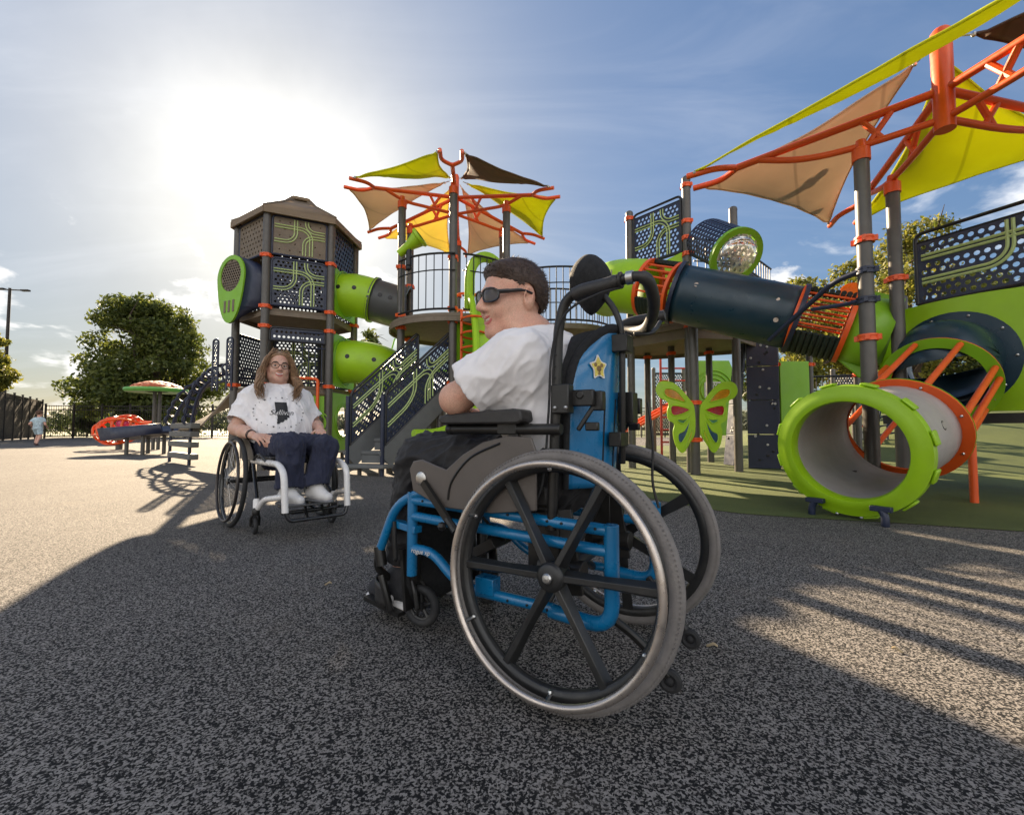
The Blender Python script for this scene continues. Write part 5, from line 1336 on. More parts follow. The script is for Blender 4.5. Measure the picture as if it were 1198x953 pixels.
def canopy(name, label, hub, zh, ztip, R_, angs, posts, sails, hub_r=.05, ztop=.35, lowdrop=.3, tr=.032, group='canopies'):
    """posts: {arm index: distance} ; sails: [(arm i, arm j, material)] ; arms end in a fork"""
    root = thing(name, label, 'shade canopy', (hub[0], hub[1], 0)); tips = []
    mb = MB(); mb.lathe([(.0005, zh-lowdrop-.1), (hub_r, zh-lowdrop-.1), (hub_r, zh+ztop-.03), (hub_r*.7, zh+ztop), (.0005, zh+ztop+.01)], None, 18); mb.build('hub_column', ORANGE, root)
    for i, a in enumerate(angs):
        ra = R_[i] if isinstance(R_, (list, tuple)) else R_
        d = Vector((math.cos(R(a)), math.sin(R(a)), 0)); s = Vector((-d.y, d.x, 0)); z = lambda v: Vector((0, 0, v))
        def zz(t): return zh+(ztip-zh)*t
        mb = MB(); f0 = .78
        mb.tube([d*.02+z(zh), d*ra*f0+z(zz(f0))], tr, 10)
        mb.tube(cr([d*.02+z(zh-lowdrop), d*ra*.3+z(zh-lowdrop-.03), d*ra*.5+z(zz(.5)-.16), d*ra*.68+z(zz(.68))], 5), tr*.85, 10)
        for t, o in ((.16, .24), (.27, .2)): mb.tube([d*ra*t+z(zz(t)), d*ra*o+z(zh-lowdrop-.01)], tr*.75, 8)
        arm = mb.build('arm', ORANGE, root)
        fw = .15; tp = []
        q = [d*ra+s*fw+z(ztip+.03), d*ra*.86+s*fw+z(zz(.86)), d*ra*.78+s*.02+z(zz(.78)), d*ra*.78-s*.02+z(zz(.78)), d*ra*.86-s*fw+z(zz(.86)), d*ra-s*fw+z(ztip+.03)]
        mb = MB(); mb.tube(bend(q, .11, 6), tr*.9, 10); mb.build('fork', ORANGE, arm)
        tips.append((d*ra+s*fw+z(ztip+.03), d*ra-s*fw+z(ztip+.03)))
        if i in posts:
            pd = posts[i]; 
            mb = MB(); zt = zh-lowdrop-.12+.0; mb.lathe([(.062, -.06), (.074, -.06), (.074, .05), (.05, .07), (.04, .14)], Matrix.Translation(d*pd+z(zt)), 18); mb.build('post_cap', ORANGE, arm)
            post(root, Vector((hub[0], hub[1], 0))+d*pd, zt, (), .062, cap=False)
    for i, j, m in sails:
        A, B = tips[i][0], tips[j][1]; C = (A+B)*.5; C.z = 0; C = C.normalized()*.12+Vector((0, 0, zh+ztop-.12)); sail(root, A+Vector((0,0,.0)), B, C, m)
        for k_, (p, q) in enumerate(((A, A*1.0), )): pass
    return root
HX = (-1.0, 7.85)
canopy('shade_canopy', 'six armed orange shade canopy with lime, yellow, tan and brown sails above the round deck', HX, 4.78, 4.42, 1.9, [-85, -25, 35, 95, 155, 215], {0: 1.02, 1: 1.0, 2: 1.0, 3: 1.0, 4: 1.0, 5: 1.0},
       [(5, 0, LIMEC), (0, 1, BROWNC), (1, 2, LIMEC), (2, 3, TAN), (3, 4, YELC), (4, 5, TAN)], ztop=.42)
# ---------------------------------------------------------------- round deck under that canopy
HP = hexpts(HX, 1.0, -85)
def build_round_deck():
    root = thing('round_deck', 'round brown deck on posts with black bar railing beyond the seated man', 'play deck', (HX[0], HX[1], 0)); z = 2.42
    c = Vector((HX[0], HX[1], 0)); n = 40; pts = [c+Vector((1.12*math.cos(2*PI*i/n), 1.12*math.sin(2*PI*i/n), 0)) for i in range(n)]
    deck_plate('deck_floor', pts, z, .06, root)
    def arc(a0, a1, k=8, r=1.1): return [c+Vector((r*math.cos(R(a0+(a1-a0)*i/k)), r*math.sin(R(a0+(a1-a0)*i/k)), 0)) for i in range(k+1)]
    bar_rail('railing', arc(222, 277), z+.06, z+.92, root); bar_rail('railing', arc(283, 330), z+.06, z+.92, root); bar_rail('railing', arc(40, 90), z+.06, z+.92, root)
    for i, p in enumerate(HP):
        m = MB(); o = p-c
        for zz in (1.35, 2.3, 2.5, 3.3): clamp(root, (o.x, o.y), zz, .064)
    # lime slide with a hooded entrance, and an orange hoop ladder
    a = R(-52); d = Vector((math.cos(a), math.sin(a), 0)); s = Vector((-d.y, d.x, 0)); m = MB()
    hood = [(d*(1.0)+s*(.42*math.cos(t))+Vector((0, 0, z+.55+.5*math.sin(t)))) for t in [PI*i/16 for i in range(17)]]
    inn = [(d*(1.0)+s*(.27*math.cos(t))+Vector((0, 0, z+.55+.34*math.sin(t)))) for t in [PI*i/16 for i in range(17)]]
    for i in range(16): m.add([hood[i], hood[i+1], inn[i+1], inn[i]], [(0,1,2,3)])
    m.add([hood[0], inn[0], inn[0]-Vector((0,0,.5)), hood[0]-Vector((0,0,.5))], [(0,1,2,3)]); m.add([hood[-1], inn[-1], inn[-1]-Vector((0,0,.5)), hood[-1]-Vector((0,0,.5))], [(0,1,2,3)])
    m.build('slide_hood', LIME, root, solid=.09, bevel=.02)
    m = MB(); prof = cr([Vector(q)-Vector((c.x, c.y, 0)) for q in ((-.42, 7.08, z+.05), (-.33, 6.8, z-.0), (-.22, 6.35, 1.72), (-.22, 5.95, 1.05), (-.36, 5.6, .56), (-.56, 5.3, .42), (-.8, 5.05, .4))], 6); s = Vector((.95, .3, 0))
    m2 = MB()
    for sgn in (-1, 1): m2.tube([p+s*sgn*.3+Vector((0,0,.2)) for p in prof], .05, 8)
    k = len(prof)
    for i in range(k-1):
        row = lambda p: [p+s*.3+Vector((0,0,.2)), p+s*.25, p-s*.25, p-s*.3+Vector((0,0,.2))]
        r0, r1 = row(prof[i]), row(prof[i+1])
        for q in range(3): m.add([r0[q], r0[q+1], r1[q+1], r1[q]], [(0,1,2,3)])
    sl = m.build('slide_chute', LIME, root, solid=.03); m2.build('slide_edge', LIME, sl)
    m = MB()
    for r_, o in ((.2, 0), (.2, .3)):
        x = Vector((.2+o, -.1, z)); m.tube(bend([x+Vector((-r_,0,.05)), x+Vector((-r_,0,.6)), x+Vector((r_,0,.6)), x+Vector((r_,0,.05))], .15), .022, 8)
    m.tube([(-.0, -.1, z+.3), (.7, -.1, z+.3)], .02, 8); m.build('hoop_frame', ORANGE, root)
    # perforated lime wall under the deck
    a, b = c+Vector((.12, -1.0, 0)), c+Vector((.92, -.42, 0)); track_panel('under_wall', a, b, .4, 2.3, root, mats=(LIMED, LIMED, LIMED), tracks=False, rail=False, cell=.2, hole=.03)
    # spy glass
    m = MB(); p = Vector((-.62, -.92, z+.95)); m.lathe([(.06, -.2), (.075, 0), (.13, .18), (.16, .2), (.16, .24), (.10, .24)], align((.5, -.1, .35), loc=p+Vector((0, 0, .15))), 18); sg_ = m.build('spy_scope', LIME, root)
    m = MB(); m.tube([p+Vector((0, 0, .1)), p-Vector((0, 0, .16))], .045, 10); m.ball(p-Vector((0, 0, .2)), .05, 10); m.build('scope_mount', BLACKM, sg_)
    m = MB()
    for k in range(9): aq = R(300+k*0); m.tube(ring_loop(Vector((.45, -1.25, .5+k*.22)), (0, .1, 1), .2, 18), .016, 6, closed=True)
    m.tube([(.25, -1.25, 0), (.25, -1.25, 2.4)], .02, 8); m.tube([(.65, -1.25, 0), (.65, -1.25, 2.4)], .02, 8); m.build('coil_climber', ORANGE, root)
    return root
build_round_deck()
# curved bridge from the round deck to the right-hand deck
def build_bridge():
    root = thing('bridge', 'curved brown bridge deck with black bar railing behind the black headrest', 'bridge', (0.4, 8.6, 0)); z = 2.42
    out = [Vector((-.2, 8.0, 0)), Vector((.25, 7.55, 0)), Vector((.8, 7.4, 0)), Vector((1.35, 7.5, 0)), Vector((1.75, 7.85, 0))]; inn = [Vector((-.1, 9.1, 0)), Vector((.35, 8.75, 0)), Vector((.8, 8.6, 0)), Vector((1.3, 8.7, 0)), Vector((1.85, 9.0, 0))]
    o, i_ = cr(out, 5), cr(inn, 5); deck_plate('deck_floor', o+i_[::-1], z, .1, root, edge=False); bar_rail('railing', o, z+.05, z+.95, root); bar_rail('railing', i_, z+.05, z+.95, root)
    for p in (out[2], inn[2]): post(root, p, z, (2.2,))
    bar_rail('lower_railing', [(.6, 9.6), (1.9, 9.3)], 1.2, 2.2, root)
build_bridge()
# ---------------------------------------------------------------- right-hand deck with wall panel, cage tunnel and climbing walls
P1, P2, P3, P4, P5b = U(738, 400, 7.5), U(806, 400, 6.7), U(861, 400, 6.85), U(906, 400, 8.1), U(785, 400, 8.6)
for p in (P1, P2, P3, P4, P5b): p.z = 0
RZ = 2.3
def build_right_deck():
    root = thing('play_deck', 'tall play deck on bronze posts with navy wall panel and bubble window', 'play deck', tuple(P2)); b = P2
    post(root, P1, 4.35, (2.3, 3.05, 3.25, 4.22)); post(root, P2, 4.5, (2.2, 3.3, 3.55, 3.8, 4.36)); post(root, P3, 4.1, (2.2, 3.4)); post(root, P4, 3.35, (2.2, 3.2)); post(root, P5b, RZ, (2.1,))
    for px, D in ((757, 9.4), (829, 8.8), (716, 9.6)): q = U(px, 400, D); post(root, Vector((q.x, q.y, 0)), RZ, (2.15,))
    Q = [P1+Vector((-.05, -.05, 0)), P2+Vector((.0, -.06, 0)), P3+Vector((.06, -.02, 0)), P4+Vector((.1, 0, 0)), P4+Vector((-.3, 1.0, 0)), P5b+Vector((0, 1.2, 0)), P5b+Vector((-1., .9, 0))]
    deck_plate('deck_floor', Q, RZ, .06, root)
    m = MB()
    for s, e in ((P1, P2), (P2, P3), (P3, P4)): m.beam(s-b+Vector((0, 0, RZ-.17)), e-b+Vector((0, 0, RZ-.17)), .03, .22)
    m.build('deck_fascia', DECK, root)
    d = (P2-P1).normalized()*.09; track_panel('wall_panel', P1+d, P2-d, 3.36, 4.18, root, seed=2, top_gap=.07, side=1, cell=.07, hole=.025)
    # lime wedge panel under the wall panel
    m = MB(); u = (P2-P1).normalized(); L_ = (P2-P1).length; M = Matrix((u, Vector((0,0,1)), Vector((u.y, -u.x, 0)))).transposed().to_4x4(); M.translation = P1-b
    m.prism([(.07, RZ+.0), (L_-.07, RZ+.0), (L_-.07, 3.35), (.07, 3.2)], M, .03); lp = m.build('lime_panel', LIME, root, bevel=.008)
    # bubble window: navy perforated half drum ending in a clear dome
    c0 = (P2+P3)/2-b; ax = ((P3-P2).normalized()*.75+Vector((0, 0, -.06))+Vector((.1, -.9, 0))*.35).normalized(); st = U(826, 284, 6.75)-b; en = U(861, 299, 6.1)-b; r_ = .35; ax = (en-st).normalized(); L2 = (en-st).length
    s_ = Vector((0, 0, 1)).cross(ax).normalized(); v_ = ax.cross(s_)
    m = MB()
    def drum(u, v, w=0):
        t = R(-118)+v/r_; return st+ax*u+(s_*math.sin(t)*-1+v_*math.cos(t))*(r_+w)
    Wd = r_*R(236); perforated(m, lambda u, v, w=0: drum(u, v, w), L2, Wd, .066, .022, mask=lambda u, v: not (.3 < v/Wd < .42), edge=.04); bw = m.build('bubble_window', NAVY, root, fix=False)
    m = MB(); flange(m, st+ax*L2, ax, .29, .375, .06, n=40); m.build('window_ring', LIMED, bw)
    gl = bpy.data.materials.new('clear_dome'); nt_ = nodes(gl); o_ = N(nt_, 'ShaderNodeOutputMaterial'); mx_ = N(nt_, 'ShaderNodeMixShader', i_0=.5); t_ = N(nt_, 'ShaderNodeBsdfTransparent'); t_.inputs[0].default_value = (.9, .9, .86, 1); g_ = N(nt_, 'ShaderNodeBsdfGlossy', i_Roughness=.12)
    nt_.links.new(t_.outputs[0], mx_.inputs[1]); nt_.links.new(g_.outputs[0], mx_.inputs[2]); nt_.links.new(mx_.outputs[0], o_.inputs[0])
    m = MB(); Mr = align(ax, loc=st+ax*(L2)); m.lathe([(.285*math.cos(t), .16*math.sin(t)) for t in [PI/2*i/8 for i in range(8)]]+[(.001, .16)], Mr, 28); m.build('dome', gl, bw)
    m = MB(); q = MB(); perforated(q, lambda u, v, w=0: Mr @ Vector((u-.29, v-.29, .03+w)), .58, .58, .075, .026, .006, edge=0.)
    for f in q.f:
        cc = Mr.inverted() @ (sum((Vector(q.v[i]) for i in f), Vector())/len(f))
        if cc.x**2+cc.y**2 < .285**2: m.add([q.v[i] for i in f], [tuple(range(len(f)))])
    m.build('lattice', WHITEP, bw, fix=False)
    bar_rail('railing', [P2+Vector((.1, .02, 0)), P3, P3.lerp(P4, .95)], RZ+.1, 3.55, root, NAVY, step=.12)
    track_panel('far_panel', P3.lerp(P4, .1), P4, RZ+.4, 3.25, root, tracks=False, seed=1)
    # lime relief panel and red ladder beneath
    return root
RD = build_right_deck()
def build_cage_tunnel():
    A = U(792, 343, 6.05); B = U(931, 373, 5.45); ax = (B-A).normalized(); r = .375
    root = thing('crawl_tunnel', 'dark petrol crawl tunnel hung between two orange barred barrel sections', 'crawl tunnel', (A.x, A.y, 0)); o = root.location
    m = MB(); tube_shell(m, [A-o+(B-A)*t/12 for t in range(13)], [r*(1+.02*math.sin(PI*t/12)) for t in range(13)], 40); tb = m.build('tunnel_tube', BLUEG, root, solid=.012)
    m = MB(); flange(m, A-o, ax, r-.01, r+.05, .05); m.build('flange', NAVY, tb); m = MB(); flange(m, B-o, ax, r-.01, r+.05, .05); m.build('flange', NAVY, tb)
    side = Vector((0, 0, 1)).cross(ax).normalized(); side = -side if side.y > 0 else side; up = ax.cross(side); up = -up if up.z < 0 else up
    for t, a, q in ((.18, 10, .045), (.2, -28, .028), (.44, 30, .03), (.5, -12, .045), (.82, 14, .035), (.86, -22, .045), (.3, 40, .03)):
        nn = side*math.cos(R(a))+up*math.sin(R(a)); dimple(tb, A-o+(B-A)*t+nn*(r+.002), nn, q, mat('port_dark', (.02, .012, .01), .5))
        m = MB(); m.lathe([(q*.62, .007), (.0005, .007)], align(nn, loc=A-o+(B-A)*t+nn*(r+.002)), 10); m.build('port_window', mat('port_pale', (.5, .42, .36), .4, var=.4, scale=40), tb)
    def cage(S, E, name='barrel_cage', n=22):
        a2 = (E-S).normalized(); L_ = (E-S).length; l0, l1 = ring_loop(S, a2, r-.01, n), ring_loop(E, a2, r-.01, n); rt = MB()
        fl = MB(); flange(fl, E, a2, r-.05, r+.035, .05)
        c = fl.build(name, ORANGE, root); fl = MB(); flange(fl, S, a2, r-.05, r+.035, .04); fl.build('end_ring', ORANGE, c)
        for i in range(n):
            lo = ((l0[i]-S).normalized()).dot(Vector((0, 0, 1)))
            if lo < -.35:
                continue
            if lo > .8: continue
            w = MB(); w.tube([l0[i], l1[i]], .0135, 8); w.build('cage_bar', ORANGE, c)
        for k in range(9):                                               # ribbed rubber floor and top
            p = S+a2*L_*(k+.5)/9; q = ring_loop(p, a2, r+.005, 36)
            w = MB(); bot = [v for v in q if (v-p).normalized().z < -.4]; bot.sort(key=lambda v: (v-p).dot(side)); w.tube(bot, .03, 8); w.build('floor_rib', mat('green_black_rubber', (.012, .022, .018), .6, var=.2), c)
            w = MB(); bot = [v for v in q if (v-p).normalized().z > .82]; bot.sort(key=lambda v: (v-p).dot(side)); w.tube(bot, .028, 8); w.build('top_rib', MATS['green_black_rubber'], c)
    a = A-o; bb = B-o; cage(a, a-ax*.36+Vector((0, .12, .03))); e2 = bb+ax*.5+Vector((0, -.05, .0)); cage(bb, e2)
    # lime elbow into the deck panel on the left, lime wedge on the right
    st = a-ax*.36+Vector((0, .12, .03)); m = MB(); tube_shell(m, cr([st, st-ax*.2+Vector((-.05, .12, .02)), st-ax*.38+Vector((-.05, .4, .06)), st-ax*.4+Vector((-.05, .75, .08))], 6), .385, 32); el = m.build('elbow', LIME, root, solid=.015)
    dimple(el, st-ax*.25+Vector((-.05, .2, .03))+Vector((-.25, -.28, .02)), (-.66, -.74, .1), .045)
    m = MB(); m.prism([(0, -.36), (0, .4), (.14, .46), (.42, .44), (.44, -.3), (.3, -.52)], align(side, ax, e2), .04); m.build('wedge_panel', LIMED, root, bevel=.01)
    m = MB(); tube_shell(m, [e2, e2+ax*.35], [.37, .4], 30); m.build('elbow', LIMED, root, solid=.012)
    return root
build_cage_tunnel()
# butterfly play panel on its own post
def build_butterfly():
    p = U(811, 400, 6.45); root = thing('butterfly_panel', 'lime butterfly panel with coloured wing windows clamped to a post', 'play panel', (p.x, p.y, 0))
    pp = post(root, Vector((p.x, p.y, 0)), 2.2, (), .066, cap=False)
    for z in (.5, 1.03): clamp(pp, (0, 0), z, .07)
    fac = math.atan2(-p.x, p.y); Mr = Matrix.Rotation(R(4), 4, 'Z') @ Matrix.Rotation(R(90), 4, 'X'); M = Matrix.Translation((0, -.085, 0)) @ Mr
    wing = [(.04, .93), (.10, 1.06), (.30, 1.28), (.46, 1.33), (.56, 1.30), (.6, 1.2), (.55, 1.1), (.42, 1.02), (.44, .9), (.42, .78), (.34, .72), (.36, .6), (.33, .44), (.26, .33), (.2, .33), (.12, .45), (.04, .6)]
    wing = [(a.x, a.y) for a in cr([(x, y, 0) for x, y in wing], 4, closed=True)]
    cells = [([(.14, 1.02), (.3, 1.2), (.46, 1.24), (.51, 1.19), (.46, 1.1), (.3, 1.05)], (.45, .2, .01)), ([(.08, .93), (.38, 1.0), (.4, .86), (.3, .83)], (.3, .006, .01)), ([(.1, .86), (.18, .79), (.3, .79), (.3, .75), (.2, .72)], (.03, .18, .06)), ([(.1, .8), (.2, .64), (.3, .58), (.3, .46), (.24, .44), (.14, .62)], (.01, .06, .11)), ([(.07, .62), (.11, .5), (.18, .39), (.2, .36), (.15, .5), (.09, .66)], (.42, .4, .02))]
    for k, (c, col) in enumerate(cells):
        mx_, my_ = sum(x for x, y in c)/len(c), sum(y for x, y in c)/len(c); cells[k] = ([(mx_+(x-mx_)*.84, my_+(y-my_)*.84) for x, y in c], tuple(min(1, v*1.5) for v in col))
    for sg in (1, -1):
        mb = MB(); ww = [(sg*x, y) for x, y in wing]; mb.prism(ww if sg > 0 else ww[::-1], M, .018); w = mb.build('wing', LIME, root, bevel=.003)
        for k, (c, col) in enumerate(cells):
            cm = mat('wing_pane_%s' % ('amber', 'red', 'green', 'teal', 'yellow')[k], col, .12, var=.25, scale=20, coat=.5, trans=.35)
            mb = MB(); cc = [(sg*a.x*1.0, a.y) for a in cr([(x, y, 0) for x, y in c], 3, closed=True)]; mb.prism(cc if sg > 0 else cc[::-1], M @ Matrix.Translation((0, 0, -.003)), .024); mb.build('wing_pane', cm, w)
            mb = MB(); mb.tube([M @ Vector((x, y, .021)) for x, y in cc], .009, 6, closed=True); mb.build('pane_edge', LIME, w)
build_butterfly()
def climb_wall(label, px0, px1, D0, D1, z1, lean, seed):
    a, b = U(px0, 400, D0), U(px1, 400, D1); a.z = b.z = 0; root = thing('climbing_wall', label, 'climbing wall', tuple(a)); d = b-a; W_ = d.length; d.normalize(); n = Vector((d.y, -d.x, 0))
    M = align(n+Vector((0, 0, lean)), d); N_ = 4
    for k in range(N_):
        m = MB(); h = z1/N_; m.prism([(0, k*h+.004), (W_, k*h+.004), (W_, (k+1)*h-.004), (0, (k+1)*h-.004)], M, .05); m.build('wall_board', NAVY, root, bevel=.006)
    rn = random.Random(seed)
    for k in range(22):
        m = MB(); q = .022; m.lathe([(q, .05), (q*.8, .062), (.0005, .064)], M @ Matrix.Translation((rn.uniform(.06, W_-.06), rn.uniform(.08, z1-.08), 0)), 8); m.build('grip_socket', mat('pale_socket', (.4, .4, .4), .4, var=.2) if k % 2 else BLACKM, root)
climb_wall('dark navy climbing wall with pale bolt dots under the play deck', 872, 909, 7.5, 7.35, 2.25, 0., 3)
climb_wall('narrow leaning navy climbing board left of the dotted climbing wall', 846, 858, 8.2, 7.9, 2.2, .12, 6)
def bits():
    # lime disc panel with concentric relief
    c = U(833, 445, 10.5); root = thing('ring_panel', 'lime panel with concentric rings seen between the posts above the butterfly', 'play panel', (c.x, c.y, 0))
    m = MB(); M = Matrix.Rotation(R(90), 4, 'X'); m.prism([(-.5, .5), (.55, .5), (.62, 1.7), (.4, 2.25), (-.4, 2.25), (-.55, 1.7)], M, .03); m.build('panel_board', LIMED, root, bevel=.01)
    for r_ in (.28, .38, .47): m = MB(); m.tube([(r_*math.cos(t), -.035, 1.55+r_*math.sin(t)) for t in [2*PI*i/32 for i in range(32)]], .02, 6, closed=True); m.build('raised_ring', LIMED, root)
    m = MB(); perforated(m, lambda u, v, w=0: Vector((u-.2, -.04-w, 1.35+v)), .4, .4, .06, .022, edge=.02); m.build('mesh_face', WHITEP, root, fix=False)
    # red ladder and orange stair rails behind the posts
    c = U(778, 500, 10.2); root = thing('red_ladder', 'red rung ladder standing behind the posts under the deck', 'ladder', (c.x, c.y, 0)); m = MB()
    RED = mat('red_powdercoat', (.55, .04, .015), .4, var=.1)
    for x in (-.08, .62): m.tube([(x, 0, 0), (x, 0, 2.4)], .028, 8)
    for k in range(8): m.tube([(-.08, 0, .35+k*.28), (.62, 0, .35+k*.28)], .02, 8)
    m.build('rungs', RED, root)
    c = U(758, 520, 11.5); root = thing('stair_rail', 'orange sloping stair rails low behind the wheelchair handles', 'handrail', (c.x, c.y, 0))
    for k in range(3): m = MB(); o = k*.22; m.tube(bend([(-.9, o, 0), (-.9, o, .35+.05*k), (.75, o, 1.25+.05*k), (.75, o, .2)], .1), .035, 8); m.build('rail', ORANGE, root)
    c = U(930, 470, 7.6); root = thing('lime_panel', 'plain lime wall panel beside the dotted climbing wall', 'play panel', (c.x, c.y, 0)); m = MB(); m.box((0, 0, 1.2), (.5, .03, 1.2)); m.build('panel_board', LIMED, root, bevel=.01)
    for x in (-.28, .3): post(root, Vector((c.x+x, c.y+.05, 0)), 1.95, (1.75,), .05)
    for x0, x1, D, lab in ((945, 1003, 8.2, 'black bar railing panel right of the plain lime panel'),):
        a, b = U(x0, 460, D), U(x1, 460, D-.3); root = thing('bar_railing', lab, 'railing', (a.x, a.y, 0)); bar_rail('railing', [a, b], .75, 1.6, root, step=.09)
        for p in (a, b): post(root, Vector((p.x, p.y, 0)), 1.75, (1.6,), .05)
    # navy perforated far walls
    for k, (x0, x1, D, z0, z1) in enumerate(((765, 800, 12.5, .5, 2.2), (975, 1003, 10.5, .6, 1.9), (640, 700, 12.8, .8, 2.0))):
        a, b = U(x0, 460, D), U(x1, 460, D); root = thing('perforated_panel', ('navy perforated panel behind the red ladder', 'navy perforated panel beyond the bar railing', 'navy perforated panel low under the curved bridge')[k], 'play panel', (a.x, a.y, 0)); track_panel('panel_sheet', a, b, z0, z1, root, tracks=False)
        for p in (a, b): post(root, Vector((p.x, p.y, 0)), z1+.15, (), .05)
bits()
# ---------------------------------------------------------------- ramp platform on the far right with its big lime wall
W0, W1 = Vector((4.36, 5.25, 0)), Vector((5.45, 3.15, 0))
WD = (W1-W0).normalized(); WN = Vector((-abs(WD.y), -abs(WD.x), 0)).normalized()
def build_ramp():
    root = thing('ramp_deck', 'raised ramp deck with big lime side wall and perforated navy panel at the right edge', 'play deck', tuple(W0)); L_ = (W1-W0).length
    M = Matrix((WD, Vector((0,0,1)), WN)).transposed().to_4x4()
    cx, cz, rc = .62, 1.36, .4
    n = 56; outer = []; inner = []
    for i in range(n):
        t = 2*PI*i/n+PI/4; x, y = math.cos(t), math.sin(t); s_ = 1/max(abs(x), abs(y))
        ox = cx+x*s_*(cx+.02 if x < 0 else 1.35); oy = cz+y*s_*(.53 if y < 0 else .66-.03*ox); oy = oy if y < 0 else cz+y*s_*(.62+.05*math.sin(ox*2.2))
        outer.append((ox, oy)); inner.append((cx+rc*x, cz+rc*y))
    m = MB(); m.plate(outer, inner, M, .03); m.prism([(1.97, .83), (L_, .83), (L_, 2.02), (1.97, 2.02)], M, .03); wl = m.build('side_wall', LIME, root, bevel=.004)
    m = MB(); m.beam(WN*.0+Vector((0,0,.76)), WD*L_+Vector((0,0,.76)), .08, .1); m.build('edge_beam', mat('dark_beam', (.03, .028, .025), .6), root)
    m = MB(); m.prism([(0, 0), (L_, 0), (L_, 1.2), (0, 1.2)], Matrix((WD, -WN, Vector((0,0,1)))).transposed().to_4x4() @ Matrix.Translation((0, 0, .74)), .06); m.build('deck_floor', DECK, root)
    track_panel('wall_panel', W0+WD*.35, W0+WD*2.1, 2.03, 2.72, root, seed=6, cell=.075, hole=.026, top_gap=.1, side=1, tw=.026, shear=.02)
    for t in (.15, L_*.55, L_): post(root, W0+WD*t-WN*.12, 2.1 if t > 1 else 2.2, (), .06)
    m = MB(); m.lathe([(.0005, -.012), (.11, -.012), (.13, 0), (.11, .012), (.0005, .012)], align((-.5, -.8, .2), loc=Vector((-.25, .1, 2.3))), 24); m.build('spinner_disc', mat('amber_disc', (.75, .2, .01), .3, var=.2, trans=.3), root)
    return root, M, cx, cz
RW, RM, rcx, rcz = build_ramp()
def build_low_tunnel():
    C0 = Vector((2.45, 3.28, .5)); E = Vector(W0)+WD*rcx+Vector((0, 0, rcz)); ax = (E-C0); ax.z = 0; ax.normalize()
    root = thing('crawl_tunnel', 'low crawl tunnel with lime ring mouth, grey body and orange climbing bars', 'crawl tunnel', (C0.x, C0.y, 0)); o = root.location; c = C0-o
    axr = (ax*.95+Vector((-.1, .3, 0))).normalized()
    F1 = U(1052, 503, 3.86)-o; F2 = U(1097, 447, 4.42)-o; a1 = (F1-c).normalized(); a2 = (F2-F1).normalized()
    m = MB(); tube_shell(m, [c+(F1-c)*t/8 for t in range(9)], .385, 44); bd = m.build('tunnel_body', TUBEGREY, root, solid=.014)
    side = Vector((0, 0, 1)).cross(a1).normalized()
    for s_, h_, t in ((1, .1, .45), (-1, .25, .6), (-1, .0, .35), (1, -.2, .75)):
        nn = (side*s_+Vector((0, 0, h_))).normalized(); dimple(bd, c+(F1-c)*t+nn*.386, nn, .04)
    M = align(-a1, (side.x, side.y, 0), c); m = MB()
    m.lathe([(.355, .02), (.365, .05), (.40, .055), (.43, .04), (.475, .03), (.48, -.03), (.46, -.07), (.39, -.07), (.36, -.05), (.355, .02)], M, 64); rg = m.build('mouth_ring', LIME, root)
    for k in range(12):
        a = 2*PI*k/12+.2; mm = MB(); T = M @ Matrix.Rotation(a, 4, 'Z') @ Matrix.Translation((.487, 0, -.02)); mm.box((0, 0, 0), (.02, .1, .08)); q = MB(); q.add([T @ Vector(v) for v in mm.v], mm.f); q.build('ring_lug', LIME, rg, bevel=.012)
    for k, a in enumerate((62, 78, 96, 112)):
        q = MB(); q.ball(M @ Vector((.485*math.cos(R(a)), .485*math.sin(R(a)), .02)), .012, 8); q.build('ring_bolt', STEEL, rg)
    m = MB(); flange(m, F1, a2, .37, .465, .02, n=44); f1 = m.build('flange', ORANGE, root); m = MB(); flange(m, F1+a2*.014, a2, .40, .468, .006, n=44); m.build('flange_back', LIMED, f1)
    m = MB(); flange(m, F2, a2, .36, .455, .024, n=44); f2 = m.build('flange', ORANGE, root); m = MB(); flange(m, F2-a2*.02, a2, .36, .46, .006, n=44); m.build('flange_back', LIMED, f2)
    for f_, Fc in ((f1, F1), (f2, F2)):
        for k in range(8): t = 2*PI*k/8+.3; M2 = align(-a2, loc=Fc); q = MB(); q.ball(M2 @ Vector((.425*math.cos(t), .425*math.sin(t), .014)), .012, 8); q.build('flange_bolt', STEEL, f_)
    l1, l2 = ring_loop(F1, a2, .425, 24), ring_loop(F2, a2, .425, 24)
    for k in (0, 2, 5, 8, 11, 12, 15, 21):
        m = MB(); m.tube([l1[k], l2[k]], .026, 10); m.build('climbing_bar', ORANGE, root)
    for dx in (-.03, .1):
        p = F1.lerp(F2, .5)+Vector((.36+dx, -.1+dx, -.3)); m = MB(); m.tube(bend([p+Vector((-.12, -.05, .1)), p, Vector((p.x, p.y, 0))], .06), .03, 10); m.build('leg', ORANGE, root)
    e = E-o; m = MB(); pth = cr([F2, F2+a2*.22, e-Vector((-WN.x, -WN.y, 0))*.25, e+Vector((-WN.x, -WN.y, 0))*.12], 6); tube_shell(m, pth, [.40]*len(pth), 44); tt = m.build('upper_tube', BLUEG, root, solid=.014)
    m = MB(); flange(m, e+Vector((WN.x, WN.y, 0))*.02, WN, .38, .52, .03, n=44); fl = m.build('wall_flange', BLUEG, tt)
    for k in range(10): t = 2*PI*k/10; M3 = align(WN, loc=e+WN*.04); q = MB(); q.ball(M3 @ Vector((.475*math.cos(t), .475*math.sin(t), 0)), .016, 8); q.build('flange_bolt', STEEL, fl)
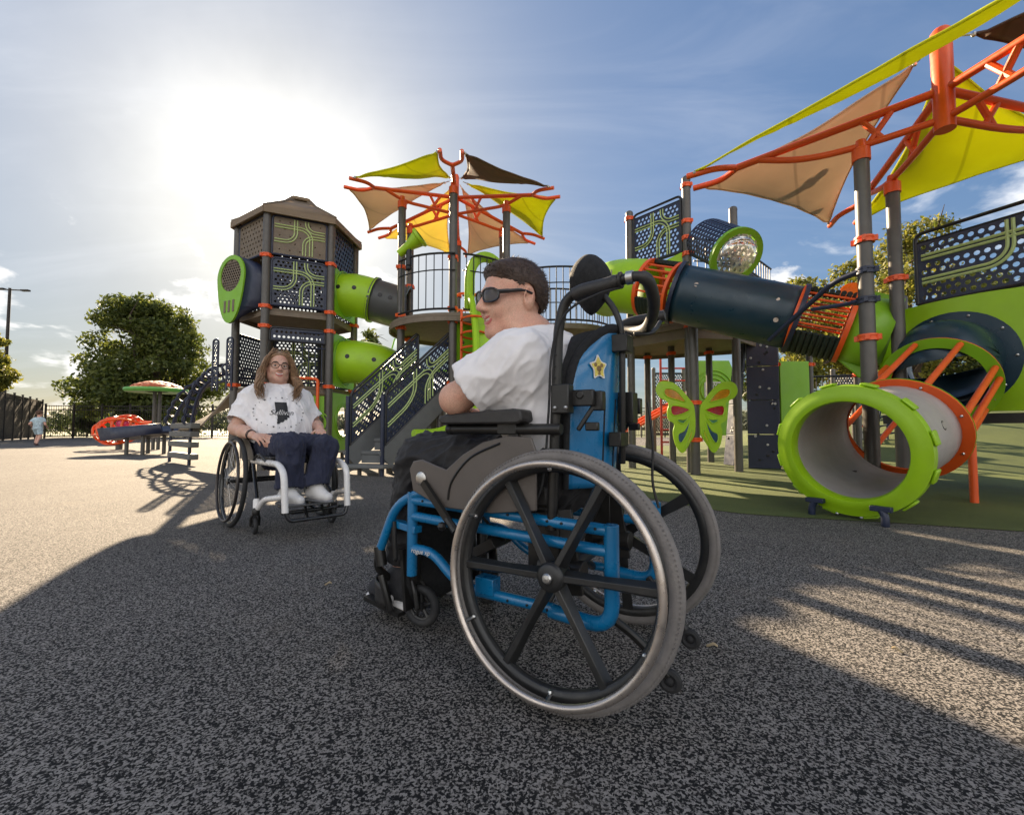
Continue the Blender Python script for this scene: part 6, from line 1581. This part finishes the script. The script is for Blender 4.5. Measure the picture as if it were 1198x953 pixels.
    for px, py in ((950, 602), (1036, 616)):
        g_ = G(px, py)-o; g_.z = 0; u_ = c-g_; u_.z = 0; m = MB(); m.tube(bend([g_, g_+Vector((.0, 0, .07)), g_+Vector((u_.x*.12, u_.y*.12, .12))], .04), .025, 10); m.box(g_+Vector((u_.x*.1, u_.y*.1, .115)), (.12, .05, .035), Matrix.Rotation(math.atan2(side.y, side.x), 3, 'Z')); m.build('foot', NAVY, root, bevel=.004)
    for sgn in (1,): g_ = c+a1*.75+side*.25; g_.z = 0; m = MB(); m.tube([g_, g_+Vector((0, 0, .3))], .04, 10); m.build('foot', POST, root)
    return root
build_low_tunnel()
# canopy over the ramp: four arms
H2 = (3.78, 3.8)
def build_canopy2():
    cv = canopy('shade_canopy', 'large orange framed shade canopy with lime and tan sails at upper right', H2, 3.62, 3.44, [2.12, 2.4, 2.1, 2.05], [145, 71, 8, -84], {0: .58, 1: .97},
        [(1, 0, TAN), (2, 1, LIMEC), (0, 3, LIMEC), (3, 2, BROWNC)], hub_r=.075, ztop=.55, lowdrop=.26, tr=.036)
    for p in (U(1010, 380, 4.15), U(1062, 380, 4.68)):
        q = Vector((math.cos(R(145)), math.sin(R(145)), 0))*.58 if p.x < 3.6 else Vector((math.cos(R(71)), math.sin(R(71)), 0))*.97
        for z in ((1.5, 2.42) if p.x < 3.6 else (2.25,)): clamp(cv, (q.x, q.y), z, .066, None)
    # black brace from the near post down to the cage tunnel
    a = U(1004, 318, 4.15); b = U(1006, 352, 4.15); e = U(900, 398, 5.1); m = MB(); o = cv.location
    m.tube(bend([a-o, U(975, 330, 4.35)-o, e-o], .12), .026, 10); m.tube(bend([b-o, U(985, 357, 4.3)-o, U(950, 362, 4.6)-o], .06), .02, 8)
    br = m.build('brace', NAVY, cv)
    for p in (a, b): q = Vector((math.cos(R(145)), math.sin(R(145)), 0))*.58; clamp(br, (q.x, q.y), p.z, .064, NAVY)
build_canopy2()
# ---------------------------------------------------------------- trees
def leaf_mat(name, c1, c2, tr=.5):
    m = bpy.data.materials.new(name); nt = nodes(m); L = nt.links.new
    out = N(nt, 'ShaderNodeOutputMaterial'); g_ = N(nt, 'ShaderNodeNewGeometry'); rp = N(nt, 'ShaderNodeValToRGB')
    rp.color_ramp.elements[0].color = c4(c1); rp.color_ramp.elements[1].color = c4(c2); L(g_.outputs['Random Per Island'], rp.inputs[0])
    b = N(nt, 'ShaderNodeBsdfPrincipled', i_Roughness=.55); t = N(nt, 'ShaderNodeBsdfTranslucent'); mx = N(nt, 'ShaderNodeMixShader', i_0=tr)
    L(rp.outputs[0], b.inputs['Base Color']); L(rp.outputs[0], t.inputs[0]); L(b.outputs[0], mx.inputs[1]); L(t.outputs[0], mx.inputs[2]); L(mx.outputs[0], out.inputs[0]); return m
LEAFG = leaf_mat('leaf_green', (.045, .07, .013), (.17, .19, .035))
LEAFY = leaf_mat('leaf_yellow_green', (.09, .11, .015), (.28, .26, .04))
LEAFD = leaf_mat('leaf_dark', (.02, .035, .01), (.07, .085, .022))
BARK = mat('bark', (.07, .052, .038), .9, var=.3, scale=6, bump=.8, bscale=30)
def leaves(rng, blobs, n, size):
    """numpy leaf faces spread through lobes, denser towards their skins"""
    w_ = np.array([b[1][0]*b[1][1]*b[1][2] for b in blobs])**.75; w_ /= w_.sum(); pick = rng.choice(len(blobs), n, p=w_)
    C = np.array([b[0] for b in blobs])[pick]; Rr = np.array([b[1] for b in blobs])[pick]
    d = rng.normal(size=(n, 3)); d /= np.linalg.norm(d, axis=1)[:, None]; rad = rng.uniform(.25, 1., n)**.45*(1+.12*rng.normal(size=n))
    P = C+d*Rr*rad[:, None]; nrm = d+rng.normal(size=(n, 3))*.8+np.array((0, 0, .3)); nrm /= np.linalg.norm(nrm, axis=1)[:, None]
    a = np.cross(nrm, rng.normal(size=(n, 3))); a /= np.linalg.norm(a, axis=1)[:, None]; b = np.cross(nrm, a); s = size*rng.uniform(.55, 1.3, n)[:, None]
    v = np.stack([P-a*s, P+b*s*.5+nrm*s*.15, P+a*s, P-b*s*.5+nrm*s*.15], 1).reshape(-1, 3); f = np.arange(4*n).reshape(-1, 4)
    return v, f
def tree(name, label, loc, blobs, n, size, m, trunk, group=None, seed=0, limbs=14, gaps=.0):
    root = thing(name, label, 'tree', loc, 0, group); rng = np.random.default_rng(seed); rn = random.Random(seed)
    v, f = leaves(rng, blobs, n, size)
    if gaps:
        k = np.array([noise.noise(Vector(p)*gaps) for p in v[::4]]) > (-.3 if n > 40000 else -.12); k = np.repeat(k, 4); v = v[k]; f = np.arange(len(v)).reshape(-1, 4)
    me = bpy.data.meshes.new('crown'); me.from_pydata(v.tolist(), [], f.tolist()); me.materials.append(m); o = bpy.data.objects.new('crown', me); COL.objects.link(o); o.parent = root
    r, h = trunk; mb = MB(); top = Vector((rn.uniform(-.1, .1)*h, 0, h)); mb.tube(cr([(0, 0, -.1), (.03*h, 0, h*.4), top], 4), [r*1.25]+[r*(1-.05*i) for i in range(8)], 10)
    zm = max(b[0][2]+b[1][2] for b in blobs)-.35
    for k in range(limbs):
        b = blobs[k % len(blobs)]; e = Vector(b[0])+Vector((rn.gauss(0, .4)*b[1][0], rn.gauss(0, .4)*b[1][1], rn.gauss(.1, .4)*b[1][2])); e.z = min(e.z, zm); s = Vector((0, 0, h*rn.uniform(.5, 1.))); s.x = top.x*s.z/h
        mid = s.lerp(e, .5)+Vector((0, 0, -.08*(e-s).length)); p = cr([s, mid, e], 5); mb.tube(p, [r*.5*(1-.85*i/(len(p)-1)) for i in range(len(p))], 6)
        for q in range(3): t = mid.lerp(e, rn.random()); u = t+Vector((rn.uniform(-1, 1), rn.uniform(-1, 1), rn.uniform(-.5, .9)))*.2*(e-s).length; u.z = min(u.z, zm); mb.tube([t, t.lerp(u, .5)+Vector((0,0,.03)), u], [r*.18, r*.12, r*.04], 5)
    mb.build('trunk', BARK, root, fix=False); return root
def lobes(seed, w_, h0, h1, n, rr, flat=1., taper=.55):
    rn = random.Random(seed); L = []
    for i in range(n):
        t = rn.random()**1.2; z = h0+(h1-h0)*t; ww = w_*math.sqrt(max(.01, 1-t**1.7))*(1 if t > .25 else .8+.2*t/.25); a = rn.uniform(0, 6.283); q = ww*math.sqrt(rn.random())*.85; r = rr*rn.uniform(.7, 1.25)*(1-.25*t)
        L.append(((q*math.cos(a), q*math.sin(a)*flat, z), (r*1.15, r*1.15, r*.8)))
    return L
p = U(168, 500, 35); tree('shade_tree', 'large round dark green tree standing beyond the fence at left', (p.x, p.y, 0), lobes(3, 5.7, 1.9, 10.9, 110, 1.15), 48000, .17, LEAFG, (.28, 3.4), seed=3, limbs=50, gaps=.6)
p = U(-21, 500, 25.5); tree('yellow_tree', 'small yellow green tree cut by the left edge beside the lamp post', (p.x, p.y, 0), lobes(5, 1.0, 3.3, 6.6, 14, .55), 5000, .13, LEAFY, (.09, 3.2), seed=5)
for i, (px, D, top, w_, m, lab, dens, gp) in enumerate(((940, 26, 315, 2.7, LEAFY, 'rounded yellow green tree behind the ribbed barrel tunnel', 9000, .9), (1000, 30, 285, 4.6, LEAFY, 'broad yellow green tree behind the two near canopy posts', 16000, .7), (1075, 24, 246, 3.5, LEAFY, 'tall loose tree with open sunlit twigs left of the navy ramp panel', 9000, 1.2), (1150, 32, 300, 3.4, LEAFG, 'green tree behind the navy ramp panel', 12000, .8), (432, 24, 362, 1.2, LEAFG, 'thin leafed small tree between the tower and the canopy posts', 2600, 1.6), (900, 34, 385, 2.6, LEAFD, 'low dark tree beyond the tall play deck', 7000, .7), (1040, 36, 360, 3.5, LEAFD, 'dark bushy tree low behind the canopy posts', 11000, .6))):
    p = U(px, 500, D); h = (501-top)/525*D+.66; tree('background_tree', lab, (p.x, p.y, 0), lobes(20+i, w_, h*.33, h*.93, 20, w_*.36), int(dens*1.3), .15*D/25, m, (.06*w_+.05, h*.5), 'trees beyond the playground', 30+i, 26, gp)
for i, (px, D, h, w_, lab) in enumerate(((102, 34, 2.6, .7, 'thin sapling by the back fence left of the orange climber'), (88, 40, 1.9, 2.6, 'dark low shrub mass beyond the fence near the child'), (232, 38, 2.2, 2.4, 'low bush under the right side of the large tree'))):
    p = U(px, 500, D); tree('shrub', lab, (p.x, p.y, 0), lobes(60+i, w_, .5, h, 9, w_*.4+.2), 2500, .12, LEAFD, (.05, h*.4), 'shrubs beyond the fence', 50+i, 8, .9)
# far wooded ridge
RIDGE = leaf_mat('far_wood_leaf', (.06, .075, .05), (.15, .16, .1), .3)
def ridge():
    mb = MB(); rn = random.Random(9); rng = np.random.default_rng(4); bl = []
    for i in range(330):
        a = R(-62+124*i/329); D = 150+40*math.sin(i*.13)+rn.uniform(-12, 12); x = D*math.sin(a); y = D*math.cos(a)*.9+30; h = 4.5+2.2*math.sin(i*.21)+rn.uniform(-1, 1.5); bl.append(((x, y, h*.5), (4.5, 4.5, h*.55)))
    v, f = leaves(rng, bl, 30000, .8); me = bpy.data.meshes.new('woodland'); me.from_pydata(v.tolist(), [], f.tolist()); me.materials.append(RIDGE); o = bpy.data.objects.new('far_woodland', me); COL.objects.link(o)
    tag(o, 'low far line of trees along the horizon', 'woodland', kind='stuff')
ridge()
g = MB()
def hill(u, v):
    a = R(-70+140*u); D = 230+160*v; return Vector((D*math.sin(a), D*math.cos(a)+20, -2+26*v**.8*(.55+.45*noise.noise(Vector((u*5, v*2, 1))))))
g.grid(hill, 60, 6); tag(g.build('hills', grass_mat('hazy_hill', (.08, .1, .07), (.16, .17, .12), .05, 0.), fix=False), kind='structure')
# turf mound at the right
g = MB(); g.grid(lambda u, v: Vector((4.5+u*13, 5.2+v*12, .006+1.25*max(0, math.sin(PI*min(1, u*1.1)))**1.4*math.sin(PI*v)**1.2-.004)), 40, 40); tag(g.build('turf_mound', TURF, fix=False, angle=80), kind='structure')
# ---------------------------------------------------------------- fences
FENCE = mat('dark_brown_fence', (.022, .016, .012), .6, var=.15, scale=3, dirt=.04)
def fence(name, label, a, b, h, bay, gap, pw, solid=0.):
    a, b = Vector(a), Vector(b); root = thing(name, label, 'fence', tuple(a)); d = b-a; L_ = d.length; d.normalize(); n = int(L_/bay); rz = math.atan2(d.y, d.x); M3 = Matrix.Rotation(rz, 3, 'Z')
    for i in range(n+1):
        mb = MB(); q = d*(L_*i/n); mb.box(q+Vector((0, 0, (h+.08)/2)), (.08, .08, h+.08), M3); mb.box(q+Vector((0, 0, h+.1)), (.1, .1, .03), M3); mb.build('post', FENCE, root, fix=False)
        if i < n:
            mb = MB(); e = d*(L_*(i+1)/n)
            for z in (.15, h*.86, h-.05): mb.beam(q+Vector((0, 0, z)), e+Vector((0, 0, z)), .035, .05)
            k = int((e-q).length/gap)
            for j in range(k): c = q.lerp(e, (j+.5)/k); mb.box(c+Vector((0, 0, h*.5+.05)), (pw, .02, h-.1), M3)
            mb.build('picket_panel', FENCE, root, fix=False)
    return root
fence('slat_fence', 'tall dark brown fence running away along the left edge', (-23.2, 19.6, 0), (-31., 29.6, 0), 2.45, 1.6, .13, .115)
fence('picket_fence', 'dark metal picket fence along the back below the large tree', (-31., 29.8, 0), (13, 33.2, 0), 2.2, 1.7, .14, .018)
# lamp post
def lamp():
    p = U(3, 500, 27); root = thing('lamp_post', 'dark lamp post with two flat heads behind the slat fence', 'lamp post', (p.x, p.y, 0)); mb = MB(); mb.tube([(0, 0, 0), (.0, 0, 9.2)], [.1, .07], 10); mb.box((0, 0, .3), (.3, .3, .6)); mb.build('pole', FENCE, root)
    for x0, x1, z in ((-.55, -.1, 9.15), (.1, .95, 9.05)): mb = MB(); mb.beam((x0*.2, 0, 9.1), (x1 if x1 > 0 else x0, 0, z), .06, .06); mb.box(((x1 if x1 > 0 else x0), 0, z), (.45, .2, .09)); mb.build('lamp_head', FENCE, root)
    mb = MB(); mb.box((.1, 0, 3.4), (.3, .2, .16)); mb.build('junction_box', FENCE, root)
lamp()
# ---------------------------------------------------------------- things at the far left of the play yard
def spinner():
    p = U(140, 505, 14.2); root = thing('net_climber', 'orange tubular basket climber at the left end of the dark rocking tray', 'climber', (p.x, p.y, 0)); rn = random.Random(3)
    c = Vector((0, 0, .62)); ax = Vector((.85, 0, .12)).normalized()
    for k in range(7):
        mb = MB(); t = -.62+k*.2; r = .42*math.sqrt(max(.1, 1-(t/.8)**2)); mb.tube(ring_loop(c+ax*t, ax+Vector((rn.uniform(-.4, .4), rn.uniform(-.3, .3), 0)), r, 20), .035, 8, closed=True); mb.build('hoop', ORANGE, root)
    for k in range(6):
        a = k*PI/3+.3; mb = MB(); mb.tube(cr([c+ax*t+(Vector((0, math.cos(a), math.sin(a))))*.45*math.sqrt(max(.05, 1-(t/.78)**2)) for t in (-.72, -.4, 0, .4, .72, 1.05)], 5), .035, 8); mb.build('long_bar', ORANGE, root)
    mb = MB(); mb.ball(c+Vector((.25, -.2, .18)), (.2, .12, .16), 12); mb.build('magenta_seat', mat('magenta_plastic', (.45, .04, .12), .4, var=.1), root)
    mb = MB(); mb.tube([(0, 0, 0), (0, 0, .25)], .09, 10); mb.build('base', POST, root)
spinner()
def tray():
    a, b = U(141, 506, 11.9), U(206, 502, 11.2); root = thing('rocking_tray', 'long dark navy tray on two short legs in front of the big tree', 'play ramp', (a.x, a.y, 0)); B = b-a; B.z = 0; L_ = B.length; d = B.normalized(); s = Vector((-d.y, d.x, 0)); mb = MB()
    sec = lambda t, o, z: d*(L_*t)+s*o+Vector((0, 0, z+.12*t))
    for t0, t1 in ((0, .35), (.35, .7), (.7, 1.)):
        def ring(t): k = 1-.25*t; return [sec(t, -.5*k, .66), sec(t, -.42*k, .36+.1*t), sec(t, .42*k, .36+.1*t), sec(t, .5*k, .66)]
        r0, r1 = ring(t0), ring(t1)
        for q in range(3): mb.add([r0[q], r0[q+1], r1[q+1], r1[q]], [(0,1,2,3)])
    r0 = ring(0); mb.add(r0, [(0,1,2,3)]); mb.build('tray_body', NAVY, root, solid=.05)
    for t in (.33, .62): mb = MB(); mb.tube([sec(t, -.25, .42), Vector((sec(t, -.25, 0).x, sec(t, -.25, 0).y, 0))], .045, 10); mb.tube([sec(t, .25, .42), Vector((sec(t, .25, 0).x, sec(t, .25, 0).y, 0))], .045, 10); mb.beam(sec(t, -.25, .42), sec(t, .25, .42), .06, .06); mb.build('leg', POST, root)
tray()
def mushroom():
    p = U(182, 500, 14.0); root = thing('shade_mushroom', 'round shade with green rim and orange leafy top on a grey pole', 'sun shade', (p.x, p.y, 0)); mb = MB(); mb.tube([(-.06, 0, 0), (-.06, 0, 1.85)], .05, 10); mb.tube([(.06, .05, 0), (.06, .05, 1.85)], .05, 10); mb.build('pole', POST, root)
    mb = MB(); mb.lathe([(.3, 1.8), (.78, 1.78), (.82, 1.84), (.8, 1.9), (.4, 1.96), (.0005, 1.98)], None, 32); mb.build('green_rim', mat('green_rim_plastic', (.1, .33, .05), .45, var=.15), root)
    mb = MB(); rn = random.Random(1)
    for k in range(70):
        a, r = rn.uniform(0, 6.283), .68*math.sqrt(rn.random()); z = 1.93+.2*(1-(r/.68)**2); M = align((math.cos(a)*r, math.sin(a)*r, .9), loc=(r*math.cos(a), r*math.sin(a), z)); mb.lathe([(.0005, .02), (.06, .012), (.1, 0)], M, 7)
    mb.lathe([(.0005, 2.1), (.3, 2.06), (.6, 1.96), (.7, 1.9)], None, 24); mb.build('leafy_top', mat('orange_leaf_top', (.5, .12, .04), .6, var=.4, scale=9), root, fix=False)
mushroom()
def dome():
    p = U(126, 515, 17); q = MB(); q.lathe([(.28, 0), (.26, .1), (.16, .19), (.0005, .22)], None, 16); o = q.build('stepping_dome', mat('dark_dome', (.06, .065, .08), .5), None, (p.x, p.y, 0)); tag(o, 'low dark dome on the ground left of the rocking tray', 'stepping dome')
dome()
# ---------------------------------------------------------------- seen through the play structure
def playhouse():
    p = U(487, 500, 15.5); root = thing('playhouse', 'small playhouse with pale blue gable roof and lime trim behind the stairs', 'playhouse', (p.x, p.y, 0)); BR = mat('pale_blue_roof', (.36, .45, .5), .5, var=.08, scale=3)
    z0, z1, w_, d_ = 2.55, 3.75, .95, 1.0
    for sg in (-1, 1): mb = MB(); mb.add([(-.75, sg*d_, z0), (1.5, sg*d_, z0), (1.2, 0, z1), (-.75, 0, z1)], [(0,1,2,3)]); mb.build('roof', BR, root, solid=.05)
    mb = MB(); mb.tube([(-.78, -d_, z0), (-.78, 0, z1), (-.78, d_, z0)], .04, 8); mb.tube([(-.78, -d_, z0-.02), (1.5, -d_, z0-.02)], .04, 8); mb.build('roof_trim', LIMED, root)
    mb = MB(); mb.add([(-.7, -.9, z0), (-.7, .9, z0), (-.7, 0, z1-.1)], [(0,1,2)]); mb.build('gable_panel', LIMED, root, solid=.03)
    for x in (-.65, 1.3):
        for y in (-.8, .8): post(root, p+Vector((x, y, 0)), z0+.05, (1.2,), .06)
    track_panel('wall_panel', p+Vector((-.6, -.8, 0)), p+Vector((1.25, -.8, 0)), .7, 1.6, root, tracks=False)
playhouse()
def net():
    a, b = U(1000, 500, 8.6), U(1062, 500, 8.3); root = thing('rope_net', 'dark blue rope net with red knots seen through the lime ring tunnel', 'rope net', (a.x, a.y, 0)); B = b-a; B.z = 0; RP = mat('blue_rope', (.015, .03, .06), .8, var=.3, scale=50); RD_ = mat('red_knot', (.4, .02, .02), .5)
    P = lambda u, v: B*u+Vector((0, .12*math.sin(u*5)*math.sin(v*4), .08+1.15*v+.04*math.sin(u*7+v*3)))
    mb = MB()
    for i in range(9): mb.tube([P(i/8, v/8) for v in range(9)], .016, 6)
    for j in range(8): mb.tube([P(u/8, (j+.3)/7.6) for u in range(9)], .016, 6)
    n_ = mb.build('ropes', RP, root)
    for i in range(0, 9, 2):
        for j in range(1, 8, 3): q = MB(); q.ball(P(i/8, (j+.3)/7.6), .04, 8); q.build('knot', RD_ if (i+j) % 3 == 0 else NAVY, n_)
    for u in (0, 1): post(root, a+B*u, 1.5, (), .05)
net()

# bits blown onto the rubber
def litter():
    rn = random.Random(11); LF = mat('dry_leaf', (.42, .33, .2), .8, var=.3, scale=60)
    for px, py, r, lab in ((833, 757, .016, 'small pale dry leaf lying right of the near big wheel'), (384, 684, .014, 'thin dry leaf lying left of the blue foot rests'), (1050, 762, .013, 'dry leaf in the sunlit strip at right')):
        p = G(px, py); mb = MB(); a = rn.uniform(0, 6); e = Vector((math.cos(a), math.sin(a), 0)); f = Vector((-e.y, e.x, 0)); n_ = 8
        mb.grid(lambda u, v: e*r*(2*u-1)+f*r*.42*(2*v-1)*math.sin(PI*min(.97, max(.03, u)))+Vector((0, 0, .004+.006*(2*v-1)**2+.004*math.sin(u*5))), 8, 4)
        o = mb.build('leaf', LF, None, (p.x, p.y, 0), solid=.001); tag(o, lab, 'leaf', 'dry leaves on the rubber')
litter()
